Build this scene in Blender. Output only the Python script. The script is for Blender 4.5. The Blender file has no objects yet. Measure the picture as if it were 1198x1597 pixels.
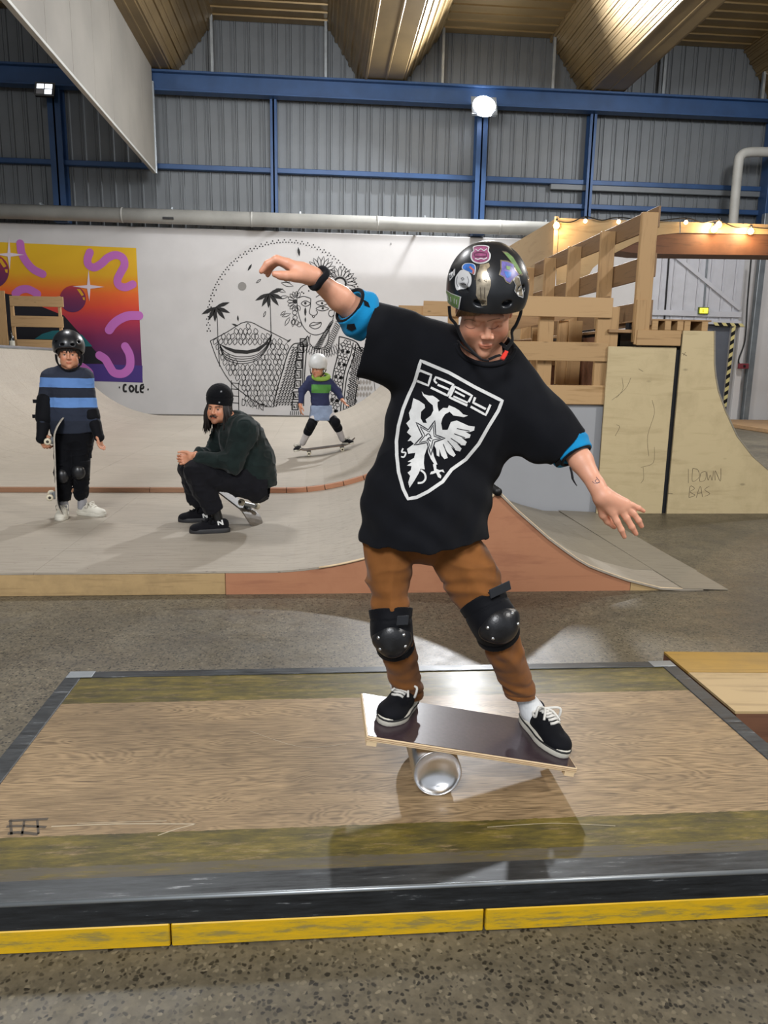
import bpy, bmesh, math, random
import numpy as np
from mathutils import Vector, Matrix, Euler

random.seed(7)
scene = bpy.context.scene
COL = scene.collection
PI = math.pi

# ---------------------------------------------------------------- camera (hand-held phone, 1.38 m above the floor)
FPX = 1160.3
PITCH, YAW, ROLL = (math.radians(a) for a in (11.205, 5.003, 0.941))
CAMH = 1.38
fw = Vector((math.sin(YAW)*math.cos(PITCH), math.cos(YAW)*math.cos(PITCH), -math.sin(PITCH)))
rt = Vector((math.cos(YAW), -math.sin(YAW), 0)); up = rt.cross(fw)
rt, up = rt*math.cos(ROLL)+up*math.sin(ROLL), up*math.cos(ROLL)-rt*math.sin(ROLL)
CAM = Vector((0, 0, CAMH))
cd = bpy.data.cameras.new('camera'); cam = bpy.data.objects.new('camera', cd); COL.objects.link(cam)
m = Matrix((rt, up, -fw)).transposed().to_4x4(); m.translation = CAM
cam.matrix_world = m
cd.sensor_fit = 'VERTICAL'; cd.sensor_height = 24.0; cd.lens = 24.0*FPX/1597.0
cd.clip_start = 0.05; cd.clip_end = 200
scene.camera = cam
scene.view_settings.view_transform = 'Standard'; scene.view_settings.look = 'None'
scene.view_settings.exposure = 0.0; scene.view_settings.gamma = 1.0
scene.view_settings.use_curve_mapping = False

def ray(px, py): return fw + rt*((px-599.0)/FPX) - up*((py-798.5)/FPX)
def atz(px, py, z): d = ray(px, py); return CAM + d*((z-CAMH)/d.z)      # a point of the picture on a level plane
def aty(px, py, y): d = ray(px, py); return CAM + d*(y/d.y)             # ... on a plane facing the hall's depth
def atx(px, py, x): d = ray(px, py); return CAM + d*(x/d.x)

# ---------------------------------------------------------------- light
world = bpy.data.worlds.new('world'); scene.world = world; world.use_nodes = True
bg = world.node_tree.nodes['Background']; bg.inputs[0].default_value = (0.88, 0.93, 1.0, 1); bg.inputs[1].default_value = 0.62

def area_light(name, loc, target, size, power, color=(1, 1, 1), size_y=None, spread=PI):
    l = bpy.data.lights.new(name, 'AREA'); l.energy = power; l.color = color; l.size = size
    if size_y: l.shape = 'RECTANGLE'; l.size_y = size_y
    l.spread = spread
    o = bpy.data.objects.new(name, l); COL.objects.link(o); o.location = loc
    o.rotation_euler = (Vector(target)-Vector(loc)).to_track_quat('-Z', 'Y').to_euler(); return o
# flood lights at the back and right; fill lights are unseen, added for brightness
area_light('flood_light_back', (4.05, 19.05, 7.72), (0.2, 5, 0), 0.42, 1350, (0.95, 0.97, 1.0))
area_light('flood_light_right', (12.5, 13.0, 8.0), (0, 5, 0), 0.6, 420, (1.0, 0.97, 0.92))
area_light('fill_light_roof', (-3.0, 9.0, 8.3), (-2, 10, 0), 1.2, 420, (0.97, 0.98, 1.0))  # unseen overhead light, added for general brightness
area_light('flood_light_roof_near', (6.5, 0.2, 6.0), (0.3, 2.6, 0.3), 0.7, 330, (1.0, 0.97, 0.93))
area_light('fill_light_hall', (-2.5, -5.0, 7.0), (0, 12, 3), 2.5, 900, (0.97, 0.98, 1.0))  # unseen light behind the camera, added as front fill
area_light('fill_light_far', (0.5, 12.5, 6.8), (0, 20, 3.0), 1.5, 260, (0.95, 0.97, 1.0))  # added light with no visible source, aimed at the back wall

area_light('fill_light_door', (9.0, 13.5, 7.6), (11.0, 20, 1.5), 0.8, 230, (0.97, 0.98, 1.0))  # unseen light, added to brighten the white door

# ---------------------------------------------------------------- helpers
def tag(o, label=None, cat=None, group=None, kind=None):
    if label: o['label'] = label
    if cat: o['category'] = cat
    if group: o['group'] = group
    if kind: o['kind'] = kind
    return o
def empty(name, loc=(0, 0, 0), label=None, cat=None, group=None, kind=None):
    o = bpy.data.objects.new(name, None); COL.objects.link(o); o.location = loc; o.empty_display_size = 0.1
    return tag(o, label, cat, group, kind)
def link(name, me, mat=None, parent=None, smooth=False):
    o = bpy.data.objects.new(name, me); COL.objects.link(o)
    if mat is not None and len(me.materials) == 0: me.materials.append(mat)
    if smooth: me.polygons.foreach_set('use_smooth', [True]*len(me.polygons))
    if parent is not None:
        o.parent = parent; o.matrix_parent_inverse = parent_inv(parent)
    return o
def world_of(o):
    m = Matrix.LocRotScale(o.location, o.rotation_euler, o.scale)
    return world_of(o.parent) @ o.matrix_parent_inverse @ m if o.parent else m
def parent_inv(p): return world_of(p).inverted()
def mesh(name, vs, fs, mat=None, parent=None, smooth=False):
    me = bpy.data.meshes.new(name); me.from_pydata([tuple(v) for v in vs], [], fs); me.update()
    return link(name, me, mat, parent, smooth)
def from_bm(name, bm, mat=None, parent=None, smooth=False):
    me = bpy.data.meshes.new(name); bm.normal_update(); bm.to_mesh(me); bm.free(); return link(name, me, mat, parent, smooth)
def bm_box(bm, lo, hi, M=None, bev=0.0):
    lo, hi = Vector(lo), Vector(hi)
    r = bmesh.ops.create_cube(bm, size=1.0); vs = r['verts']
    for v in vs:
        v.co = Vector((lo[i]+(v.co[i]+0.5)*(hi[i]-lo[i]) for i in range(3)))
    if bev > 0:
        es = list({e for v in vs for e in v.link_edges})
        r = bmesh.ops.bevel(bm, geom=es, offset=bev, segments=1, profile=0.5, affect='EDGES', clamp_overlap=True)
        vs = list({v for f in r['faces'] for v in f.verts} | {v for v in vs if v.is_valid})
    if M is not None:
        for v in vs: v.co = M @ v.co
def box(name, lo, hi, mat, parent=None, bev=0.004, M=None):
    bm = bmesh.new(); bm_box(bm, lo, hi, M, bev); return from_bm(name, bm, mat, parent)
def beam(name, a, b, w, h, mat, parent=None, bev=0.003, upv=(0, 0, 1)):
    a, b = Vector(a), Vector(b); d = b-a; L = d.length; x = d.normalized(); u = Vector(upv)
    y = u.cross(x).normalized(); z = x.cross(y)
    M = Matrix((x, y, z)).transposed().to_4x4(); M.translation = (a+b)/2
    return box(name, (-L/2, -w/2, -h/2), (L/2, w/2, h/2), mat, parent, bev, M)
def prism(name, pts, ax, lo, hi, mat, parent=None):
    """polygon pts in the plane across axis ax, from lo to hi along it; ax 'y': pts are (x,z); ax 'x': (y,z); ax 'z': (x,y)"""
    def P(p, t): return {'y': (p[0], t, p[1]), 'x': (t, p[0], p[1]), 'z': (p[0], p[1], t)}[ax]
    bm = bmesh.new(); n = len(pts)
    A = [bm.verts.new(P(p, lo)) for p in pts]; B = [bm.verts.new(P(p, hi)) for p in pts]
    bm.faces.new(A); bm.faces.new(B[::-1])
    for i in range(n): bm.faces.new((A[i], B[i], B[(i+1) % n], A[(i+1) % n]))
    bmesh.ops.recalc_face_normals(bm, faces=bm.faces)
    return from_bm(name, bm, mat, parent)
def sheet(name, prof, y0, y1, th, mat, parent=None, smooth=True):
    """curved board: profile (x,z) extruded from y0 to y1 with thickness th downwards"""
    up_ = list(prof); n = len(up_); vs = []
    low = []
    for i, p in enumerate(up_):
        a = up_[max(i-1, 0)]; b = up_[min(i+1, n-1)]
        t = Vector((b[0]-a[0], b[1]-a[1])).normalized(); low.append((p[0]+t.y*th, p[1]-t.x*th))
    for y in (y0, y1):
        vs += [(p[0], y, p[1]) for p in up_] + [(p[0], y, p[1]) for p in low]
    fs = []; N = 2*n
    for i in range(n-1):
        fs += [(i, i+1, N+i+1, N+i), (n+i+1, n+i, N+n+i, N+n+i+1), (i+1, i, n+i, n+i+1), (N+i, N+i+1, N+n+i+1, N+n+i)]
    fs += [(0, N, N+n, n), (n-1, 2*n-1, N+2*n-1, N+n-1)]
    bm = bmesh.new(); V = [bm.verts.new(v) for v in vs]
    for f in fs: bm.faces.new([V[i] for i in f])
    bmesh.ops.recalc_face_normals(bm, faces=bm.faces)
    o = from_bm(name, bm, mat, parent)
    return o
def catmull(P, n=8, closed=False):
    P = [Vector(p) for p in P]; out = []; N = len(P)
    rng = range(N) if closed else range(N-1)
    for i in rng:
        g = (lambda k: P[k % N]) if closed else (lambda k: P[max(0, min(N-1, k))])
        a, b, c, d = g(i-1), g(i), g(i+1), g(i+2)
        for k in range(n):
            t = k/n
            out.append(0.5*((2*b)+(c-a)*t+(2*a-5*b+4*c-d)*t*t+(3*b-a-3*c+d)*t**3))
    if not closed: out.append(P[-1])
    return out
def bm_tube(bm, pts, r, seg=8, closed=False, flat=1.0):
    pts = [Vector(p) for p in pts]; n = len(pts); rings = []
    rr = r if hasattr(r, '__len__') else [r]*n
    prev = None
    for i, p in enumerate(pts):
        a = pts[(i-1) % n] if (closed or i > 0) else p; b = pts[(i+1) % n] if (closed or i < n-1) else p
        t = (b-a).normalized()
        if prev is None:
            u = t.orthogonal().normalized()
        else:
            u = (prev-t*prev.dot(t)).normalized()
        prev = u; v = t.cross(u)
        rings.append([bm.verts.new(p+(u*math.cos(2*PI*k/seg)+v*math.sin(2*PI*k/seg)*flat)*rr[i]) for k in range(seg)])
    for i in range(n if closed else n-1):
        A, B = rings[i], rings[(i+1) % n]
        for k in range(seg): bm.faces.new((A[k], A[(k+1) % seg], B[(k+1) % seg], B[k]))
    if not closed:
        bm.faces.new(rings[0][::-1]); bm.faces.new(rings[-1])
def tube(name, pts, r, mat, parent=None, seg=8, closed=False, flat=1.0):
    bm = bmesh.new(); bm_tube(bm, pts, r, seg, closed, flat)
    bmesh.ops.recalc_face_normals(bm, faces=bm.faces)
    return from_bm(name, bm, mat, parent, True)
def bm_lathe(bm, prof, seg=24, M=None):
    """profile (r, z) spun about z"""
    rings = []
    for r, z in prof:
        if r < 1e-6:
            v = bm.verts.new((0, 0, z)); rings.append([v])
        else: rings.append([bm.verts.new((r*math.cos(2*PI*k/seg), r*math.sin(2*PI*k/seg), z)) for k in range(seg)])
    for A, B in zip(rings, rings[1:]):
        for k in range(seg):
            a, b = A[k % len(A)], A[(k+1) % len(A)]; c, d = B[(k+1) % len(B)], B[k % len(B)]
            q = []
            for v in (a, b, c, d):
                if v not in q: q.append(v)
            if len(q) > 2: bm.faces.new(q)
    if M is not None:
        for R in rings:
            for v in R: v.co = M @ v.co
def lathe(name, prof, mat, parent=None, seg=24, M=None):
    bm = bmesh.new(); bm_lathe(bm, prof, seg, M); bmesh.ops.recalc_face_normals(bm, faces=bm.faces)
    return from_bm(name, bm, mat, parent, True)
def frame(o, z, x=None):
    """matrix with local z along z, x near x, origin o"""
    z = Vector(z).normalized(); x = Vector(x) if x is not None else z.orthogonal()
    x = (x-z*x.dot(z)).normalized(); y = z.cross(x)
    M = Matrix((x, y, z)).transposed().to_4x4(); M.translation = Vector(o); return M

# ---------------------------------------------------------------- materials
def new_mat(name):
    m = bpy.data.materials.new(name); m.use_nodes = True
    nt = m.node_tree; b = nt.nodes['Principled BSDF']; return m, nt, b
def lin(c):
    if isinstance(c, str):
        c = [int(c[i:i+2], 16)/255 for i in (0, 2, 4)]
        c = [x/12.92 if x <= 0.04045 else ((x+0.055)/1.055)**2.4 for x in c]
    return (c[0], c[1], c[2], 1)
def node(nt, t, **kw):
    n = nt.nodes.new(t)
    for k, v in kw.items(): setattr(n, k, v)
    return n
def coords(nt, scale=(1, 1, 1), rot=(0, 0, 0), kind='Object'):
    tc = node(nt, 'ShaderNodeTexCoord'); mp = node(nt, 'ShaderNodeMapping')
    mp.inputs['Scale'].default_value = scale; mp.inputs['Rotation'].default_value = rot
    nt.links.new(tc.outputs[kind], mp.inputs['Vector']); return mp.outputs[0]
def noise(nt, vec, scale, detail=4, rough=0.55, dist=0.0):
    n = node(nt, 'ShaderNodeTexNoise'); n.inputs['Scale'].default_value = scale; n.inputs['Detail'].default_value = detail
    n.inputs['Roughness'].default_value = rough; n.inputs['Distortion'].default_value = dist
    nt.links.new(vec, n.inputs['Vector']); return n.outputs['Fac']
def ramp(nt, fac, stops):
    r = node(nt, 'ShaderNodeValToRGB'); e = r.color_ramp.elements
    while len(e) < len(stops): e.new(0.5)
    for k, (p, c) in enumerate(stops):
        e[k].position = p; e[k].color = lin(c) if isinstance(c, str) or len(c) == 3 else c
    nt.links.new(fac, r.inputs[0]); return r.outputs[0]
def mix(nt, fac, a, b, mode='MIX'):
    n = node(nt, 'ShaderNodeMix'); n.data_type = 'RGBA'; n.blend_type = mode
    for v, i in ((fac, 0), (a, 6), (b, 7)):
        if hasattr(v, 'is_output') or isinstance(v, bpy.types.NodeSocket): nt.links.new(v, n.inputs[i])
        elif i == 0: n.inputs[0].default_value = v
        else: n.inputs[i].default_value = lin(v)
    return n.outputs[2]
def math_n(nt, op, a, b=0.0, c=None):
    n = node(nt, 'ShaderNodeMath', operation=op)
    for v, i in ((a, 0), (b, 1), (c, 2)):
        if v is None: continue
        if isinstance(v, bpy.types.NodeSocket): nt.links.new(v, n.inputs[i])
        else: n.inputs[i].default_value = v
    return n.outputs[0]
def bump(nt, b, h, strength=0.3, dist=0.01):
    n = node(nt, 'ShaderNodeBump'); n.inputs['Strength'].default_value = strength; n.inputs['Distance'].default_value = dist
    nt.links.new(h, n.inputs['Height']); nt.links.new(n.outputs[0], b.inputs['Normal'])
def plain(name, c, rough=0.6, metal=0.0, var=0.12, scale=8.0, bmp=0.0, spec=0.5, coat=0.0):
    """one colour with soft mottling and a little relief"""
    m, nt, b = new_mat(name); c = lin(c)
    v = coords(nt); f = noise(nt, v, scale, 5)
    lo = tuple(x*(1-var) for x in c[:3]); hi = tuple(min(1, x*(1+var)) for x in c[:3])
    nt.links.new(ramp(nt, f, [(0.3, lo), (0.7, hi)]), b.inputs['Base Color'])
    b.inputs['Roughness'].default_value = rough; b.inputs['Metallic'].default_value = metal
    b.inputs['Specular IOR Level'].default_value = spec; b.inputs['Coat Weight'].default_value = coat
    if bmp: bump(nt, b, noise(nt, v, scale*6, 3), bmp, 0.004)
    return m
def wood(name, c1, c2, axis='x', grain=6.0, rough=0.5, wear=None, knots=True, bmp=0.15, stain=0.0, stretch=14.0):
    """grain lines along axis, with broad tone, knots and optional dirt"""
    m, nt, b = new_mat(name)
    sc = {'x': (1, stretch, stretch), 'y': (stretch, 1, stretch), 'z': (stretch, stretch, 1)}[axis]
    v = coords(nt, sc); f1 = noise(nt, v, grain*0.35, 6, 0.6, 0.6)
    f2 = noise(nt, coords(nt), 1.3, 3)
    f = math_n(nt, 'ADD', math_n(nt, 'MULTIPLY', f1, 0.75), math_n(nt, 'MULTIPLY', f2, 0.25))
    col = ramp(nt, f, [(0.30, c2), (0.47, c1), (0.60, c1), (0.72, c2)])
    if knots:
        vo = node(nt, 'ShaderNodeTexVoronoi'); vo.inputs['Scale'].default_value = 2.2
        sk = {'x': (1, 2.2, 2.2), 'y': (2.2, 1, 2.2), 'z': (2.2, 2.2, 1)}[axis]
        nt.links.new(coords(nt, sk), vo.inputs['Vector'])
        k = ramp(nt, vo.outputs['Distance'], [(0.03, (1, 1, 1)), (0.075, (0, 0, 0))])
        col = mix(nt, math_n(nt, 'MULTIPLY', k, 0.55), col, tuple(x*0.35 for x in lin(c2)[:3]))
    if stain:
        s = ramp(nt, noise(nt, coords(nt), 2.6, 6, 0.7), [(0.48, (0, 0, 0)), (0.72, (1, 1, 1))])
        col = mix(nt, math_n(nt, 'MULTIPLY', s, stain), col, wear or '6d665c')
    nt.links.new(col, b.inputs['Base Color']); b.inputs['Roughness'].default_value = rough
    bump(nt, b, f1, bmp, 0.003); return m
def flat(name, c, rough=0.7):
    m, nt, b = new_mat(name); b.inputs['Base Color'].default_value = lin(c); b.inputs['Roughness'].default_value = rough; return m
def glow(name, c, strength):
    m, nt, b = new_mat(name); b.inputs['Base Color'].default_value = lin(c)
    b.inputs['Emission Color'].default_value = lin(c); b.inputs['Emission Strength'].default_value = strength; return m

def floor_mat():
    m, nt, b = new_mat('ground concrete with aggregate'); v = coords(nt)
    vo = node(nt, 'ShaderNodeTexVoronoi'); vo.inputs['Scale'].default_value = 78; vo.inputs['Randomness'].default_value = 1
    wv = node(nt, 'ShaderNodeVectorMath', operation='ADD')
    nz = node(nt, 'ShaderNodeTexNoise'); nz.inputs['Scale'].default_value = 45; nt.links.new(v, nz.inputs['Vector'])
    sc = node(nt, 'ShaderNodeVectorMath', operation='SCALE'); sc.inputs['Scale'].default_value = 0.022
    nt.links.new(nz.outputs['Color'], sc.inputs[0]); nt.links.new(v, wv.inputs[0]); nt.links.new(sc.outputs[0], wv.inputs[1])
    nt.links.new(wv.outputs[0], vo.inputs['Vector'])
    bw = node(nt, 'ShaderNodeSeparateColor'); nt.links.new(vo.outputs['Color'], bw.inputs[0])
    stones = ramp(nt, bw.outputs[0], [(0.0, '24211c'), (0.22, '3b372e'), (0.5, '575144'), (0.8, '6f6755'), (1.0, '8a806a')])
    inside = ramp(nt, vo.outputs['Distance'], [(0.34, (1, 1, 1)), (0.52, (0, 0, 0))])
    cement = ramp(nt, noise(nt, v, 30, 4), [(0.3, '5d5646'), (0.7, '776e5b')])
    col = mix(nt, inside, cement, stones)
    big = ramp(nt, noise(nt, v, 0.9, 5, 0.65), [(0.35, (0.55, 0.55, 0.56)), (0.62, (0.95, 0.95, 0.95))])
    col = mix(nt, 1.0, col, big, 'MULTIPLY')
    stain = ramp(nt, noise(nt, coords(nt, (1, 1.6, 1)), 2.1, 6, 0.6), [(0.56, (0, 0, 0)), (0.70, (1, 1, 1))])
    col = mix(nt, math_n(nt, 'MULTIPLY', stain, 0.45), col, '3a3430')
    nt.links.new(col, b.inputs['Base Color'])
    nt.links.new(math_n(nt, 'ADD', math_n(nt, 'MULTIPLY', noise(nt, v, 7, 4), 0.35), 0.28), b.inputs['Roughness'])
    bump(nt, b, vo.outputs['Distance'], 0.08, 0.002); return m
M_floor = floor_mat()

def ply_surface(name, base='b9b09f', dark='8c8375', mark='5c554c', rough=0.5, dirt=0.75):
    m, nt, b = new_mat(name); v = coords(nt)
    g = noise(nt, coords(nt, (1, 16, 16)), 3.0, 5, 0.6, 0.8)
    col = ramp(nt, g, [(0.30, dark), (0.5, base), (0.75, base)])
    big = noise(nt, v, 0.7, 6, 0.65)
    col = mix(nt, math_n(nt, 'MULTIPLY', ramp(nt, big, [(0.42, (0, 0, 0)), (0.68, (1, 1, 1))]), dirt*0.6), col, dark)
    sc = ramp(nt, noise(nt, coords(nt, (2.2, 9, 9), (0, 0, 0.5)), 5, 8, 0.75), [(0.61, (0, 0, 0)), (0.68, (1, 1, 1))])
    col = mix(nt, math_n(nt, 'MULTIPLY', sc, dirt), col, mark)
    sp = ramp(nt, noise(nt, v, 38, 2), [(0.72, (0, 0, 0)), (0.76, (1, 1, 1))])
    col = mix(nt, math_n(nt, 'MULTIPLY', sp, 0.6), col, mark)
    nt.links.new(col, b.inputs['Base Color']); b.inputs['Roughness'].default_value = rough
    bump(nt, b, g, 0.06, 0.002); return m
M_ramp = ply_surface('ramp plywood grey beige', 'a59c8e', '8d8477')
M_ramp2 = ply_surface('ramp plywood side bank', '8f8778', '777063', dirt=0.6)
M_side_orange = wood('side plywood reddish', 'ad7858', '946148', 'x', 5, 0.55, '8a5236', False, 0.1, 0.3, 9)
M_pale = wood('pale plank with scuffs', 'b09468', '8c7450', 'x', 7, 0.55, '6f5d40', True, 0.12, 0.5)
M_birch = wood('birch plywood edge', 'd9c09a', 'bd9f76', 'x', 8, 0.5, None, False, 0.1)
M_pine = wood('pine board', 'b08e62', '8a6b45', 'x', 6, 0.6)
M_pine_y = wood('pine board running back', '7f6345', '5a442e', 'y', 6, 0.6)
M_pine_z = wood('pine post', 'ae8c60', '8c6d47', 'z', 6, 0.6)
M_pine_w = wood('weathered pine board', '9b7b56', '6d5236', 'x', 6, 0.65, '5a4a3a', True, 0.15, 0.5)
M_brown = wood('dark brown plywood', '6e4a35', '4b3124', 'x', 5, 0.6, '3c281e', False, 0.1, 0.4)
M_plyz = wood('quarter pipe side plywood', 'c4b28a', 'ad9a74', 'x', 4, 0.6, '8d7b58', True, 0.06, 0.35, 7)
M_lip = wood('lip strip wood', '8c664a', '6a4a35', 'x', 6, 0.5, None, False)
M_whitewall = plain('white masonry paint', 'cfccca', 0.75, 0, 0.05, 1.2, 0.05)
M_clad = plain('grey profiled steel cladding', '6c7073', 0.5, 0.25, 0.10, 1.5, 0.0)
M_clad2 = plain('grey profiled steel rib', '6d7276', 0.5, 0.25, 0.10, 1.5, 0.0)
M_blue = plain('blue painted steel', '2b4870', 0.45, 0.2, 0.15, 2.5)
M_pipe = plain('grey beige lagged pipe', 'a5a49e', 0.55, 0.0, 0.12, 2.0)
M_curtain = plain('beige hanging board', '78736a', 0.7, 0, 0.12, 0.8, 0.05)
M_roof = plain('ochre painted roof sheet', '7c6743', 0.38, 0.45, 0.15, 1.2)
M_white = plain('white painted steel', 'c3c3c8', 0.6, 0.0, 0.07, 3)
M_zinc = plain('zinc flashing', '9aa0a4', 0.4, 0.7, 0.15, 4)
M_black = flat('black paint', '0c0c0d', 0.5)
M_dark = flat('dark opening', '15161a', 0.9)
# ================================================================ SETTING
WY = 20.0                       # back wall
floor = mesh('floor', [(-16, -6, 0), (18, -6, 0), (18, 22, 0), (-16, 22, 0)], [(0, 1, 2, 3)], M_floor); tag(floor, kind='structure')
ZT = aty(300, 356, WY).z        # top of the white masonry wall
ZB = aty(600, 133, WY).z        # top of the blue beam
ZR = aty(600, 40, WY).z         # flat roof
X_door0 = aty(1010, 450, WY).x; X_door1 = aty(1155, 450, WY).x
wb = box('wall_back', (-15, WY, 0), (16, WY+0.35, ZT), M_whitewall, None, 0.02); tag(wb, kind='structure')
# upper wall: individual steel cladding trays, each a pan with two ribs at its edge
wu = empty('wall_back_upper', (0, WY+0.25, ZT), kind='structure')
PW = 0.335
def tray_mesh(h):
    prof = [(0, 0), (0.02, 0), (0.035, -0.035), (0.06, -0.035), (0.075, 0), (0.26, 0), (0.27, -0.02), (0.29, -0.02), (0.30, 0), (PW-0.004, 0)]
    vs = [(x, y, z) for z in (0, h) for x, y in prof]; n = len(prof)
    fs = [(i, i+1, n+i+1, n+i) for i in range(n-1)]
    me = bpy.data.meshes.new('cladding_panel'); me.from_pydata(vs, [], fs); me.update(); me.materials.append(M_clad); return me
me1 = tray_mesh(ZR-ZT+0.4)
back = box('backing_sheet', (-15, WY+0.32, ZT), (16, WY+0.36, ZR+0.6), M_dark, wu, 0)
for i in range(90):
    x = -14.5+i*PW
    o = link('cladding_panel', me1, None, wu)
    o.location = Vector((x, WY+0.24+random.uniform(-.004, .004), ZT-0.3)) ; o.matrix_parent_inverse = parent_inv(wu)
# side walls well outside the picture, same cladding colour
tag(box('wall_left', (-15.3, -6, 0), (-15, 22, ZR+0.5), M_clad, None, 0), kind='structure')
tag(box('wall_right', (17, -6, 0), (17.3, 22, ZR+0.5), M_clad, None, 0), kind='structure')
# blue steel: main beam, girts and posts
bm = bmesh.new(); bh = 0.42
xb0 = aty(232, 130, WY-0.3).x
for (x0, x1) in ((xb0, 17), (-15, xb0-0.15)):
    bm_box(bm, (x0, WY-0.35, ZB-0.05), (x1, WY-0.05, ZB), None, 0.004)
    bm_box(bm, (x0, WY-0.22, ZB-bh), (x1, WY-0.19, ZB), None, 0)
    bm_box(bm, (x0, WY-0.35, ZB-bh-0.04), (x1, WY-0.05, ZB-bh), None, 0.004)
tag(from_bm('trim_1', bm, M_blue), kind='structure')
Zg = aty(500, 268, WY).z
bm = bmesh.new(); bm_box(bm, (-15, WY+0.02, Zg-0.06), (17, WY+0.18, Zg+0.06), None, 0.01)
tag(from_bm('trim_2', bm, M_blue), kind='structure')
Zg2 = aty(980, 324, WY).z
bm = bmesh.new(); bm_box(bm, (aty(755, 320, WY).x, WY+0.02, Zg2-0.06), (17, WY+0.18, Zg2+0.06), None, 0.01)
tag(from_bm('trim_3', bm, M_blue), kind='structure')
k = 4
for px, w, d in ((90, 0.30, 0.34), (427, 0.16, 0.16), (750, 0.27, 0.34), (923, 0.17, 0.16)):
    c = aty(px, 220, WY-0.05).x; bm = bmesh.new()
    zt_ = ZB-bh if px != 90 else ZB+0.05
    bm_box(bm, (c-w/2, WY-0.02-d*0.5, ZT+0.15), (c-w/2+w, WY+0.0-d*0.5, zt_), None, 0)
    bm_box(bm, (c-0.02, WY-0.02-d*0.5, ZT+0.15), (c+0.02, WY+0.2, zt_), None, 0)
    bm_box(bm, (c-w/2, WY+0.17, ZT+0.15), (c+w/2, WY+0.2, zt_), None, 0)
    if d > .2: bm_box(bm, (c-w/2-0.03, WY-0.2, ZT+0.02), (c+w/2+0.03, WY+0.1, ZT+0.14), None, 0.02)
    tag(from_bm('trim_%d' % k, bm, M_blue), kind='structure'); k += 1
# white girt lower right and vertical zinc flashings from beam to roof
zz = aty(980, 293, WY).z
tag(box('trim_8', (aty(860, 290, WY).x, WY+0.05, zz-0.09), (16.8, WY+0.16, zz+0.09), M_clad, None, 0.01), kind='structure')
k = 9
for px in (331, 508, 691, 864, 1038, 1195):
    c = aty(px, 90, WY-0.1)
    tag(box('trim_%d' % k, (c.x-0.035, WY-0.14, ZB+0.01), (c.x+0.035, WY-0.06, ZR+0.1), M_zinc, None, 0.005), kind='structure'); k += 1

# ceiling: folded roof, flat bays between hanging V-shaped troughs, each board a strip of its own
ceil = empty('ceiling', (0, 14, ZR), kind='structure')
tr = []
for (a, b, c, d) in ((174, 232, 268, 333), (511, 565, 626, 692), (862, 915, 966, 1040)):
    tr.append((aty(a, 38, WY).x, aty(b, 118, WY).x, aty(c, 122, WY).x, aty(d, 42, WY).x))
per = tr[1][0]-tr[0][0]
tr = [tuple(v-per for v in tr[0])]+tr+[tuple(v+per for v in tr[2]), tuple(v+2*per for v in tr[2])]
ZL = ZB+0.02; Y0, Y1 = 8.0, WY+0.2
def strip(a, b, y0, y1, name='roof_sheet'):
    """long sheet between profile points a and b with a raised rib along one side"""
    a, b = Vector((a[0], 0, a[1])), Vector((b[0], 0, b[1])); t = (b-a).normalized(); L = (b-a).length
    n = Vector((t.z, 0, -t.x))
    if n.z > 0: n = -n
    P = [a, a+t*0.03+n*0.0, a+t*0.05+n*0.035, a+t*0.10+n*0.035, a+t*0.12, a+t*(L*0.55), a+t*(L*0.55+0.015)+n*0.012, a+t*(L*0.55+0.05)+n*0.012, a+t*(L*0.55+0.065), b]
    vs = [(p.x, y, p.z) for y in (y0, y1) for p in P]; m_ = len(P)
    mesh(name, vs, [(i, i+1, m_+i+1, m_+i) for i in range(m_-1)], M_roof, ceil)
for i, (a, b, c, d) in enumerate(tr):
    for (p, q, n_) in (((a, ZR), (b, ZL), 5), ((b, ZL), (c, ZL), 1), ((c, ZL), (d, ZR), 5)):
        for j in range(n_):
            s, e = j/n_, (j+1)/n_
            strip((p[0]+(q[0]-p[0])*s, p[1]+(q[1]-p[1])*s), (p[0]+(q[0]-p[0])*e, p[1]+(q[1]-p[1])*e), Y0, Y1)
    if i < len(tr)-1:
        x0, x1 = d, tr[i+1][0]; me = None
        for j in range(30):
            y = Y1-0.4*(j+1)
            if me is None:
                prof = [(0, 0), (0.04, 0), (0.055, -0.03), (0.10, -0.03), (0.115, 0), (0.4, 0)]
                vs = [(x, q, z) for x in (0, x1-x0) for q, z in prof]; n_ = len(prof)
                me = bpy.data.meshes.new('roof_panel'); me.from_pydata(vs, [], [(n_+i2, n_+i2+1, i2+1, i2) for i2 in range(n_-1)]); me.materials.append(M_roof)
            o = link('roof_panel', me, None, ceil); o.location = (x0, y, ZR)
tag(box('trim_20', (-15.2, -6, ZR+0.15), (17.2, WY+0.5, ZR+0.3), M_roof, None, 0), kind='structure')

# hanging smoke curtain, a vertical board wall running back to the wall
cur = empty('smoke_curtain', (aty(240, 200, WY-0.6).x, 10, 7), 'long beige vertical board wall hanging from the roof, running back to the steel wall', 'partition')
xc = aty(240, 200, WY-0.4).x; zc0 = aty(244, 267, WY-0.4).z; zc1 = ZB+0.12
for j in range(12):
    y1 = WY-0.4-j*1.22; box('board', (xc-0.06, y1-1.212, zc0), (xc, y1, zc1), M_curtain, cur, 0.004)
box('bottom_edge', (xc-0.075, WY-0.4-12*1.22, zc0-0.05), (xc+0.012, WY-0.39, zc0), M_pipe, cur, 0.004)
box('end_flashing', (xc-0.075, WY-0.4, zc0-0.05), (xc+0.03, WY-0.32, zc1-0.4), M_zinc, cur, 0.004)

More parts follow.
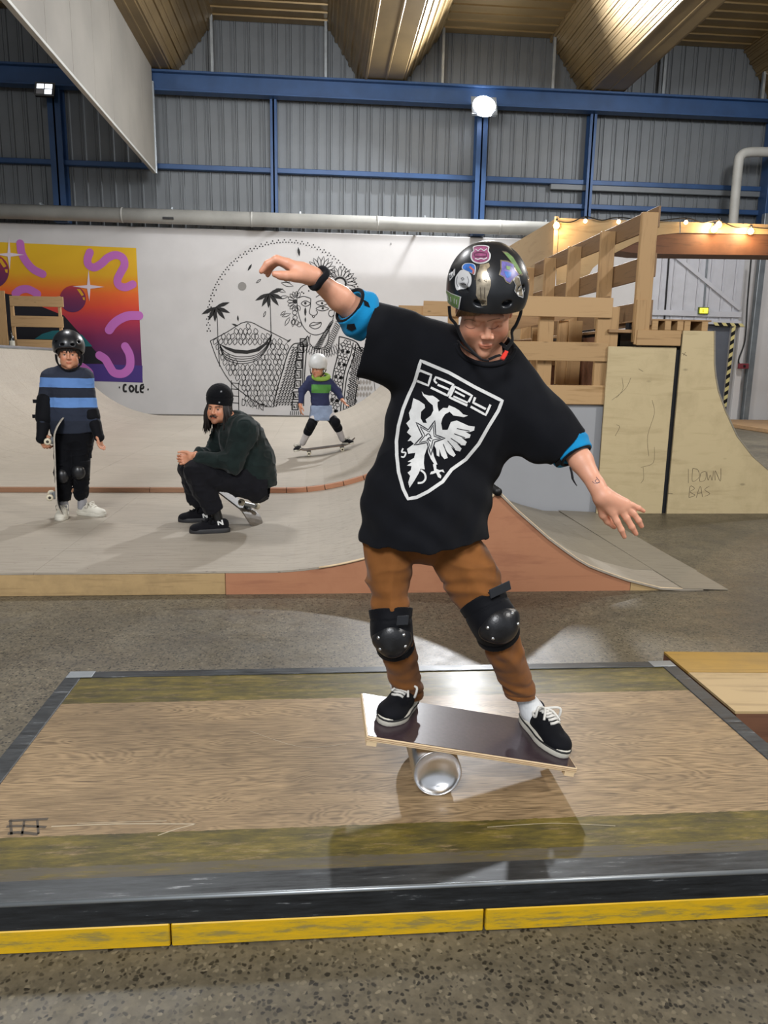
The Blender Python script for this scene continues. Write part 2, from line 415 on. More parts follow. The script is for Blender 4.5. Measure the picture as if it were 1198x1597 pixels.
# long lagged pipe above the white wall
pr = 0.17; zp = aty(300, 339, WY-0.45).z
pp = empty('wall_pipe', (0, WY-0.45, zp), 'long grey beige pipe running level above the white wall', 'pipe')
xe = 16.0
tube('pipe_run', [(-15, WY-0.45, zp), (xe, WY-0.45, zp)], pr, M_pipe, pp, 20)
for i in range(8):
    x = -11+i*3.1; tube('pipe_joint', [(x, WY-0.45, zp), (x+0.05, WY-0.45, zp)], pr+0.008, M_pipe, pp, 20)
    box('pipe_bracket', (x+1.2, WY-0.46, zp+pr-0.02), (x+1.24, WY+0.1, zp+pr+0.05), M_zinc, pp, 0.002)
c = aty(262, 340, WY-0.64); tag(box('pipe_marker', (c.x-0.13, c.y-0.0, c.z-0.025), (c.x+0.13, c.y+0.03, c.z+0.025), M_black, pp, 0.004), 'small black marker')
# grey downpipe with elbow at the right
pts = [aty(1198, 236, WY-0.78)+Vector((1.5, 0, 0)), aty(1190, 237, WY-0.78), aty(1165, 238, WY-0.78), aty(1156, 243, WY-0.78), aty(1152, 255, WY-0.78), aty(1145, 330, WY-0.78), aty(1143, 366, WY-0.78)]
dp = tube('downpipe', catmull(pts, 5), 0.115, M_pipe, None, 16)
tag(dp, 'pale grey pipe with an elbow at the top right, beside the steel wall', 'pipe')
tag(box('trim_21', (aty(1187, 300, WY).x, WY-0.3, ZT), (aty(1187, 300, WY).x+0.5, WY+0.1, ZB-0.45), M_blue, None, 0.01), kind='structure')

# lamps on the wall
def flood(name, px, py, w, label, on):
    c = aty(px, py, WY-0.55); t = empty(name, c, label, 'lamp')
    M = Matrix.Translation(c) @ Euler((math.radians(-25), 0, 0)).to_matrix().to_4x4()
    box('housing', (-w/2, -0.02, -w*0.4), (w/2, 0.06, w*0.4), M_black if not on else M_zinc, t, 0.008, M)
    box('frame', (-w/2-0.015, -0.03, -w*0.4-0.015), (w/2+0.015, -0.018, w*0.4+0.015), M_zinc, t, 0.004, M)
    for j in range(2):
        for i in range(2 if not on else 1):
            if on: continue
            box('led_panel', (-w*0.42+i*w*0.44, -0.036, -w*0.33+j*w*0.35), (-w*0.42+i*w*0.44+w*0.38, -0.03, -w*0.33+j*w*0.35+w*0.29), glow('led', 'f4f8ff', 2.0) if (i+j) else M_white, t, 0.002, M)
    if on:
        bm = bmesh.new(); bm_lathe(bm, [(0, -0.10), (w*0.3, -0.085), (w*0.45, -0.04), (w*0.5, 0.0)], 24, M @ Matrix.Rotation(PI/2, 4, 'X') @ Matrix.Scale(-1, 4, (0, 0, 1)))
        bmesh.ops.recalc_face_normals(bm, faces=bm.faces); from_bm('lens', bm, glow('lit lens', 'eef4ff', 60.0), t, True)
    beam('bracket', c+Vector((0, 0.05, 0)), c+Vector((0, 0.5, 0.05)), 0.05, 0.05, M_black, t)
    return t
flood('flood_lamp', 70, 140, 0.42, 'small square flood lamp with four panes beside the left blue post', False)
flood('flood_lamp', 755, 166, 0.6, 'glaring lit flood lamp on the blue post', True)

# ================================================================ MANUAL PAD in front
PZ = 0.133; PY0, PY1, PX0, PX1 = 1.59, 2.925, -1.01, 1.515
def pad_top_mat():
    m, nt, b = new_mat('worn pad plywood with olive paint bands')
    v = coords(nt)
    sp = node(nt, 'ShaderNodeSeparateXYZ'); nt.links.new(v, sp.inputs[0])
    # wavy cathedral grain: distorted bands
    g1 = noise(nt, coords(nt, (0.6, 3.4, 1)), 2.6, 2, 0.45, 1.6)
    w = node(nt, 'ShaderNodeMath', operation='SINE'); nt.links.new(math_n(nt, 'MULTIPLY', g1, 110.0), w.inputs[0])
    f = noise(nt, coords(nt, (2, 30, 1)), 6, 5, 0.6)
    gg = math_n(nt, 'ADD', math_n(nt, 'MULTIPLY', w.outputs[0], 0.11), f)
    base = ramp(nt, gg, [(0.25, '65543f'), (0.48, '917b5d'), (0.75, 'a88f6d')])
    dirt = noise(nt, coords(nt, (1, 2.2, 1)), 2.3, 7, 0.7)
    base = mix(nt, math_n(nt, 'MULTIPLY', ramp(nt, dirt, [(0.42, (0, 0, 0)), (0.72, (1, 1, 1))]), 0.65), base, '6b5a45')
    sc = ramp(nt, noise(nt, coords(nt, (3, 14, 1), (0, 0, 0.15)), 7, 8, 0.8), [(0.64, (0, 0, 0)), (0.68, (1, 1, 1))])
    base = mix(nt, math_n(nt, 'MULTIPLY', sc, 0.55), base, '3e352b')
    # olive paint bands front and back, worn through
    edge = math_n(nt, 'ADD', sp.outputs[1], math_n(nt, 'MULTIPLY', noise(nt, v, 30, 3), 0.012))
    def band(a, c): return math_n(nt, 'MULTIPLY', math_n(nt, 'GREATER_THAN', edge, a), math_n(nt, 'LESS_THAN', edge, c))
    bands = math_n(nt, 'ADD', band(-1, BAND_F), band(BAND_B, 9))
    wearn = ramp(nt, noise(nt, coords(nt, (2, 10, 1)), 5, 7, 0.75), [(0.30, (0.35, 0.35, 0.35)), (0.46, (1, 1, 1))])
    olive = ramp(nt, noise(nt, coords(nt, (2, 9, 1)), 4, 6, 0.7), [(0.35, '423c24'), (0.5, '595026'), (0.62, '6e602b'), (0.75, '85794c')])
    col = mix(nt, math_n(nt, 'MULTIPLY', bands, wearn), base, olive)
    grey = math_n(nt, 'MULTIPLY', band(-1, BAND_G), ramp(nt, noise(nt, coords(nt, (2, 16, 1)), 5, 6, 0.7), [(0.34, (0, 0, 0)), (0.52, (1, 1, 1))]))
    col = mix(nt, math_n(nt, 'MULTIPLY', grey, 0.85), col, '565046')
    nt.links.new(col, b.inputs['Base Color'])
    nt.links.new(math_n(nt, 'ADD', math_n(nt, 'MULTIPLY', dirt, 0.35), 0.30), b.inputs['Roughness'])
    b.inputs['Coat Weight'].default_value = 0.06; b.inputs['Coat Roughness'].default_value = 0.22; b.inputs['Specular IOR Level'].default_value = 0.22
    bump(nt, b, gg, 0.10, 0.002); return m
BAND_F = atz(600, 1283, PZ).y; BAND_G = atz(600, 1330, PZ).y; BAND_B = atz(500, 1088, PZ).y
M_pad = pad_top_mat()
def steel_mat(name, c1, c2, metal=0.55, r0=0.22):
    m, nt, b = new_mat(name)
    f = noise(nt, coords(nt, (1.5, 14, 14)), 5, 7, 0.7)
    nt.links.new(ramp(nt, f, [(0.35, c1), (0.62, c2), (0.75, 'a5a8aa')]), b.inputs['Base Color'])
    b.inputs['Metallic'].default_value = metal
    nt.links.new(math_n(nt, 'ADD', math_n(nt, 'MULTIPLY', f, 0.4), r0), b.inputs['Roughness']); return m
M_steel = steel_mat('worn dark steel angle', '2c2e30', '4a4d4f')
M_steel2 = steel_mat('black painted steel face', '17191b', '2b2e31', 0.3, 0.3)
def yellow_mat():
    m, nt, b = new_mat('chipped yellow paint on plank')
    f = noise(nt, coords(nt, (2, 12, 12)), 5, 6, 0.7)
    sp = node(nt, 'ShaderNodeSeparateXYZ'); nt.links.new(coords(nt), sp.inputs[0])
    z = math_n(nt, 'ABSOLUTE', math_n(nt, 'SUBTRACT', sp.outputs[2], 0.03))
    worn = math_n(nt, 'SUBTRACT', f, math_n(nt, 'MULTIPLY', z, 6.0))
    nt.links.new(ramp(nt, worn, [(0.32, 'cfa40e'), (0.45, 'bd9a1c'), (0.53, '9a8436'), (0.65, '8a7a4c')]), b.inputs['Base Color'])
    b.inputs['Roughness'].default_value = 0.5; bump(nt, b, f, 0.1, 0.002); return m
M_yellow = yellow_mat()
pad = empty('manual_pad', (0.25, PY0, 0), 'low wide plywood box with steel edges and a yellow front plank', 'skate ramp')
box('core', (PX0+0.02, PY0+0.03, 0.0), (PX1-0.02, PY1-0.02, PZ-0.014), M_brown, pad, 0)
box('top_sheet', (PX0+0.045, PY0+0.06, PZ-0.013), (PX1-0.045, PY1-0.045, PZ), M_pad, pad, 0.001)
fl0 = atz(600, 1352, PZ).y
bm = bmesh.new(); bm_box(bm, (PX0-0.002, PY0, PZ-0.006), (PX1+0.002, fl0, PZ+0.004), None, 0.002)
tag(from_bm('front_angle_top', bm, M_steel, pad), 'worn steel top flange')
tag(box('front_angle_face', (PX0-0.002, PY0-0.004, 0.062), (PX1+0.002, PY0+0.004, PZ+0.001), M_steel2, pad, 0.002), 'black steel face')
tube('front_arris', [(PX0, PY0-0.001, PZ-0.001), (PX1, PY0-0.001, PZ-0.001)], 0.006, M_zinc, pad, 8)
wl = atz(30, 1190, PZ).x-PX0
tag(box('side_angle', (PX0-0.004, fl0, PZ-0.006), (PX0+0.058, PY1+0.002, PZ+0.004), M_steel, pad, 0.002), 'steel edge strip')
tag(box('side_angle', (PX1-0.058, fl0, PZ-0.006), (PX1+0.004, PY1+0.002, PZ+0.004), M_steel, pad, 0.002), 'steel edge strip')
tag(box('back_angle', (PX0+0.058, PY1-0.052, PZ-0.006), (PX1-0.058, PY1+0.003, PZ+0.004), M_steel, pad, 0.002), 'steel edge strip')
for x in (PX0+0.05, PX1-0.05):
    tag(box('corner_plate', (x-0.05, PY1-0.055, PZ+0.004), (x+0.05, PY1+0.004, PZ+0.006), M_zinc, pad, 0.001), 'bright welded corner plate')
j1, j2 = aty(267, 1460, PY0).x, aty(755, 1435, PY0).x
for a, b_ in ((PX0-0.01, j1-0.002), (j1+0.002, j2-0.003), (j2+0.003, PX1+0.01)):
    tag(box('base_plank', (a, PY0-0.006, 0.002), (b_, PY0+0.022, 0.064), M_yellow, pad, 0.003), 'yellow painted plank')

def pad_marks(name, lines, mat, z=PZ, w=0.002, par=pad):
    bm = bmesh.new()
    for pts, ww in lines:
        P = [atz(a, b, z+0.0006) for a, b in pts]; P = catmull(P, 4) if len(P) > 2 else P
        for i in range(len(P)-1):
            d = (P[i+1]-P[i]).normalized(); n = Vector((-d.y, d.x, 0))*ww/2; bm.faces.new([bm.verts.new(q) for q in (P[i]-n, P[i+1]-n, P[i+1]+n, P[i]+n)])
    for f in bm.faces:
        f.normal_update()
        if f.normal.z < 0: f.normal_flip()
    return from_bm(name, bm, mat, par)
pad_marks('dark_smudge', [([(14, 1280), (75, 1277)], .012), ([(10, 1289), (40, 1288), (72, 1290)], .010), ([(12, 1300), (30, 1298), (60, 1301)], .012), ([(16, 1278), (18, 1302)], .007), ([(38, 1279), (34, 1303)], .006), ([(58, 1278), (60, 1300)], .006)], flat('dark tar smudge', '4a4034', .6))['kind'] = 'stuff'
pad_marks('pale_scratch', [([(80, 1289), (180, 1285), (305, 1285)], .0035), ([(305, 1285), (275, 1293), (246, 1303)], .003), ([(120, 1284), (260, 1280)], .002), ([(390, 1140), (470, 1165), (540, 1160)], .0015), ([(760, 1290), (860, 1284), (960, 1288)], .002)], flat('pale scratch', 'b9ac93', .6))['kind'] = 'stuff'
# neighbouring low wedge at the right
wq = atz(1042, 1018, 0.09)
side = empty('wedge_ramp', (PX1+0.06, 2.2, 0), 'low plywood wedge with a yellow band touching the right side of the pad', 'skate ramp')
yb_ = 3.06
prism('wedge_body', [(1.55, 0), (4.2, 0), (4.2, 0.05), (1.55, 0.12)], 'y', 2.46, yb_, M_brown, side)
M_wedge = wood('wedge plywood', 'b39a70', '8d7651', 'x', 5, 0.5, '6d5b40', False, 0.1, 0.5)
M_wedgeb = wood('wedge yellow band', 'a8843a', '86682f', 'x', 5, 0.5, '6d5b40', False, 0.1, 0.4)
for (a, b_, mm) in ((2.46, 2.82, M_wedge), (2.825, 3.05, M_wedgeb)):
    mesh('ply_sheet', [(1.545, a, .121), (4.2, a, .051), (4.2, b_, .051), (1.545, b_, .121), (1.545, a, .131), (4.2, a, .061), (4.2, b_, .061), (1.545, b_, .131)],
         [(3, 2, 1, 0), (4, 5, 6, 7), (0, 1, 5, 4), (1, 2, 6, 5), (2, 3, 7, 6), (3, 0, 4, 7)], mm, side)

# ================================================================ MINI RAMP
RY0, RY1 = 4.38, 7.15
ZF = 0.146; X0r, Rr = -0.34, 2.35
def rise(x, x0=X0r, R=Rr): return ZF if x <= x0 else ZF+R-math.sqrt(max(R*R-(x-x0)**2, 0))
XC = 1.069; ZC = 0.638
rampR = empty('mini_ramp', (0, RY0, 0), 'wide grey beige plywood mini ramp with a pale front plank and a reddish side panel', 'skate ramp')
left = [(-9.0, ZF), (-3.5, ZF), (X0r, ZF)]
curve = [(x, rise(x)) for x in np.linspace(X0r, XC, 18)]
curve[-1] = (XC, ZC)
down = [(p.x, p.z) for p in (aty(a, b, RY0) for a, b in ((780, 768), (806, 794), (830, 815), (856, 838), (880, 856), (900, 870), (919, 881), (950, 893), (979, 903), (1030, 916), (1095, 928)))]
down = [(x, max(z, 0.004+0.03*(1-i/10))) for i, (x, z) in enumerate(down)]
# deck surface in sheets
xs = [-9.0, -6.56, -4.12, -1.68]
for a, b_ in zip(xs, xs[1:]):
    for (y0, y1) in ((RY0, RY0+1.38), (RY0+1.382, RY1)):
        sheet('deck_sheet', [(a, ZF), (b_-0.0015, ZF)], y0, y1, 0.012, M_ramp, rampR)
for (y0, y1) in ((RY0, RY0+1.38), (RY0+1.382, RY1)):
    sheet('deck_sheet', [(-1.68, ZF)]+curve[:7], y0, y1, 0.012, M_ramp, rampR)
    sheet('deck_sheet', curve[6:], y0, y1, 0.012, M_ramp, rampR)
DYs = RY0+0.42
tag(sheet('bank_sheet', down, RY0-0.012, DYs, 0.012, M_ramp, rampR), 'light curved strip')
back_toe = atz(940, 803, 0.0)
d2 = [(x+(0.0), z) for x, z in down[:-1]]+[(2.62, 0.006)]
tag(sheet('bank_sheet', d2, DYs+0.003, RY1-0.25, 0.012, M_ramp2, rampR), 'darker grey bank surface')
tag(mesh('toe_sheet', [(2.3, RY0-.012, .012), (2.60, RY0-.012, .002), (2.66, RY1-.25, .002), (2.3, RY1-.25, .02), (2.3, RY0-.012, .016), (2.60, RY0-.012, .006), (2.66, RY1-.25, .006), (2.3, RY1-.25, .024)],
     [(3, 2, 1, 0), (4, 5, 6, 7), (0, 1, 5, 4), (1, 2, 6, 5), (2, 3, 7, 6), (3, 0, 4, 7)], M_ramp2, rampR), 'thin grey toe sheet')
# front side panels
xj = aty(352, 910, RY0).x; xk = aty(983, 915, RY0).x
def under(x):
    P = [(-9, ZF)]+curve+down
    for a, b_ in zip(P, P[1:]):
        if a[0] <= x <= b_[0]: return a[1]+(b_[1]-a[1])*(x-a[0])/max(b_[0]-a[0], 1e-6)
    return 0.0
tag(box('front_plank', (-9, RY0+0.002, 0.0), (xj-0.003, RY0+0.02, ZF-0.013), M_pale, rampR, 0.003), 'pale scuffed plank')
pp_ = [(xj, 0), (xk, 0), (xk, under(xk)-0.014)]+[(x, z-0.013) for x, z in down[::-1] if x < xk]+[(x, z-0.0135) for x, z in curve[::-1]]+[(xj, ZF-0.0135)]
tag(prism('side_panel', pp_, 'y', RY0+0.002, RY0+0.02, M_side_orange, rampR), 'reddish plywood side panel with curved top')
pt = [(xk+0.003, 0), (down[-1][0], 0)]+[(x, max(z-0.013, 0.001)) for x, z in down[::-1] if x > xk]+[(xk+0.003, under(xk)-0.014)]
tag(prism('tip_wedge', pt, 'y', RY0+0.001, RY0+0.02, M_pale, rampR), 'pale tip wedge')
tube('edge_trim', [(x, RY0-0.004, z-0.004) for x, z in curve[4:]+down], 0.007, M_birch, rampR, 6)
# coping pipe end at the crest
pc = tube('coping_pipe', [(XC-0.0, RY0-0.03, ZC+0.0), (XC-0.0, RY1, ZC+0.0)], 0.026, M_black, rampR, 14); tag(pc, 'dark pipe end')

# lip strip across the ramp, in pieces
lip = empty('lip_strip', (0, RY1, ZF), 'thin raised wooden strip of short pieces crossing the ramp behind the seated man', 'lip strip')
ZS = 0.045
def rise2(x): return rise(x)+ZS
xx = -8.0; n = 0
while xx < 1.0:
    L = random.uniform(0.55, 1.3) if xx < -0.9 else random.uniform(0.14, 0.2)
    x1 = min(xx+L, 1.05); P = [(x, rise2(x)) for x in np.linspace(xx+0.003, x1-0.003, 3 if xx < -0.9 else 4)]
    sheet('strip_piece', P, RY1+0.004, RY1+0.06, 0.042+random.uniform(0, .006), M_lip if xx < -0.9 else M_side_orange, lip)
    xx = x1
# back section with quarter pipes left and right
YB = 16.95; XL0, RL = -3.4, 2.15; ZD = 1.04; ZDL = 1.57
def lrise(x): return ZF+ZS if x >= XL0 else ZF+ZS+RL-math.sqrt(max(RL*RL-(XL0-x)**2, 0))
hB = empty('half_pipe', (0, RY1, 0), 'long plywood half pipe behind the lip strip, curving up to a deck on the left', 'skate ramp')
hl = ZDL-ZF-ZS; xl1 = XL0-math.sqrt(2*RL*hl-hl*hl)
hr = ZD-ZF-ZS; xr1 = X0r+math.sqrt(2*Rr*hr-hr*hr)
xrows = [xl1]+list(np.linspace(xl1, XL0, 13))[1:]
seg = [[(x, lrise(x)) for x in xrows[:7]], [(x, lrise(x)) for x in xrows[6:]], [(XL0, ZF+ZS), (-2.42, ZF+ZS)], [(-2.417, ZF+ZS), (X0r-0.4, ZF+ZS)],
       [(X0r-0.398, ZF+ZS)]+[(x, rise2(x)) for x in np.linspace(X0r, 0.6, 6)], [(x, rise2(x)) for x in np.linspace(0.6, xr1, 8)]]
ny = 8; ys = np.linspace(RY1+0.065, YB, ny+1)
for s in seg:
    for a, b_ in zip(ys, ys[1:]):
        sheet('ramp_sheet', s, a, b_-0.003, 0.012, M_ramp, hB)
box('left_deck', (-9.5, RY1+0.1, ZDL-0.05), (xl1-0.005, YB, ZDL), M_ramp, hB, 0.003)
tube('coping', [(xl1, RY1+0.07, ZDL+0.005), (xl1, YB, ZDL+0.005)], 0.03, M_zinc, hB, 12)
tube('coping', [(xr1, RY1+0.07, ZD+0.005), (xr1, YB, ZD+0.005)], 0.03, M_zinc, hB, 12)
prism('back_edge_board', [(xl1, 0), (X0r, 0), (xr1, 0), (xr1, ZD-0.02)]+[(x, rise2(x)-0.015) for x in np.linspace(xr1, X0r, 10)]+[(x, lrise(x)-0.015) for x in list(np.linspace(XL0, xl1, 12))], 'y', YB-0.03, YB-0.01, M_brown, hB)
prism('left_front_panel', [(xl1, ZF+.002), (XL0, ZF+.002)]+[(x, lrise(x)-0.014) for x in np.linspace(XL0, xl1, 12)], 'y', RY1+0.066, RY1+0.08, M_side_orange, hB)
M_grey = plain('grey painted side panel', '9d9fa3', 0.6, 0, 0.06, 1.5, 0.03)
gp = [(XC-0.02, 0.0), (2.68, 0.0), (2.68, ZD-0.005), (xr1, ZD-0.005)]+[(x, rise2(x)-0.014) for x in np.linspace(xr1-0.02, XC-0.02, 8)]
tag(prism('grey_side_panel', gp, 'y', RY1-0.22, RY1-0.2, M_grey, hB), 'smooth grey side panel')
box('right_deck', (xr1+0.005, RY1-0.2, ZD-0.04), (2.68, YB, ZD), M_pine_w, hB, 0.003)
# ================================================================ RIGHT: tall quarter pipe, railings and pallet fence
DZ = 1.735                                    # deck height of the tall quarter pipe
QY = 6.85
tq = empty('tall_quarter_pipe', (3.3, QY, 0), 'tall plywood-sided quarter pipe with curved right flank and pencil scribbles', 'skate ramp')
xa0, xa1 = aty(949, 545, QY).x, aty(1056, 545, QY).x; za = aty(1000, 541, QY).z
xb0_, xb1 = aty(1060, 560, QY).x, aty(1113, 517, QY).x
tag(box('side_panel', (xa0, QY, 0.0), (xa1-0.004, QY+0.02, za), M_plyz, tq, 0.002), 'upright plywood panel, left of the two')
cv = [aty(a, b, QY) for a, b in ((1115, 516), (1115, 540), (1115, 568), (1117, 588), (1121, 610), (1132, 641), (1150, 680), (1174, 711), (1198, 732), (1225, 750), (1262, 768), (1310, 783), (1370, 795), (1420, 800))]
cvp = [(p.x, max(p.z, 0.01)) for p in cv]; cvp[0] = (cvp[0][0], DZ)
tag(prism('side_panel', [(xb0_+0.012, 0.0), (xb0_+0.012, DZ)]+cvp+[(cvp[-1][0], 0.0)], 'y', QY, QY+0.02, M_plyz, tq), 'plywood side panel with concave right edge')
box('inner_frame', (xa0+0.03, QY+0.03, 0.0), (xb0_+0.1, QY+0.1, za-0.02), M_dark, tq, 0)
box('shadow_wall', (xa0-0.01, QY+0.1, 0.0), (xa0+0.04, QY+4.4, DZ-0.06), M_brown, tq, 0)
ysq = np.linspace(QY-0.005, QY+4.5, 4)
for a, b_ in zip(ysq, ysq[1:]): sheet('ramp_sheet', [(x+0.004, z+0.004) for x, z in cvp], a, b_-0.004, 0.012, M_ramp2, tq)
M_txt = flat('pencil marks', '6f6450', 0.9)
def text_mesh(name, s, h, M, mat, parent, italic=0.0, ext=0.0005):
    cu = bpy.data.curves.new('t', 'FONT'); cu.body = s; cu.size = h; cu.extrude = ext; cu.shear = italic
    ob = bpy.data.objects.new('t', cu); dg = bpy.context.evaluated_depsgraph_get(); COL.objects.link(ob)
    dg.update(); me = bpy.data.meshes.new_from_object(ob.evaluated_get(bpy.context.evaluated_depsgraph_get()))
    COL.objects.unlink(ob); bpy.data.objects.remove(ob)
    me.name = name; me.materials.clear(); me.transform(M); return link(name, me, mat, parent)
def scribble(name, ptl, y, w, mat, parent, n=4):
    bm = bmesh.new()
    for pts in ptl:
        P = [aty(a, b, y) for a, b in pts]; P = catmull(P, n) if len(P) > 2 else P
        bm_tube(bm, P, w, 4)
    return from_bm(name, bm, mat, parent)
def C4(u, v): return (780+u/2.866, 310+v/2.866)       # reads coordinates off an enlargement
L_ = lambda *p: [C4(*q) for q in p]
scribble('pencil_lettering', [
    L_((842, 1208), (842, 1270)), L_((862, 1205), (860, 1262), (890, 1245), (885, 1212), (862, 1205)), L_((898, 1225), (893, 1262), (918, 1255), (920, 1220), (898, 1225)),
    L_((925, 1220), (930, 1258), (940, 1235), (948, 1258), (955, 1215)), L_((962, 1258), (962, 1215), (985, 1262), (988, 1205)),
    L_((845, 1335), (850, 1285), (870, 1295), (850, 1310), (872, 1325), (845, 1335)), L_((878, 1335), (895, 1285), (905, 1332)), L_((884, 1316), (903, 1314)), L_((935, 1285), (915, 1300), (938, 1318), (915, 1330)),
    L_((815, 690), (835, 702)), L_((820, 700), (830, 685)), L_((750, 1316), (772, 1318))], QY-0.0015, 0.0022, M_txt, tq)
scribble('pencil_curves', [L_((545, 800), (550, 850), (520, 890)), L_((585, 800), (560, 850), (500, 900)), L_((680, 900), (690, 960), (660, 1060), (665, 1150)), L_((690, 1110), (685, 1180), (630, 1200)),
    L_((640, 1200), (642, 1250), (630, 1270)), L_((520, 1010), (535, 1020), (515, 1060)), L_((620, 760), (640, 772))], QY-0.0015, 0.0015, M_txt, tq)
# deck made of boards over joists
box('deck_board', (xa0, QY+0.02, DZ-0.03), (xb1+0.0, QY+4.4, DZ), M_pine_w, tq, 0.003)
px0 = aty(992, 528, QY-0.02).x; px1 = aty(1061, 528, QY-0.02).x
box('edge_board', (px0, QY-0.04, aty(1025, 539, QY-.02).z), (px1, QY-0.005, aty(1025, 515, QY-.02).z), M_pine, tq, 0.004)
zj = DZ; 
for px in (1016, 1036, 1055, 1066, 1093):
    a = aty(px, 510, QY+0.1).x; box('joist_block', (a-0.03, QY+0.02, DZ), (a+0.03, QY+0.4, DZ+0.085), M_pine, tq, 0.003)
box('upper_board', (aty(1010, 500, QY).x, QY+0.02, DZ+0.085), (aty(1112, 500, QY).x, QY+1.0, DZ+0.10), M_pine_w, tq, 0.003)
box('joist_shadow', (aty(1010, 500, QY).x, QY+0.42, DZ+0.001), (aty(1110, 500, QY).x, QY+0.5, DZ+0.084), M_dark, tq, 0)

# railing running back along the deck edge
XR = 2.958
rl = empty('deck_railing', (XR, QY, DZ), 'pine railing of five posts and three boards running back over the tall quarter pipe', 'railing')
tops = ((1014, 329), (945, 360), (895, 384), (857, 402), (828, 416))
ypost = (6.84, 7.83, 8.85, 9.8, 10.8)
for (px, py), y in zip(tops, ypost):
    p = aty(px, py, y); zt = p.z; xw = 0.075
    box('post', (XR-xw, y, 1.62 if y < 7 else 1.3), (XR+xw, y+0.05, 2.76), M_pine_z, rl, 0.004)
def z_at(px, py): return atx(px, py, XR+0.1).z
rails = ((z_at(975, 347), z_at(975, 376)), (z_at(975, 411), z_at(975, 444)), (z_at(975, 476), z_at(975, 512)))
for (zh, zl) in rails:
    for a, b_ in ((6.86, 8.87), (8.872, 10.83)):
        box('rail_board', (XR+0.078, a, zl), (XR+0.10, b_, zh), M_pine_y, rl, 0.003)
box('post_foot', (aty(992, 516, QY-.05).x, QY-0.03, 1.60), (aty(1002, 516, QY-.05).x+0.03, QY-0.0, 2.0), M_pine_z, rl, 0.003)

# pallet fence on the lower deck, facing the hall
FY = 6.93
fn = empty('deck_fence', (2.3, FY, ZD), 'pine fence of three wide horizontal boards above the grey side panel', 'fence')
def fp(px0, py0, px1, py1, y, mat=M_pine, name='fence_board', par=fn, th=0.022):
    a = aty(px0, py0, y); b_ = aty(px1, py1, y); return box(name, (min(a.x, b_.x), y, min(a.z, b_.z)), (max(a.x, b_.x), y+th, max(a.z, b_.z)), mat, par, 0.003)
M_pineA = wood('pine board fresh', 'b8966a', '957549', 'x', 5, 0.6)
M_pineB = wood('pine board warm', 'ae8d62', '8b6d47', 'x', 7, 0.6)
fp(770, 460, 955, 496, FY-0.05, M_pineA); fp(770, 531, 948, 564, FY-0.05, M_pineB); fp(770, 599, 942, 631, FY-0.05, M_pineA)
fp(934, 478, 956, 632, FY-0.02, M_pine_z, 'fence_post', fn, 0.05)
fp(843, 478, 857, 632, FY+0.02, M_pine_z, 'fence_post', fn, 0.05); fp(888, 500, 903, 600, FY+0.6, M_pine_z, 'fence_post', fn, 0.05)
fp(872, 500, 890, 600, FY+0.62, M_pine_z, 'fence_post', fn, 0.05)
# second row seen through the gaps
f2 = empty('rear_fence', (2.3, 8.0, ZD), 'brown plywood and pine frame seen through the gaps of the deck fence', 'fence')
box('frame_board', (1.55, 8.0, ZD), (2.72, 8.02, ZD+0.36), M_brown, f2, 0.003)
box('frame_board', (1.55, 8.0, ZD+0.42), (2.72, 8.02, ZD+0.62), M_brown, f2, 0.003)
box('frame_rail', (1.55, 7.97, ZD+0.36), (2.74, 8.03, ZD+0.42), M_pine_w, f2, 0.003)
for x in (1.62, 1.95, 2.28, 2.66): box('frame_post', (x-0.04, 7.93, ZD), (x+0.04, 7.965, ZD+0.75), M_pine_z, f2, 0.003)
# sloping hand board along the stair
beam('stair_board', (1.2, 7.5, ZD+0.62), (2.9, 7.5, ZD+0.98), 0.03, 0.14, M_pine_w, f2)
box('stair_riser', (2.70, 7.3, 1.05), (2.93, 7.34, DZ-0.15), M_brown, f2, 0.003)
box('dark_gap', (2.68, 7.3, DZ-0.15), (2.95, 7.9, DZ+0.02), M_dark, f2, 0.003)
# boards on the far left of the fence, partly hidden by the helmet
f3 = empty('side_fence', (1.5, 10.5, ZD), 'short pine fence of overlapping boards behind the black helmet', 'fence')
fp(622, 476, 660, 496, 10.4, M_pineB, par=f3); fp(661, 469, 770, 495, 10.35, M_pineA, par=f3)
fp(661, 512, 770, 538, 10.35, M_pineA, par=f3); fp(640, 478, 651, 600, 10.45, M_pine_z, 'fence_post', f3, 0.05); fp(700, 478, 712, 600, 10.42, M_pine_z, 'fence_post', f3, 0.05)

# upper plywood ramp with string lights
UY = 11.0
ur = empty('upper_ramp', (3.5, UY, 2.0), 'raised plywood bowl wall with a curved cut, strung with bulbs', 'skate ramp')
M_lply = wood('light plywood panel', 'b59c74', '9a8059', 'x', 4, 0.6, '8d7b58', False, 0.05, 0.2, 7)
M_lply_y = wood('light plywood panel running back', 'a48c69', '8a7253', 'y', 4, 0.6, '8d7b58', False, 0.05, 0.2, 7)
def U(px, py): p = aty(px, py, UY); return (p.x, p.z)
poly = [U(868, 340), U(868, 452), U(905, 452), U(925, 418), U(945, 402), U(966, 391), U(990, 379), U(1010, 371), U(1030, 366), U(1060, 363), U(1262, 366), U(1262, 352), U(1110, 347), U(970, 343)]
xm = (U(1040, 350))[0]
tag(prism('wall_sheet', [p for p in poly if p[0] <= xm+0.5][:10]+[U(1060, 346)], 'y', UY, UY+0.02, M_lply, ur), 'lit plywood sheet with curved lower edge')
prism('wall_sheet', [U(1062, 363), U(1300, 367), U(1300, 353), U(1062, 346)], 'y', UY, UY+0.02, M_lply, ur)
prism('side_sheet', [(UY+0.021, U(868, 340)[1]), (UY+3.4, U(868, 340)[1]+0.02), (UY+3.4, 1.6), (UY+0.021, 1.6)], 'x', U(868, 340)[0], U(868, 340)[0]+0.02, M_lply_y, ur)
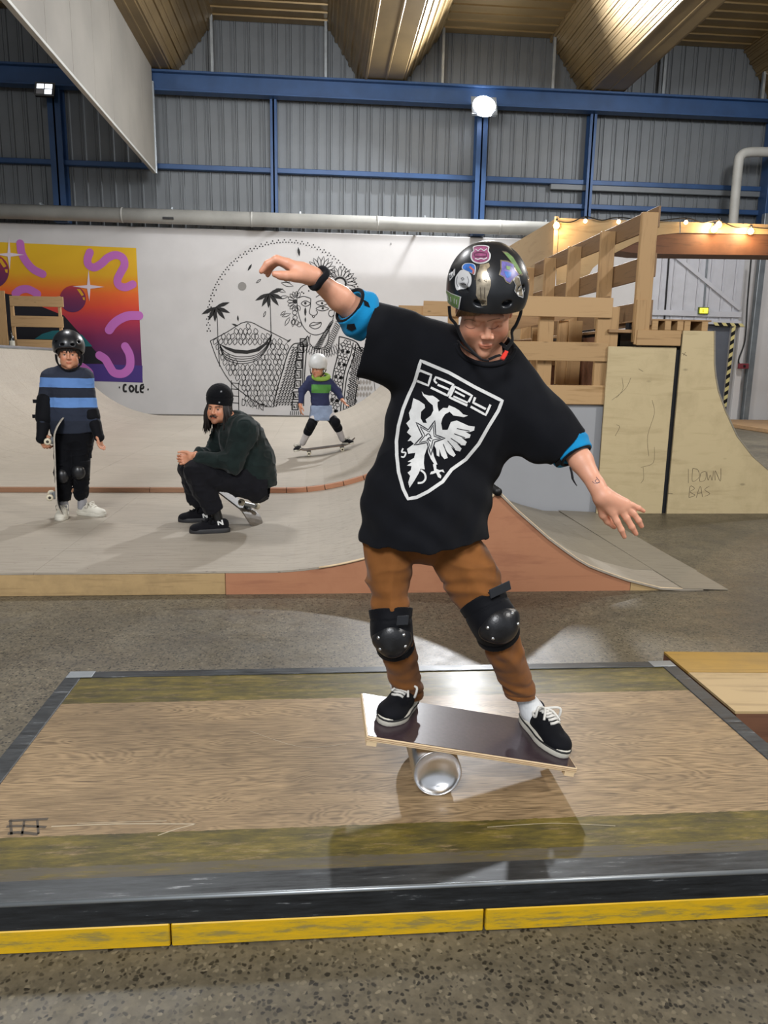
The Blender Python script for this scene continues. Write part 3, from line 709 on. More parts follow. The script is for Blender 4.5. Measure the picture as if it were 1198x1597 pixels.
brown = [U(966, 391), U(990, 378), U(1010, 371), U(1030, 366), U(1060, 363), U(1300, 366), U(1300, 399), U(1000, 395)]
prism('ramp_underside', brown, 'y', UY+0.03, UY+0.5, M_brown, ur)
box('corner_post', (U(868, 340)[0]-0.03, UY-0.03, 1.7), (U(868, 340)[0]+0.03, UY-0.001, U(868, 338)[1]), M_lply, ur, 0.004)
M_bulb = glow('warm bulb', 'ffc070', 22.0); M_bulb2 = glow('warm bulb dim', 'ffd9a8', 6.0)
sl = empty('string_light', (3.5, UY-0.06, 3.3), 'black cable of warm bulbs along the top of the plywood wall', 'string lights')
bp = [(868, 352, 1), (913, 345, 0), (965, 346, 0), (1070, 347, 0), (1121, 351, 1), (1171, 361, 1)]
wire = []
for i, (a, b_, s) in enumerate(bp):
    wire.append(aty(a, b_-7, UY-0.06))
    if i < len(bp)-1: wire.append(aty((a+bp[i+1][0])/2, (b_+bp[i+1][1])/2-2, UY-0.06))
wire += [aty(1200, 356, UY-0.06), aty(1260, 352, UY-0.06)]
tube('cable', catmull(wire, 5), 0.008, M_black, sl, 6)
for a, b_, s in bp+[(1114, 358, 1)]:
    c = aty(a, b_, UY-0.06); r = 0.045 if s else 0.03
    lathe('bulb', [(0, -r), (r*0.7, -r*0.7), (r, 0), (r*0.75, r*0.7), (r*0.35, r*1.1), (0, r*1.15)], M_bulb if s else M_bulb2, sl, 12, Matrix.Translation(c))
    lathe('socket', [(0, r*1.0), (r*0.42, r*1.0), (r*0.42, r*2.0), (0, r*2.0)], M_black, sl, 8, Matrix.Translation(c))
for px, py in ((866, 350), (1118, 353), (1171, 360)):
    l = bpy.data.lights.new('bulb_light', 'POINT'); l.energy = 22; l.color = (1.0, 0.68, 0.36); l.shadow_soft_size = 0.04
    o = bpy.data.objects.new('bulb_light', l); COL.objects.link(o); o.location = aty(px, py, UY-0.16)

# ================================================================ DOOR side of the back wall
DYw = WY-0.30
def Wb(px, py, y=DYw): p = aty(px, py, y); return p
dr = empty('door_1', (Wb(1080, 450).x, DYw, 0), kind='structure')
xL, xR_ = Wb(1010, 450).x, Wb(1158, 450).x; zTop, zBot = Wb(1080, 380).z, Wb(1080, 505).z
xi = xL
while xi < xR_-0.05:
    x2 = min(xi+0.34, xR_)
    bm = bmesh.new(); bm_box(bm, (xi, DYw, zBot), (x2-0.012, DYw+0.02, zTop+0.15), None, 0.003); bm_box(bm, (xi+0.02, DYw-0.02, zBot), (xi+0.05, DYw, zTop+0.15), None, 0.003)
    from_bm('door_panel', bm, M_white, dr); xi += 0.34
a, b_ = Wb(1046, 393, DYw-.05), Wb(1154, 482, DYw-.05); beam('brace', a, b_, 0.05, 0.10, M_white, dr)
beam('frame_rail', Wb(1012, 487, DYw-.04), Wb(1156, 491, DYw-.04), 0.05, 0.14, M_white, dr)
beam('frame_rail', Wb(1012, 500, DYw-.04), Wb(1156, 504, DYw-.04), 0.05, 0.10, M_white, dr)
beam('frame_stile', Wb(1045, 380, DYw-.03), Wb(1036, 502, DYw-.03), 0.05, 0.03, M_black, dr, upv=(1, 0, 0))
beam('cable_duct', Wb(1105, 380, DYw-.03), Wb(1098, 478, DYw-.03), 0.04, 0.04, M_zinc, dr, upv=(1, 0, 0))
# dark doorway under it
xo0, xo1 = Wb(1085, 560).x, Wb(1137, 560).x
M_leaf = plain('grey blue door leaf', '5f636c', 0.6, 0, 0.05)
tag(box('door_2', (xo0-1.0, DYw+0.1, 0.0), (xo1, DYw+0.14, zBot-0.02), M_leaf, None, 0.003), kind='structure')
def stripes(name, a, b_, w, par):
    """black and yellow warning tape between a and b"""
    a, b_ = Vector(a), Vector(b_); d = b_-a; n = max(3, int(d.length/0.11)); o = []
    t = empty(name, a, None, None); t.parent = par; t.matrix_parent_inverse = parent_inv(par)
    u = d.normalized(); v = Vector((0, 1, 0)).cross(u)
    for i in range(n):
        s, e = a+d*(i/n), a+d*((i+1)/n); k = u*0.07
        P = [s-v*w/2, e-v*w/2, e+v*w/2+k, s+v*w/2+k]; Q = [p+Vector((0, 0.008, 0)) for p in P]
        mesh('stripe', P+Q, [(0, 1, 2, 3), (7, 6, 5, 4), (0, 4, 5, 1), (1, 5, 6, 2), (2, 6, 7, 3), (3, 7, 4, 0)], M_black if i % 2 else M_haz, t)
M_haz = flat('hazard yellow', 'd6c98a', 0.6)
stripes('warning_tape', Wb(1145, 508, DYw-.06), Wb(1130, 640, DYw-.06), 0.10, dr)
stripes('warning_tape', Wb(1112, 505, DYw-.07), Wb(1158, 507, DYw-.07), 0.08, dr)
tag(box('trim_22', (Wb(1145, 560).x+0.05, DYw-0.05, 0.0), (Wb(1158, 560).x, WY, zBot-0.03), M_whitewall, None, 0.01), kind='structure')
tag(box('trim_23', (Wb(1164, 560).x, DYw-0.16, 0.0), (Wb(1164, 560).x+0.16, DYw, Wb(1164, 396).z+1.0), M_zinc, None, 0.01), kind='structure')
tag(box('trim_24', (Wb(1176, 560).x, DYw-0.02, 0.0), (16, WY, ZT), M_whitewall, None, 0.01), kind='structure')
cb = [Wb(1172, 400, DYw-.2), Wb(1166, 470, DYw-.2), Wb(1162, 530, DYw-.2), Wb(1152, 562, DYw-.2), Wb(1158, 572, DYw-.2)]
tag(tube('wall_cable', catmull(cb, 6), 0.02, M_black, None, 6), 'thin black cable hanging down the right-hand pillar to a red box', 'cable')
c = Wb(1160, 571, DYw-.2); ob = empty('call_point', c, 'small dark red box on the pillar beside the striped doorway', 'box')
box('case', (c.x-0.15, c.y-0.05, c.z-0.07), (c.x+0.12, c.y+0.04, c.z+0.07), flat('dull red', '7a3038'), ob, 0.01); box('button', (c.x-0.04, c.y-0.07, c.z-0.03), (c.x+0.02, c.y-0.05, c.z+0.03), M_black, ob, 0.004)
c = Wb(1097, 484.5, DYw-.1); ex = empty('exit_sign', c, 'small glowing yellow green emergency exit sign on the white door', 'sign')
box('case', (c.x-0.14, c.y-0.03, c.z-0.09), (c.x+0.14, c.y+0.03, c.z+0.09), flat('sign green', '5a6a2a'), ex, 0.01)
box('lit_face', (c.x-0.11, c.y-0.036, c.z-0.065), (c.x+0.11, c.y-0.031, c.z+0.065), glow('exit light', 'ffe23a', 2.5), ex, 0.004)
bm = bmesh.new()   # running figure
for a, b_, r in (((-.035, .035), (-.02, -.005), .010), ((-.02, -.005), (-.05, -.04), .008), ((-.02, -.005), (0.0, -.045), .008), ((-.03, .02), (0, .01), .006)):
    bm_tube(bm, [c+Vector((a[0], -.040, a[1])), c+Vector((b_[0], -.040, b_[1]))], r, 6)
from_bm('running_figure', bm, flat('sign dark green', '6b7a1c'), ex)
# low platform far right
tag(box('far_platform', (Wb(1155, 660).x-1.5, 15.5, 0.0), (15, 19.0, 0.10), M_pine_w, None, 0.01), 'low brown wooden platform on the floor at the far right', 'platform')

# ================================================================ LEFT deck: pallet rails and bottle
PY_ = 16.6
pl = empty('pallet_fence', (aty(50, 500, PY_).x, PY_, ZDL), 'pine pallet-like fence with two slots on the left ramp deck', 'fence')
def fl(x0, y0, x1, y1, y=PY_, mat=M_pineB, name='fence_board', th=0.03, par=pl):
    a = aty(x0, y0, y); b_ = aty(x1, y1, y); return box(name, (a.x, y, b_.z), (b_.x, y+th, a.z), mat, par, 0.004)
fl(14, 461, 99, 479); fl(16, 492, 99, 511); fl(18, 529, 98, 549)
fl(14, 462, 26, 548, PY_+0.03, M_pine_z, 'fence_post', 0.06); fl(89, 462, 99, 548, PY_+0.03, M_pine_z, 'fence_post', 0.06)
pn = empty('pine_panel', (aty(0, 500, PY_).x, PY_-.3, ZDL), 'upright pine board panel at the left edge, left of the bottle', 'panel')
fl(-60, 453, -14, 549, PY_-0.05, M_pine_z, 'board', 0.03, pn); fl(-13, 453, 14, 549, PY_-0.05, M_pine_z, 'board', 0.03, pn)
c = aty(20, 548, PY_-0.25); c.z = ZDL
bt = empty('bottle', c, 'dark bottle with a pale label standing on the left ramp deck', 'bottle')
Mb = Matrix.Translation(c)
lathe('glass_body', [(0, 0), (.05, 0), (.052, .02), (.052, .2), (.045, .24), (.02, .29), (.018, .36), (.02, .365), (0, .366)], plain('dark bottle glass', '1b1c1a', 0.15), bt, 14, Mb)
lathe('paper_label', [(.0535, .05), (.0535, .17)], flat('label paper', 'b9b7aa'), bt, 14, Mb)

# ================================================================ MURALS painted on the white wall
MY = WY-0.004
def mp(px, py, y): p = aty(px, py, y); return (p.x, y, p.z)
def poly_paint(name, pts, mat, par, lay=1, smooth=0):
    y = WY-0.004*lay
    P = [aty(a, b, y) for a, b in pts]
    if smooth: P = catmull(P, smooth, True)
    bm = bmesh.new(); V = [bm.verts.new((p.x, y, p.z)) for p in P]
    es = [bm.edges.new((V[i], V[(i+1) % len(V)])) for i in range(len(V))]
    bmesh.ops.triangle_fill(bm, use_beauty=True, edges=es)
    for f in bm.faces:
        f.normal_update()
        if f.normal.y > 0: f.normal_flip()
    return from_bm(name, bm, mat, par)
def bm_stroke(bm, P, w, y, closed=False, taper=False):
    """flat painted line through world points P (x,z)"""
    n = len(P); L = []; R = []
    for i, p in enumerate(P):
        a = P[(i-1) % n] if (closed or i > 0) else p; b = P[(i+1) % n] if (closed or i < n-1) else p
        tx, tz = b[0]-a[0], b[1]-a[1]; l = math.hypot(tx, tz) or 1; nx, nz = -tz/l, tx/l
        ww = w*(math.sin(PI*(i+.3)/(n-1+.6)) if taper else 1)/2
        L.append(bm.verts.new((p[0]+nx*ww, y, p[1]+nz*ww))); R.append(bm.verts.new((p[0]-nx*ww, y, p[1]-nz*ww)))
    for i in range(n if closed else n-1):
        j = (i+1) % n; bm.faces.new((L[i], R[i], R[j], L[j]))
def disc(bm, x, z, r, y, seg=8, rz=1.0): bm.faces.new([bm.verts.new((x+r*math.cos(-2*PI*k/seg), y, z+r*rz*math.sin(-2*PI*k/seg))) for k in range(seg)])
def caps(bm, P, w, y):
    for p in (P[0], P[-1]): disc(bm, p[0], p[1], w/2, y, 14)
cm = empty('colour_mural', (aty(110, 597, WY).x, WY, 1.0), 'square sunset-coloured mural with pink squiggles and red spheres on the white wall', 'mural')
def grad_mat():
    m, nt, b = new_mat('sunset paint'); sp = node(nt, 'ShaderNodeSeparateXYZ'); nt.links.new(coords(nt), sp.inputs[0])
    z0, z1 = aty(110, 597, WY).z, aty(110, 382, WY).z
    f = math_n(nt, 'DIVIDE', math_n(nt, 'SUBTRACT', sp.outputs[2], z0), z1-z0)
    f = math_n(nt, 'ADD', f, math_n(nt, 'MULTIPLY', math_n(nt, 'SUBTRACT', noise(nt, coords(nt), 3, 4), 0.5), 0.04))
    nt.links.new(ramp(nt, f, [(0.0, '54246e'), (0.22, '5b1f5c'), (0.36, '842454'), (0.47, 'b8304a'), (0.56, 'e04a30'), (0.66, 'ee6a28'), (0.74, 'e8921f'), (0.80, 'e6ae1c'), (1.0, 'e6b81e')]), b.inputs['Base Color'])
    b.inputs['Roughness'].default_value = 0.7; return m
def A5(u, v): return (u*0.2003, 370+v*0.2003)
poly_paint('painted_background', [A5(-600, 25), A5(0, 38), A5(1060, 84), A5(1112, 1132), A5(650, 1118), A5(0, 1095), A5(-600, 1080)], grad_mat(), cm, 1)
M_void = flat('mural night black', '14131c'); M_teal = flat('mural teal', '1f6f78'); M_pink = flat('mural pink', 'c76fc0'); M_purple = flat('mural purple', '46307e')
poly_paint('painted_wedge', [A5(-600, 300), A5(100, 450), A5(498, 610), A5(830, 985), A5(620, 985), A5(620, 1116), A5(0, 1092), A5(-600, 1078)], M_void, cm, 2)
poly_paint('painted_sea', [A5(-600, 985), A5(620, 985), A5(830, 990), A5(1110, 1000), A5(1110, 1131), A5(650, 1117), A5(0, 1094), A5(-600, 1079)], M_purple, cm, 2.5)
poly_paint('painted_dome', [A5(270, 792), A5(330, 752), A5(410, 728), A5(520, 722), A5(640, 760), A5(720, 850), A5(560, 850), A5(420, 795)], M_teal, cm, 3)
def worm(pts, w, lay=4):
    y = WY-0.004*lay; P = [aty(*A5(*p), y) for p in pts]; P = [(p.x, p.z) for p in catmull(P, 8)]
    bm = bmesh.new(); bm_stroke(bm, P, w, y); caps(bm, P, w, y-0.001)
    for f in bm.faces:
        f.normal_update()
        if f.normal.y > 0: f.normal_flip()
    from_bm('pink_squiggle', bm, M_pink, cm)
W_ = 0.19
worm([(158, 48), (168, 120), (205, 190), (260, 250), (332, 286)], W_); worm([(700, 118), (682, 170), (690, 215), (735, 235), (790, 205), (840, 160), (900, 138), (955, 160), (970, 215), (940, 275), (915, 330), (925, 372), (975, 390), (1035, 366)], W_*1.0)
worm([(1082, 610), (1000, 612), (930, 640), (880, 680), (850, 722)], W_*1.15); worm([(975, 850), (1010, 920), (1010, 1010), (960, 1060), (890, 1055), (850, 1000), (820, 950), (775, 920)], W_*1.1)
worm([(120, 440), (160, 410), (220, 405), (290, 440)], W_*1.0); worm([(700, 1090), (690, 1050), (640, 1010)], W_*1.1)
def sphere_paint(u, v, r):
    m, nt, b = new_mat('mural sphere'); c = aty(*A5(u, v), WY); sp = node(nt, 'ShaderNodeSeparateXYZ'); nt.links.new(coords(nt), sp.inputs[0])
    R = r*0.2003*WY/FPX
    f = math_n(nt, 'DIVIDE', math_n(nt, 'SUBTRACT', sp.outputs[2], c.z-R), 2*R)
    nt.links.new(ramp(nt, f, [(0, '55265a'), (0.5, '7c2a52'), (0.8, 'a03048'), (1.0, 'c43c34')]), b.inputs['Base Color']); b.inputs['Roughness'].default_value = .7
    poly_paint('painted_sphere', [A5(u+r*math.cos(2*PI*k/28), v+r*1.02*math.sin(2*PI*k/28)) for k in range(28)], m, cm, 5)
    poly_paint('sphere_highlight', [A5(u+r*.30, v-r*.75), A5(u+r*.55, v-r*.75), A5(u+r*.85, v-r*.3), A5(u+r*.68, v-r*.22)], flat('mural gold', 'e0a824'), cm, 6)
    poly_paint('sphere_highlight', [A5(u+r*.74, v-r*.12), A5(u+r*.92, v-r*.12), A5(u+r*.92, v+r*.1), A5(u+r*.8, v+r*.08)], flat('mural gold', 'e0a824'), cm, 6)
sphere_paint(567, 480, 102); sphere_paint(-60, 265, 130)
def sparkle(u, v, a, b_): poly_paint('painted_star', [A5(u, v-a), A5(u+12, v-14), A5(u+b_, v+2), A5(u+14, v+16), A5(u+6, v+a*.85), A5(u-12, v+14), A5(u-b_, v-2), A5(u-12, v-12)], flat('mural star white', 'ead9e4'), cm, 7)
sparkle(690, 385, 135, 125); sparkle(70, 135, 140, 120)
M_ink = flat('mural black ink', '1a1818')
def ink_text(name, strokes, f, w, par, lay=2):
    y = WY-0.004*lay; bm = bmesh.new()
    for s in strokes:
        P = [aty(*f(*p), y) for p in s]; P = catmull(P, 5) if len(P) > 2 else P
        bm_stroke(bm, [(p.x, p.z) for p in P], w, y)
    return from_bm(name, bm, M_ink, par)
ink_text('signature', [[(925, 1168), (935, 1170)], [(985, 1150), (968, 1150), (962, 1178), (968, 1200), (988, 1198)], [(1022, 1152), (1008, 1175), (1022, 1203), (1042, 1180), (1022, 1152)],
    [(1062, 1150), (1060, 1204), (1082, 1204)], [(1120, 1148), (1098, 1155), (1096, 1200), (1118, 1208)], [(1096, 1180), (1114, 1176), (1118, 1158)], [(1148, 1184), (1158, 1186)]], A5, 0.05, cm)

lm = empty('line_mural', (aty(450, 640, WY).x, WY, 0.5), 'black ink mural of a woman with flowers, palms and a hammock on the white wall', 'mural')
def B3(u, v): return (300+u/3.744, 350+v/3.744)
LY = WY-0.008
def ink(name, items, w=0.022, mat=None):
    """items: (kind, points) with kind 's' line, 'c' closed line, 'f' filled"""
    bm = bmesh.new()
    for kind, pts, *rest in items:
        P = [aty(*B3(*p), LY) for p in pts]; ww = rest[0] if rest else w
        if kind in 'sc' and len(P) > 2 and (len(rest) < 2): P = catmull(P, 4, kind == 'c')
        if kind == 'f':
            P2 = [(p.x, p.z) for p in P]; vs = [bm.verts.new((x, LY-0.001, z)) for x, z in P2]
            f = bm.faces.new(vs); f.normal_update()
            if f.normal.y > 0: f.normal_flip()
        elif kind == 'd':
            for p in P: disc(bm, p.x, p.z, ww, LY)
        else: bm_stroke(bm, [(p.x, p.z) for p in P], ww, LY, kind == 'c')
    return from_bm(name, bm, mat or M_ink, lm)
def leafp(u, v, L, a, k=0.28):
    """leaf outline from its base (u,v), length L, heading a degrees (0 right, 90 down)"""
    c, s = math.cos(math.radians(a)), math.sin(math.radians(a)); out = []
    for t, h in ((0, 0), (.3, k*.8), (.55, k), (.8, k*.55), (1, 0), (.8, -k*.55), (.55, -k), (.3, -k*.8)):
        out.append((u+c*L*t-s*L*h*.5, v+s*L*t+c*L*h*.5))
    return out
# dotted arch
dots = []
for k in range(47):
    t = math.radians(172-184+360-(k*4.35)) if False else math.radians(187-k*4.35)
    cx, cy = 548+455*math.cos(t), 560-462*math.sin(t)
    dots.append(('d', [(cx, cy-8), (cx-9, cy+6), (cx+9, cy+6)], 0.018))
tag(ink('dot_arch', dots), kind='stuff')
ink('falling_leaves', [('f', leafp(618, 132, 56, 82)), ('f', leafp(348, 230, 48, 120)), ('c', leafp(400, 320, 34, 140)), ('f', leafp(265, 530, 38, 85)), ('f', leafp(230, 580, 40, 20)), ('f', leafp(578, 668, 36, 140)),
    ('c', leafp(428, 508, 34, 110)), ('c', leafp(1090, 455, 44, 120)), ('f', leafp(1160, 105, 18, 90))], 0.014)
ink('grey_moon', [('f', [(291+25*math.cos(2*PI*k/16), 361+25*math.sin(2*PI*k/16)) for k in range(16)])], mat=flat('mural moon grey', '8f8c88'))
palm = [('s', [(133, 485), (146, 560), (150, 680), (160, 830)]), ('s', [(452, 405), (456, 500), (460, 640), (455, 720)])]
for i_, (u, v) in enumerate(((135, 482), (448, 402))):
    ink('palm_tree', [palm[i_]]+[('f', leafp(u, v, L, a, 0.26)) for a, L in ((-18, 88), (22, 92), (52, 92), (92, 88), (118, 90), (152, 92))], 0.02)
pass
hm = [('f', [(155, 695), (200, 715), (250, 730), (320, 735), (370, 725), (420, 695), (465, 640), (435, 700), (390, 740), (320, 756), (250, 752), (195, 728)])]
for k in range(4): d = k*13; hm.append(('s', [(158, 697), (185, 738+d), (245, 768+d), (315, 772+d), (385, 755+d*.8), (440, 700+d*.5), (465, 642)]))
ink('hammock', hm, 0.018)
# leafy mountain: rows of scales inside an outline
mt = [('s', [(105, 680), (200, 630), (315, 568), (420, 610), (560, 680)], 0.02), ('s', [(105, 680), (150, 800), (215, 910), (290, 980), (385, 1045), (440, 1060)], 0.02)]
def in_mt(u, v):
    top = 568+abs(u-315)*0.50; l = 105+(v-680)*0.62 if v > 680 else 315-(v-568)*2.0
    r = 560-(v-680)*0.22 if v > 680 else 315+(v-568)*2.2
    return top < v < 1060 and l < u < r
v = 575; row = 0
while v < 1040:
    u = 100+(row % 2)*14
    while u < 580:
        if in_mt(u, v) and in_mt(u, v+26) and not (160 < u < 460 and 690 < v < 800 and (v-690) < 110*math.sin(max(0, min(1, (u-155)/310))*PI)):
            mt.append(('c', leafp(u+random.uniform(-2, 2), v, 40, 90+random.uniform(-14, 14)+(u-315)*-0.06, 0.62), 0.017, 1))
        u += 28
    v += 30; row += 1
ink('leafy_mountain', mt)
ld = [('s', [(228, 910), (232, 1075)]), ('s', [(270, 925), (272, 1085)])]+[('s', [(228, y), (272, y+4)]) for y in (925, 960, 1000, 1040)]
ink('ladder', ld, 0.02)
ink('artist_signature', [('s', [(292, 1018), (290, 1055)], .018), ('s', [(292, 1018), (308, 1030), (305, 1055), (290, 1056)], .018), ('s', [(318, 1062), (320, 1025), (340, 1066), (342, 1028)], .018, 1), ('s', [(352, 1072), (366, 1034), (378, 1078)], .018, 1), ('s', [(357, 1060), (373, 1062)], .018),
    ('s', [(388, 1080), (388, 1042), (402, 1050), (390, 1062), (408, 1084)], .018, 1), ('s', [(400, 1048), (425, 1050)], .018), ('s', [(413, 1050), (413, 1088)], .018), ('s', [(415, 1064), (475, 1066)], .012)])
# woman: face
ink('face', [('s', [(612, 400), (612, 470), (625, 540), (650, 600), (685, 635), (725, 645), (765, 632), (800, 600), (825, 540), (832, 480)]), ('s', [(612, 400), (640, 362), (690, 345), (740, 350)]),
    ('s', [(618, 430), (650, 420), (690, 432)]), ('s', [(692, 432), (690, 480), (683, 515), (700, 530), (722, 528), (732, 512), (722, 502)]), ('s', [(700, 535), (708, 545), (716, 535)]),
    ('c', [(636, 462), (660, 446), (690, 462), (662, 478)]), ('d', [(660, 460)], 0.035), ('c', [(722, 458), (755, 445), (792, 458), (757, 475)]), ('c', [(722, 492), (757, 478), (796, 492), (760, 505)]), ('d', [(758, 460), (762, 490)], 0.032),
    ('s', [(722, 425), (760, 405), (800, 420)]), ('f', leafp(660, 482, 55, 90, .25)), ('f', leafp(660, 540, 34, 90, .25)), ('c', [(684, 592), (705, 572), (725, 575), (753, 572), (745, 598), (715, 610)]), ('s', [(684, 592), (715, 588), (752, 574)]),
    ('s', [(822, 500), (800, 505), (798, 530), (815, 540), (825, 528)]), ('d', [(640, 395), (680, 388), (650, 402)], 0.02),
    ('s', [(690, 645), (685, 690), (710, 720), (745, 725), (785, 705), (795, 670), (800, 610)])], 0.019)
fl_ = []
for (u, v, n, r0, L) in ((752, 275, 18, 26, 64), (862, 345, 20, 34, 68)):
    fl_ += [('c', leafp(u+r0*math.cos(2*PI*k/n), v+r0*math.sin(2*PI*k/n), L, 360*k/n, .30), .016, 1) for k in range(n)]
    fl_ += [('c', [(u+r0*math.cos(2*PI*k/10), v+r0*math.sin(2*PI*k/10)) for k in range(10)], .05)]
for k in range(11): a = 60+k*24; fl_.append(('c', leafp(604+14*math.cos(math.radians(a)), 450+24*math.sin(math.radians(a)), 36, a, .6), .016, 1))
fl_ += [('d', [(600, 450)], .06)]
for u, v, a, L in ((545, 395, 200, 60), (590, 360, 195, 75), (570, 340, 215, 60), (560, 420, 170, 55), (575, 520, 160, 55), (570, 540, 120, 60), (595, 545, 100, 55), (545, 505, 140, 40)): fl_.append(('c', leafp(u, v, L, a, .3), .016, 1))
for u, v in ((598, 515), (600, 545), (610, 575), (625, 585), (590, 570)): fl_.append(('c', [(u+13*math.cos(2*PI*k/8), v+13*math.sin(2*PI*k/8)) for k in range(8)], .016))
ink('flower_crown', fl_)
hr_ = []
for k in range(16): u = 825-k*5; v = 560+k*11; hr_.append(('c', leafp(u, v, 46, 130+k*3, .32), .015, 1)); hr_.append(('c', leafp(u+12, v+4, 44, 50-k*1.5, .32), .015, 1))
for k in range(15): hr_.append(('c', leafp(672+k*13, 690+30*math.sin(PI*k/14), 58, 110-k*3, .32), .015, 1))
ink('leaf_braid', hr_)
# jacket: left panel of hooks, column of squares, flower column, ring column
jk = [('s', [(675, 650), (640, 690), (590, 700), (555, 760), (520, 880), (490, 980), (475, 1066)]), ('s', [(680, 655), (665, 760), (655, 900), (650, 1060)]), ('s', [(648, 690), (645, 900), (640, 1060)]),
      ('s', [(858, 655), (850, 760), (825, 860), (818, 930)]), ('s', [(940, 690), (925, 760), (890, 860), (875, 980), (865, 1100)]), ('s', [(955, 700), (940, 780), (905, 880), (888, 1000), (880, 1105)]),
      ('s', [(960, 690), (1000, 760), (1022, 790), (985, 850), (960, 950), (945, 1110)]), ('s', [(858, 655), (900, 665), (960, 690), (990, 740)])]
ink('jacket_outline', jk, 0.028)
hk = []
v = 720
while v < 1060:
    f = (v-700)/360; l = 590-f*110; r = 612-f*28; u = l
    while u < r: hk.append(('s', [(u, v), (u+9, v-5), (u+11, v+6), (u+3, v+13)], .028, 1)); u += 17
    v += 17
ink('hook_pattern', hk)
sq = []
for k, (u, v) in enumerate(((648, 690), (634, 725), (628, 768), (622, 818), (617, 875), (615, 935), (608, 1000), (600, 1060))):
    s = 17; sq += [('c', [(u-s, v-s*1.3), (u+s, v-s*1.3), (u+s, v+s*1.3), (u-s, v+s*1.3)], .045, 1), ('c', [(u-8, v-11), (u+8, v-11), (u+8, v+11), (u-8, v+11)], .02, 1), ('f', [(u-8, v+11), (u+2, v+11), (u-2, v+2), (u-8, v-4)])]
for k in range(6): sq.append(('s', [(575+k*11, 1090), (572+k*12, 1112)], .02, 1))
ink('square_column', sq)
fc = []
for (u, v) in ((900, 705), (880, 780), (860, 855), (845, 925), (838, 990), (830, 1050)):
    fc += [('c', leafp(u+6*math.cos(2*PI*k/6), v+6*math.sin(2*PI*k/6), 28, 60*k+20, .75), .018, 1) for k in range(6)]
    fc += [('f', leafp(u-32, v+26, 26, 40, .9)), ('f', leafp(u+22, v+34, 24, 150, .9)), ('f', leafp(u-6, v+40, 20, 0, 1.0))]
ink('flower_column', fc)
rg = []
v = 725; row = 0
while v < 1100:
    f = (v-700)/400; l = 952-f*60; r = 1010-f*60+ (8 if v < 850 else 0)
    if v > 790: r = 985-(v-850)*0.16
    u = l+(row % 2)*9
    while u < r: rg.append(('c', [(u+7.5*math.cos(2*PI*k/6), v+7.5*math.sin(2*PI*k/6)) for k in range(6)], .026, 1)); u += 21
    v += 18; row += 1
ink('ring_column', rg)
ink('arm_and_feathers', [('s', [(1022, 795), (1045, 830), (1060, 900), (1075, 1045)]), ('f', leafp(1012, 850, 36, 90, .4)), ('s', [(985, 850), (1000, 810), (1022, 795)])], .014)
ink('feather_pattern', [('f', leafp(965+k*18+(j % 2)*8, 905+j*36, 32, 90, .5)) for j in range(3) for k in range(5)], mat=flat('mural faint grey', 'a09a93'))
ink('rock_line', [('s', [(100, 1108), (300, 1110), (560, 1120), (700, 1122)], .012)])
# ================================================================ BODY KIT: smooth solid shapes on a grid, turned into one surface
from mathutils.bvhtree import BVHTree
V3 = lambda p: np.array((p[0], p[1], p[2]), dtype=np.float32)
rng_ = np.random.RandomState(5); LAT = rng_.rand(32, 32, 32).astype(np.float32)
def vnoise(p, f):
    q = p*f; i = np.floor(q).astype(np.int64); t = (q-i).astype(np.float32); t = t*t*(3-2*t); i &= 31; j = (i+1) & 31
    g = lambda a, b, c: LAT[a, b, c]
    x0, y0, z0 = i[:, 0], i[:, 1], i[:, 2]; x1, y1, z1 = j[:, 0], j[:, 1], j[:, 2]; tx, ty, tz = t[:, 0], t[:, 1], t[:, 2]
    c00 = g(x0, y0, z0)*(1-tx)+g(x1, y0, z0)*tx; c10 = g(x0, y1, z0)*(1-tx)+g(x1, y1, z0)*tx
    c01 = g(x0, y0, z1)*(1-tx)+g(x1, y0, z1)*tx; c11 = g(x0, y1, z1)*(1-tx)+g(x1, y1, z1)*tx
    return (c00*(1-ty)+c10*ty)*(1-tz)+(c01*(1-ty)+c11*ty)*tz-0.5
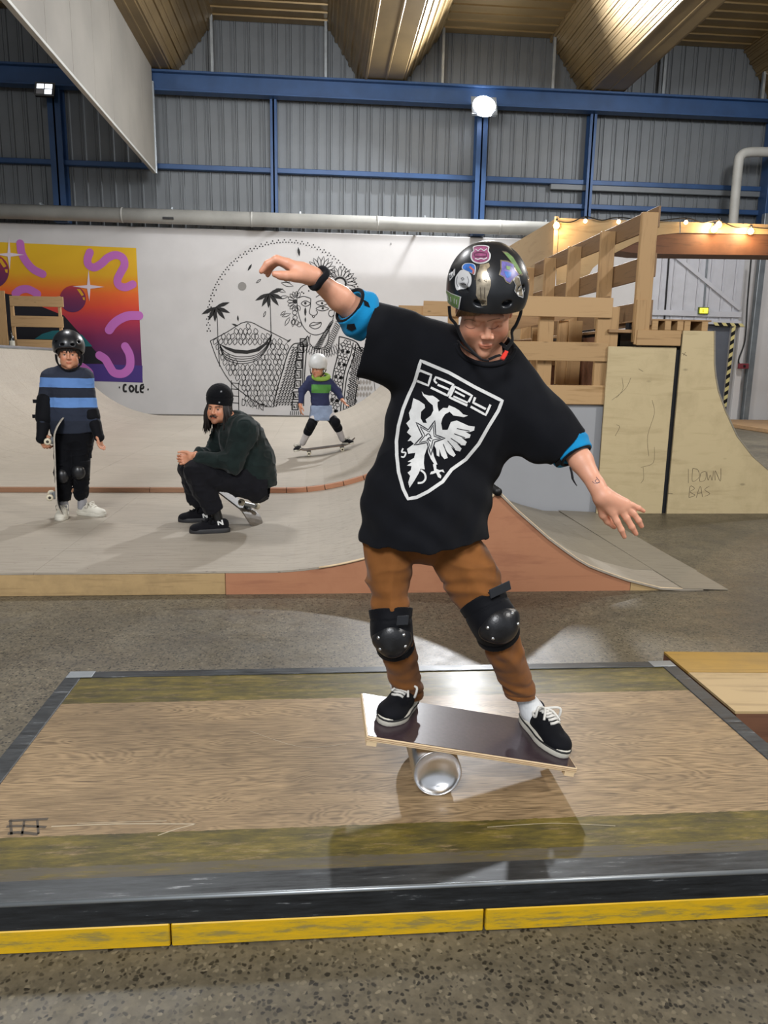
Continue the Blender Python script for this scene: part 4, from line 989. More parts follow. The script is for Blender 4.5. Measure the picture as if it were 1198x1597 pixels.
class Solid:
    def __init__(s, lo, hi, h):
        s.lo = np.array(lo, float); s.h = h; s.n = np.ceil((np.array(hi, float)-s.lo)/h).astype(int)+1
        s.D = np.full(s.n, 0.25, np.float32)
    def _win(s, lo, hi):
        a = np.clip(np.floor((np.array(lo, float)-s.lo)/s.h).astype(int), 0, s.n); b = np.clip(np.ceil((np.array(hi, float)-s.lo)/s.h).astype(int)+1, 0, s.n)
        if np.any(b <= a): return None, None
        X = [(s.lo[i]+np.arange(a[i], b[i])*s.h).astype(np.float32) for i in range(3)]
        return (slice(a[0], b[0]), slice(a[1], b[1]), slice(a[2], b[2])), (X[0][:, None, None], X[1][None, :, None], X[2][None, None, :])
    def _put(s, w, d, k, sub):
        A = s.D[w]
        if sub:
            d = -d; hh = np.maximum(k-np.abs(A-d), 0)/k; s.D[w] = np.maximum(A, d)+hh*hh*k*0.25
        else:
            hh = np.maximum(k-np.abs(A-d), 0)/k; s.D[w] = np.minimum(A, d)-hh*hh*k*0.25
    def cone(s, a, b, ra, rb=None, k=0.01, sub=False, squash=None):
        """tapered rod; squash = (direction, factor) flattens it along a direction"""
        rb = ra if rb is None else rb; a = V3(a); b = V3(b); R = max(ra, rb)+k+3*s.h
        w, X = s._win(np.minimum(a, b)-R, np.maximum(a, b)+R)
        if w is None: return
        d = b-a; L2 = float(d@d)+1e-12; px, py, pz = X[0]-a[0], X[1]-a[1], X[2]-a[2]
        t = np.clip((px*d[0]+py*d[1]+pz*d[2])/L2, 0, 1)
        qx, qy, qz = px-t*d[0], py-t*d[1], pz-t*d[2]
        if squash is not None:
            n = V3(squash[0]); n = n/np.linalg.norm(n); f = 1/squash[1]-1; c = (qx*n[0]+qy*n[1]+qz*n[2])*f
            qx, qy, qz = qx+c*n[0], qy+c*n[1], qz+c*n[2]
        r = ra+(rb-ra)*t; q = np.sqrt(qx*qx+qy*qy+qz*qz)-r
        if squash is not None: q *= (0.5+0.5*squash[1])
        s._put(w, q, k, sub)
    def chain(s, pts, rs, k=0.01, squash=None, sub=False):
        for i in range(len(pts)-1): s.cone(pts[i], pts[i+1], rs[i], rs[i+1], k, sub, squash)
    def ell(s, c, r, M=None, k=0.01, sub=False):
        """ellipsoid; with M (4x4) c and the radii are in M's local space"""
        c = Vector(c)
        if M is not None: R = np.array(M.to_3x3(), dtype=np.float32); c = M @ c
        else: R = np.eye(3, dtype=np.float32)
        c = V3(c); B = np.sqrt(((R*np.array(r))**2).sum(1))+k+3*s.h
        w, X = s._win(c-B, c+B)
        if w is None: return
        px, py, pz = X[0]-c[0], X[1]-c[1], X[2]-c[2]
        k0 = 0; k1 = 0
        for i in range(3):
            u = px*R[0, i]+py*R[1, i]+pz*R[2, i]; k0 = k0+(u/r[i])**2; k1 = k1+(u/(r[i]*r[i]))**2
        k0 = np.sqrt(k0); k1 = np.sqrt(k1); s._put(w, k0*(k0-1)/np.maximum(k1, 1e-6), k, sub)
    def box(s, c, r, M, rd=0.004, k=0.006, sub=False):
        R = np.array(M.to_3x3(), dtype=np.float32); c = V3(M @ Vector(c)); B = np.abs(R)@np.array(r)+k+3*s.h+rd
        w, X = s._win(c-B, c+B)
        if w is None: return
        px, py, pz = X[0]-c[0], X[1]-c[1], X[2]-c[2]; o = 0; mx = None
        for i in range(3):
            q = np.abs(px*R[0, i]+py*R[1, i]+pz*R[2, i])-(r[i]-rd); o = o+np.maximum(q, 0)**2; mx = q if mx is None else np.maximum(mx, q)
        s._put(w, np.sqrt(o)+np.minimum(mx, 0)-rd, k, sub)
    def cut(s, p, n, k=0.004):
        """remove everything on the side n points to"""
        p = V3(p); n = V3(Vector(n).normalized()); X = [(s.lo[i]+np.arange(s.n[i])*s.h).astype(np.float32) for i in range(3)]
        d = (X[0][:, None, None]-p[0])*n[0]+(X[1][None, :, None]-p[1])*n[1]+(X[2][None, None, :]-p[2])*n[2]
        s.D = np.maximum(s.D, d)
    def cut_near(s, p, n, R):
        p0 = V3(p); n_ = V3(Vector(n).normalized()); w, X = s._win(p0-R, p0+R)
        d = (X[0]-p0[0])*n_[0]+(X[1]-p0[1])*n_[1]+(X[2]-p0[2])*n_[2]; s.D[w] = np.maximum(s.D[w], d)
    def disp(s, fn, band=0.03):
        idx = np.nonzero(np.abs(s.D) < band); P = np.stack([s.lo[i]+idx[i]*s.h for i in range(3)], 1).astype(np.float32)
        s.D[idx] += fn(P).astype(np.float32)
    def mesh(s, name, mat, parent=None, color=None, smooth_it=0):
        D = s.D; S = D < 0; n = D.shape
        S8 = S.astype(np.uint8); c = S8[:-1]+S8[1:]; c = c[:, :-1]+c[:, 1:]; c = c[:, :, :-1]+c[:, :, 1:]
        ai, aj, ak = np.nonzero((c > 0) & (c < 8)); K = len(ai)
        if K == 0: raise RuntimeError('empty '+name)
        off = [(x, y, z) for x in (0, 1) for y in (0, 1) for z in (0, 1)]
        val = np.stack([D[ai+o[0], aj+o[1], ak+o[2]] for o in off], 1)
        acc = np.zeros((K, 3)); cnt = np.zeros(K)
        for e0 in range(8):
            for ax in range(3):
                if off[e0][ax]: continue
                o1 = list(off[e0]); o1[ax] = 1; e1 = off.index(tuple(o1)); va, vb = val[:, e0], val[:, e1]; mk = (va < 0) != (vb < 0)
                t = np.where(mk, va/np.where(mk, va-vb, 1), 0); base = np.array(off[e0], float)[None].repeat(K, 0); base[:, ax] += t
                acc += base*mk[:, None]; cnt += mk
        P = acc/cnt[:, None]+np.stack([ai, aj, ak], 1); P = s.lo+P*s.h
        ID = np.full([x-1 for x in n], -1, np.int32); ID[ai, aj, ak] = np.arange(K)
        F = []
        for ax in range(3):
            sl0 = [slice(None)]*3; sl1 = [slice(None)]*3; sl0[ax] = slice(0, -1); sl1[ax] = slice(1, None)
            a = S[tuple(sl0)]; b = S[tuple(sl1)]; e = np.nonzero(a != b); e = [x.copy() for x in e]
            u, v = [x for x in range(3) if x != ax]
            ok = (e[u] > 0) & (e[v] > 0) & (e[u] < n[u]-1) & (e[v] < n[v]-1); e = [x[ok] for x in e]; inside = a[tuple(e)]
            q = []
            for du, dv in ((-1, -1), (0, -1), (0, 0), (-1, 0)):
                g = [x.copy() for x in e]; g[u] = g[u]+du; g[v] = g[v]+dv; q.append(ID[g[0], g[1], g[2]])
            q = np.stack(q, 1); fl = inside if ax != 1 else ~inside; q[~fl] = q[~fl][:, ::-1]; F.append(q)
        F = np.concatenate(F); me = bpy.data.meshes.new(name)
        me.vertices.add(K); me.vertices.foreach_set('co', P.astype(np.float32).ravel()); m_ = len(F)
        me.loops.add(m_*4); me.loops.foreach_set('vertex_index', F.ravel().astype(np.int32)); me.polygons.add(m_)
        me.polygons.foreach_set('loop_start', np.arange(0, m_*4, 4, dtype=np.int32)); me.polygons.foreach_set('loop_total', np.full(m_, 4, np.int32))
        me.polygons.foreach_set('use_smooth', np.ones(m_, bool)); me.update(calc_edges=True); me.validate()
        if color is not None:
            at = me.color_attributes.new('tone', 'FLOAT_COLOR', 'POINT'); C = np.ones((K, 4), np.float32); C[:, :3] = color(P); at.data.foreach_set('color', C.ravel())
        return link(name, me, mat, parent)
def bvh(*objs):
    vs = []; fs = []
    for o in objs:
        M = world_of(o); b = len(vs); vs += [M @ v.co for v in o.data.vertices]; fs += [tuple(b+i for i in p.vertices) for p in o.data.polygons]
    return BVHTree.FromPolygons(vs, fs)
def decal(name, items, tree, mat, parent, off=0.0012, step=5.0, w=3.0, src=None):
    """printed or stuck-on shapes given in picture points, laid onto the surface below them.  items: ('f', pts) fill, ('s', pts, w) line, ('c', pts, w) closed line"""
    bm = bmesh.new()
    for it in items:
        kind, pts = it[0], [Vector((p[0], p[1], 0)) for p in it[1]]; ww = it[2] if len(it) > 2 else w; sm = it[3] if len(it) > 3 else 0
        if sm: pts = catmull(pts, sm, kind != 's')
        if kind == 'f':
            V = [bm.verts.new(p) for p in pts]; es = [bm.edges.new((V[i], V[(i+1) % len(V)])) for i in range(len(V))]
            bmesh.ops.triangle_fill(bm, use_beauty=True, edges=es)
        else:
            cl = kind == 'c'; n = len(pts); L = []; R = []
            q = []
            for i in range(n if cl else n-1):
                a, b = pts[i], pts[(i+1) % n]; m_ = max(1, int((b-a).length/step)); q += [a.lerp(b, j/m_) for j in range(m_)]
            if not cl: q.append(pts[-1])
            n = len(q)
            for i, p in enumerate(q):
                a = q[(i-1) % n] if (cl or i > 0) else p; b = q[(i+1) % n] if (cl or i < n-1) else p; t = (b-a).normalized(); nn = Vector((-t.y, t.x, 0))
                L.append(bm.verts.new(p+nn*ww/2)); R.append(bm.verts.new(p-nn*ww/2))
            for i in range(n if cl else n-1): j = (i+1) % n; bm.faces.new((L[i], R[i], R[j], L[j]))
    for _ in range(6):
        lg = [e for e in bm.edges if e.calc_length() > step*1.3]
        if not lg: break
        bmesh.ops.subdivide_edges(bm, edges=lg, cuts=1, use_grid_fill=True)
        bmesh.ops.triangulate(bm, faces=[f for f in bm.faces if len(f.verts) > 4])
    dead = []
    for v in bm.verts:
        d = ray(v.co.x, v.co.y).normalized(); h = tree.ray_cast(CAM, d)
        if h[0] is None: dead.append(v); continue
        nn = h[1] if h[1].dot(d) < 0 else -h[1]; v.co = h[0]+nn*off
    bmesh.ops.delete(bm, geom=dead, context='VERTS')
    for f in bm.faces:
        f.normal_update()
        if f.normal.dot(f.calc_center_median()-CAM) > 0: f.normal_flip()
    return from_bm(name, bm, mat, parent, True)

def skin_mat(name, c, rough=0.48):
    m, nt, b = new_mat(name); at = node(nt, 'ShaderNodeAttribute', attribute_name='tone')
    v = coords(nt); f = noise(nt, v, 45, 4); k = ramp(nt, f, [(0.3, (0.93, 0.91, 0.9)), (0.7, (1, 1, 1))])
    nt.links.new(mix(nt, 1.0, mix(nt, 1.0, c, at.outputs['Color'], 'MULTIPLY'), k, 'MULTIPLY'), b.inputs['Base Color'])
    b.inputs['Roughness'].default_value = rough; b.inputs['Subsurface Weight'].default_value = 0.12
    b.inputs['Subsurface Radius'].default_value = (0.012, 0.005, 0.003); b.inputs['Subsurface Scale'].default_value = 1.0
    bump(nt, b, noise(nt, v, 220, 3), 0.08, 0.001); return m
def cloth(name, c, rough=0.85, var=0.12, weave=420, sheen=0.2):
    m, nt, b = new_mat(name); c = lin(c); v = coords(nt); f = noise(nt, v, 14, 5)
    nt.links.new(ramp(nt, f, [(0.3, tuple(x*(1-var) for x in c[:3])), (0.7, tuple(min(1, x*(1+var)) for x in c[:3]))]), b.inputs['Base Color'])
    b.inputs['Roughness'].default_value = rough; b.inputs['Sheen Weight'].default_value = sheen*.4; b.inputs['Specular IOR Level'].default_value = 0.08
    bump(nt, b, noise(nt, v, weave, 2), 0.15, 0.0015); return m
def gloss(name, c, rough=0.3, coat=0.3): return plain(name, c, rough, 0, 0.1, 20, 0, 0.5, coat)

def head_prims(S, F, s, k=0.012, ears=True, neck=None, lids=True, jaw=1.0, nose=1.0):
    """head in the local frame F: x to the side, y to the back of the head, z up; origin midway between the ears"""
    e = lambda c, r, kk=k, sub=False: S.ell([a*s for a in c], [a*s for a in r], F, kk*s, sub)
    p = lambda c: F @ Vector([a*s for a in c])
    e((0, .018, .035), (.074, .092, .082)); e((0, -.028, -.015), (.061, .058, .078), .03)
    e((0, -.045, -.070), (.043*jaw, .040, .036*jaw), .03); e((0, -.076, -.096), (.019*jaw, .016, .015), .02)
    for q in (-1, 1):
        e((q*.036, -.062, -.032), (.023, .022, .026), .02)
        e((q*.048, -.02, -.062), (.018, .035, .028), .03)
        e((q*.030, -.098, .001), (.019, .017, .013), .014, True)
        if lids: e((q*.030, -.0745, 0.0 if lids is True else .0060), (.0135, .0125, .0115 if lids is True else .0090), .004)
        if lids == 'open': e((q*.030, -.0730, -.0090), (.013, .0115, .0050), .004)
        if ears:
            e((q*.073, .010, -.004), (.010, .017, .030), .006); e((q*.081, .006, -.002), (.006, .009, .017), .005, True)
    S.cone(p((-.034, -.086, .019)), p((.034, -.086, .019)), .008*s, .008*s, .014*s)
    S.cone(p((0, -.086, .006)), p((0, -.104*(.6+.4*nose), -.030)), .0075*s, .010*s*nose, .012*s)
    for q in (-1, 1): e((q*.0115, -.096, -.034), (.0075, .010, .0065), .006)
    e((0, -.0905, -.0605), (.0165, .0072, .0042), .008); e((0, -.0890, -.0685), (.0145, .0072, .0050), .008)
    S.cone(p((-.018, -.0960, -.0645)), p((.018, -.0960, -.0645)), .0012*s, .0012*s, .003*s, True)
    if neck: S.cone(p((0, .020, -.055)), neck[0], .050*s, neck[1], .03)
def face_tone(F, s, base=(1, 1, 1), lips=(0.86, 0.50, 0.48), cheek=(1.0, 0.80, 0.74), beard=None, brow=None):
    Fi = np.array(F.inverted(), float)
    def fn(P):
        q = (P@Fi[:3, :3].T+Fi[:3, 3])/s; C = np.ones((len(P), 3), np.float32)*np.array(base, np.float32)
        def blend(m, c): m = np.clip(m, 0, 1)[:, None]; C[:] = C*(1-m)+C*np.array(c, np.float32)*m
        fr = np.clip((-0.045-q[:, 1])*60, 0, 1)
        for sg in (-1, 1):
            d = np.sqrt(((q[:, 0]-sg*.040)/.028)**2+((q[:, 2]+.032)/.024)**2); blend((1-d)*fr*1.2, cheek)
            if brow is not None:
                d = np.abs(q[:, 2]-(.020-np.abs(np.abs(q[:, 0])-.034)*.25))/.0045+np.maximum(np.abs(q[:, 0]-sg*.034)-.018, 0)*200; blend((1.6-d)*(q[:, 1] < -.05), brow)
        d = np.sqrt((q[:, 0]/.015)**2+((q[:, 2]+.035)/.012)**2); blend((1-d)*np.clip((-q[:, 1]-.085)*120, 0, 1), cheek)
        d = np.sqrt((q[:, 0]/.021)**2+((q[:, 2]+.0645)/.0085)**2); blend((1.1-d)*5*(q[:, 1] < -.08), lips)
        if beard is not None:
            d = np.sqrt((q[:, 0]/.032)**2+((q[:, 2]+.052)/.008)**2); blend((1.15-d)*4*(q[:, 1] < -.07), beard)
            blend(np.clip((-.070-q[:, 2])*40, 0, .55)*(q[:, 1] < -.01)*(q[:, 2] > -.13), beard)
        return C
    return fn
def hand_prims(S, F, s=1.0, curl=0.5, k=0.006, side=1, spread=0.05):
    """origin at the wrist, z towards the fingers, x towards the thumb (side), y out of the back of the hand"""
    p = lambda a, b, c: F @ Vector((a*s*side, b*s, c*s))
    S.cone(p(0, 0, 0), p(.004, 0, .03), .024*s, .026*s, .02*s)
    for x in (.026, .009, -.009, -.026): S.cone(p(x*.5, 0, .02), p(x, 0, .085), .015*s, .0115*s, .012*s)
    for i, (x, L) in enumerate(((.028, .070), (.0095, .080), (-.009, .074), (-.027, .058))):
        q = Vector((x, 0, .085)); a = curl*.55; sp = spread*(1.5-i)
        for j, f in enumerate((.45, .30, .25)):
            d = Vector((math.sin(sp), -math.sin(a), math.cos(a))).normalized(); r = q+d*L*f
            S.cone(p(*q), p(*r), (.0092-j*.0009)*s, (.0085-j*.0009)*s, .004*s); q = r; a += curl
    a = Vector((.022, -.004, .018)); b = Vector((.046, -.016, .048)); c = b+Vector((.008, -.012*curl-.006, .026)); d = c+Vector((.0, -.012*curl, .022))
    S.cone(p(*a), p(*b), .015*s, .012*s, .012*s); S.cone(p(*b), p(*c), .0115*s, .0095*s, .005*s); S.cone(p(*c), p(*d), .0095*s, .008*s, .005*s)
def bounds(pts, pad): a = np.array([tuple(p) for p in pts]); return a.min(0)-pad, a.max(0)+pad

def shoe(name, F, L, up_mat, sole_mat, lace_mat, parent, h=0.004, low=0.33, laces=6, stripe=None):
    """F: origin under the heel, x towards the toe, z up"""
    P = lambda a, b, c: F @ Vector((a*L, b*L, c*L)); root = empty(name, F.translation); root.parent = parent; root.matrix_parent_inverse = parent_inv(parent)
    pts = [P(a, b, c) for a in (-.05, 1.08) for b in (-.25, .25) for c in (-.05, .5)]; lo, hi = bounds(pts, .01)
    S = Solid(lo, hi, h)
    for c, r in (((.74, 0, .12), (.27, .19, .135)), ((.50, 0, .17), (.30, .165, .17)), ((.18, 0, .20), (.17, .14, .22))): S.ell([x*L for x in c], [x*L for x in r], F, .05*L)
    S.ell([.19*L, 0, .44*L], [.165*L, .088*L, .24*L], F, .01, True)
    S.cut(P(0, 0, low+.05), F.to_3x3() @ Vector((-.25, 0, 1))); S.cut(P(0, 0, .03), F.to_3x3() @ Vector((0, 0, -1)))
    u = S.mesh('upper', up_mat, root); tr_ = bvh(u)
    bm = bmesh.new(); prof = []
    for k_ in range(28):
        t = 2*PI*k_/28; c = math.cos(t); sn = math.sin(t)
        x = .5+.52*c; w = .175+.040*math.exp(-((x-.74)/.22)**2)-.012*math.exp(-((x-.42)/.14)**2); prof.append((x, w*math.copysign(abs(sn)**.75, sn)))
    rings = []
    for z, g in ((0, .97), (.012, 1.0), (.105, 1.0), (.118, .96)):
        rings.append([bm.verts.new(P(.5+(x-.5)*g, y*g, z)) for x, y in prof])
    for A, B in zip(rings, rings[1:]):
        for i in range(28): bm.faces.new((A[i], A[(i+1) % 28], B[(i+1) % 28], B[i]))
    bm.faces.new(rings[0][::-1]); bm.faces.new(rings[-1]); bmesh.ops.recalc_face_normals(bm, faces=bm.faces)
    so = from_bm('sole', bm, sole_mat, root, True)
    if stripe: tube('sole_stripe', [P(.5+(x-.5)*1.003, y*1.003, .085) for x, y in prof], .006*L/.24*0.5, stripe, root, 6, True)
    dn = (F.to_3x3() @ Vector((0, 0, -1))).normalized()
    def on(a, b):
        h_ = tr_.ray_cast(P(a, b, .8), dn); return (h_[0]-dn*.002) if h_[0] is not None else P(a, b, .25)
    if laces and lace_mat:
        for i in range(laces):
            x = .40+i*.20/(laces-1)*1.4; tube('lace', [on(x, -.075), on(x+.012, -.035), on(x+.01, .0)-dn*.002, on(x-.012, .035), on(x-.02, .075)], .0045*L/.24, lace_mat, root, 6, False, 1.0)
        for q in (-1, 1):
            B = on(.40, 0)-dn*.006
            tube('lace_bow', catmull([B, B-dn*.012+(F.to_3x3() @ Vector((.02, q*.04, 0))), on(.48, q*.17)-dn*.006, on(.36, q*.13)-dn*.008, B], 5), .004*L/.24, lace_mat, root, 6)
            tube('lace_end', catmull([B, on(.50, q*.06)-dn*.008, on(.60, q*.12)-dn*.004], 5), .004*L/.24, lace_mat, root, 6)
    return root, P

def helmet(F, s, mat, parent, h=0.004, name='helmet', strapmat=None, vents=True, strap=True, r=(.109, .134, .128), c=(0, .012, .052), rim=-0.012):
    root = empty(name, F.translation); root.parent = parent; root.matrix_parent_inverse = parent_inv(parent)
    p = lambda a, b, c_: F @ Vector((a*s, b*s, c_*s))
    lo, hi = bounds([p(a, b, q) for a in (-.13, .13) for b in (-.15, .16) for q in (-.10, .20)], .01)
    S = Solid(lo, hi, h); S.ell([x*s for x in c], [x*s for x in r], F, .004)
    S.ell([c[0]*s, c[1]*s, (c[2]+.022)*s], [r[0]*.955*s, r[1]*.955*s, (r[2]-.024)*s], F, .03*s)
    S.ell([c[0]*s, (c[1]+.004)*s, (c[2]-.12)*s], [r[0]*s*.985, r[1]*s*.975, .10*s], F, .03)
    S.cut(p(0, -.11, .036+rim), F.to_3x3() @ Vector((0, -.30, -1)))      # front rim
    S.cut(p(0, .10, -.075), F.to_3x3() @ Vector((0, .1, -1)))
    for q in (-1, 1): S.ell([q*.10*s, -.055*s, -.055*s], [.05*s, .075*s, .070*s], F, .02, True)
    S.ell([x*s for x in (c[0], c[1], c[2]-.035)], [(r[0]-.017)*s, (r[1]-.017)*s, (r[2]+.012)*s], F, .004, True)
    S.ell([0, .0, -.05*s], [(r[0]-.017)*s, (r[1]-.02)*s, .09*s], F, .01, True)
    if vents:
        for q in (-1, 1):
            for (x, y, z) in ((.036, -.115, .075), (.075, -.075, .095), (.088, .0, .10)): S.ell([q*x*s, y*s, z*s], [.015*s, .022*s, .0085*s], F, .004, True)
    sh = S.mesh('shell', mat, root)
    if strap and strapmat:
        for q in (-1, 1):
            tube('strap', catmull([p(q*.092, -.03, .0), p(q*.090, -.03, -.045), p(q*.070, -.045, -.085), p(q*.035, -.062, -.112), p(0, -.068, -.118)], 6), .0075*s, strapmat, root, 8, False, .35)
            tube('strap', catmull([p(q*.094, .055, -.01), p(q*.090, .02, -.045), p(q*.080, -.03, -.078)], 6), .0075*s, strapmat, root, 8, False, .35)
    return root, sh, p

def crease(P, f, amp, st=(1, 1, 1)):
    """sharp soft-edged fold lines"""
    n = vnoise(P*np.array(st, np.float32), f)*2; return -(np.clip(1-np.abs(n)*2.6, 0, 1)**1.3)*amp*.85
# ================================================================ BALANCE BOARD AND ROLLER
TA = math.atan(0.194); Yn, Yf_ = 1.95, 2.235
bb = empty('balance_board', (0.45, 2.09, 0.28), 'dark brown topped birch balance board tilted down to the right', 'balance board')
c0 = Vector((0.132, 0, 0.342)); c1 = Vector((0.757, 0, 0.2205)); bx = (c1-c0).normalized(); bz = Vector((-bx.z, 0, bx.x)); LB = (c1-c0).length
MB_ = Matrix((bx, Vector((0, 1, 0)), bz)).transposed().to_4x4(); MB_.translation = c0
def filmmat():
    m, nt, b = new_mat('dark phenolic film'); v = coords(nt)
    nt.links.new(ramp(nt, noise(nt, v, 90, 3), [(0.3, '2b2026'), (0.7, '3a2d34')]), b.inputs['Base Color'])
    b.inputs['Roughness'].default_value = 0.30; bump(nt, b, noise(nt, v, 500, 2), 0.12, 0.0006); return m
box('birch_core', (0, Yn, -0.016), (LB, Yf_, -0.001), M_birch, bb, 0.0015, MB_)
box('top_film', (0.004, Yn+0.003, -0.001), (LB-0.004, Yf_-0.003, 0.0006), filmmat(), bb, 0.0004, MB_)
for k_ in (0.33, .66): box('ply_line', (0.001, Yn-0.0004, -0.016*k_-0.0006), (LB-0.001, Yn+0.002, -0.016*k_+0.0006), M_lip, bb, 0, MB_)
for a in (0.004, LB-0.034): box('end_block', (a, Yn+0.002, -0.031), (a+0.03, Yf_-0.002, -0.0162), M_birch, bb, 0.001, MB_)
def boardpt(px, py, up_=0.0):
    n = bz; p0 = c0+bz*(0.0006+up_); d = ray(px, py); return CAM + d*((p0-CAM).dot(n)/d.dot(n))
ro = empty('roller', (0.343, 1.975, PZ), 'shiny brushed steel cylinder lying under the balance board', 'roller')
def brushed():
    m, nt, b = new_mat('brushed steel'); b.inputs['Metallic'].default_value = 1; b.inputs['Base Color'].default_value = (.74, .74, .75, 1)
    b.inputs['Roughness'].default_value = .26; b.inputs['Anisotropic'].default_value = .6
    bump(nt, b, noise(nt, coords(nt, (1, .1, .12)), 120, 3), .12, .0008); return m
M_can = brushed(); RR = 0.072
Mr = Matrix.Translation((0.343, 1.972, PZ+RR)) @ Matrix.Rotation(-PI/2, 4, 'X')
lathe('tube_wall', [(RR-.003, 0), (RR, 0.0), (RR, .265), (RR-.003, .265), (RR-.003, 0)], M_can, ro, 56, Mr)
lathe('end_rim', [(RR-.0035, .002), (RR-.003, -.0015), (RR-.0005, -.0015), (RR+.0006, .004)], M_can, ro, 56, Mr)
lathe('end_disc', [(0, .034), (.02, .032), (.04, .025), (.055, .016), (RR-.006, .008), (RR-.0035, .003)], M_can, ro, 56, Mr)

# ================================================================ THE KID ON THE BOARD
J = aty
kid = empty('person', boardpt(740, 1120), 'child in a stickered black helmet and black shield-print shirt balancing on the tilted board', 'person')
M_skin = skin_mat('fair skin', 'dca184')
hc = J(757, 481, 2.055)
ya, pi_ = math.radians(-4), math.radians(33)
fdir = Vector((math.sin(ya)*math.cos(pi_), -math.cos(ya)*math.cos(pi_), -math.sin(pi_)))
xdir = Vector((math.cos(ya), math.sin(ya), 0)); xdir = (xdir-fdir*xdir.dot(fdir)).normalized(); zdir = xdir.cross(-fdir).normalized()
FH = Matrix((xdir, -fdir, zdir)).transposed().to_4x4(); FH.translation = hc
HS = 0.97
nb = J(752, 575, 2.14)                                    # neck base
shL_ = J(628, 520, 2.13); elL_ = J(556, 487, 2.08); wrL_ = J(488, 431, 2.00)
shR_ = J(815, 610, 2.13); elR_ = J(893, 697, 2.08); wrR_ = J(932, 760, 2.00)
che = J(722, 620, 2.14); bel = J(668, 780, 2.14); pel = J(655, 830, 2.14)
allp = [J(400, 400, 1.93), J(1010, 845, 1.93), J(757, 372, 2.2), J(650, 850, 2.25)]
lo, hi = bounds(allp, .03)
S = Solid(lo, hi, 0.0030)
head_prims(S, FH, HS, neck=(nb, .056), jaw=.93, nose=.92)
S.cone(che, che.lerp(bel, .8), .10, .10, .03, squash=((0, 1, 0), .7)); S.cone(nb, che, .06, .11, .04, squash=((0, 1, 0), .7)); 
for a, b_ in ((shL_, elL_), (shR_, elR_)): S.cone(nb.lerp(a, .5), a, .05, .046, .03); S.cone(a, b_, .045, .034, .02)
S.cone(elL_, elL_.lerp(wrL_, .4), .034, .0325, .015); S.cone(elL_.lerp(wrL_, .4), wrL_, .0325, .0215, .012)
S.cone(elR_, elR_.lerp(wrR_, .35), .034, .0325, .015); S.cone(elR_.lerp(wrR_, .35), wrR_, .0325, .0215, .012)
# raised hand: seen from the thumb side, fingers drooping
def A1(u, v, y): return J(390+u/5.209, 380+v/5.209, y)
S.cone(A1(520, 265, 2.00), A1(430, 225, 1.995), .0215, .022, .012); 
for i, (dy, dv) in enumerate(((0, 0), (.018, -4), (.036, 2), (.052, 14))):
    y = 1.985+dy; S.cone(A1(440, 225+dv, y+.002), A1(312, 165+dv, y), .016, .0125, .012)
    sh_ = (0, 14, 30, 52)[i]
    ch = [A1(305, 160+dv, y), A1(212+sh_*.3, 128+dv, y-.001), A1(140+sh_*.6, 165+dv*1.5, y), A1(92+sh_, 225+dv*2, y)]
    S.chain(ch, [.0118, .0098, .0088, .0066], .004)
S.cone(A1(460, 265, 1.99), A1(360, 265, 1.975), .019, .0145, .012); S.chain([A1(370, 262, 1.975), A1(300, 262, 1.965), A1(250, 258, 1.962), A1(200, 247, 1.96)], [.0135, .0118, .0105, .0078], .005)
# lowered hand, back of the hand to the camera, fingers spread
def A2(u, v, y): return J(840+u/6.656, 660+v/6.656, y)
S.cone(A2(600, 640, 2.0), A2(660, 760, 1.99), .0215, .024, .015)
for (bu, bv, pts, r0) in ((765, 925, ((815, 1020), (860, 1105), (892, 1178)), .0092), (850, 890, ((915, 985), (970, 1075), (1012, 1148)), .0094), (905, 862, ((985, 935), (1040, 1010), (1072, 1070)), .0088), (905, 820, ((975, 850), (1040, 880), (1092, 912)), .0076)):
    y0 = 1.985; S.cone(A2(655+(bu-765)*.3, 760, y0+.004), A2(bu, bv, y0), .019, r0*1.38, .014)
    ch = [A2(bu, bv, y0)]+[A2(u, v, y0-.004*(q+1)+.003*q*q) for q, (u, v) in enumerate(pts)]; S.chain(ch, [r0*1.15, r0, r0*.92, r0*.72], .004)
S.cone(A2(640, 790, 2.0), A2(675, 950, 2.012), .017, .013, .014); S.chain([A2(675, 950, 2.012), A2(720, 1015, 2.018), A2(785, 1072, 2.02)], [.0125, .0108, .0082], .005)
tone_h = face_tone(FH, HS, lips=(.90, .66, .62), cheek=(1.0, .84, .78))
fkey = [A1(92, 225, 1.985), A1(200, 247, 1.96)]+[A2(u, v, 1.98) for u, v in ((892, 1178), (1012, 1148), (1072, 1070), (1092, 912))]
def tone_k(P):
    C = tone_h(P)
    for f in fkey: d = np.linalg.norm(P-np.array(f), axis=1); m_ = np.clip(1-d/.03, 0, 1)[:, None]*.5; C[:] = C*(1-m_)+C*np.array((1, .80, .76))*m_
    return C
body = S.mesh('body', M_skin, kid, tone_k); tb = bvh(body)
M_lash = flat('lash brown', '8c5a4a'); M_brow = flat('brow blond', '8e6650')
decal('eyelashes', [('s', [(726, 508), (730, 511), (735, 512.5), (741, 511)], 1.2, 4), ('s', [(762, 511.5), (767, 513), (773, 511.5), (778, 507.5)], 1.2, 4)], tb, M_lash, body, .0008, 2.5)
decal('eyebrows', [('s', [(724, 499.5), (732, 498), (742, 501)], 1.6, 4), ('s', [(760, 501), (770, 498), (780, 496.5)], 1.6, 4)], tb, flat('brow blond tone', 'a27458'), body, .0006, 2.5)
decal('wrist_drawing', [('s', [(928, 750), (932, 747), (935, 751), (931, 753), (928, 750)], .8, 3), ('s', [(924, 751), (929, 754), (936, 752)], .7, 3), ('s', [(930, 744), (933, 748)], .8)], tb, flat('pen blue grey', '5a4a52'), body, .0006, 2)
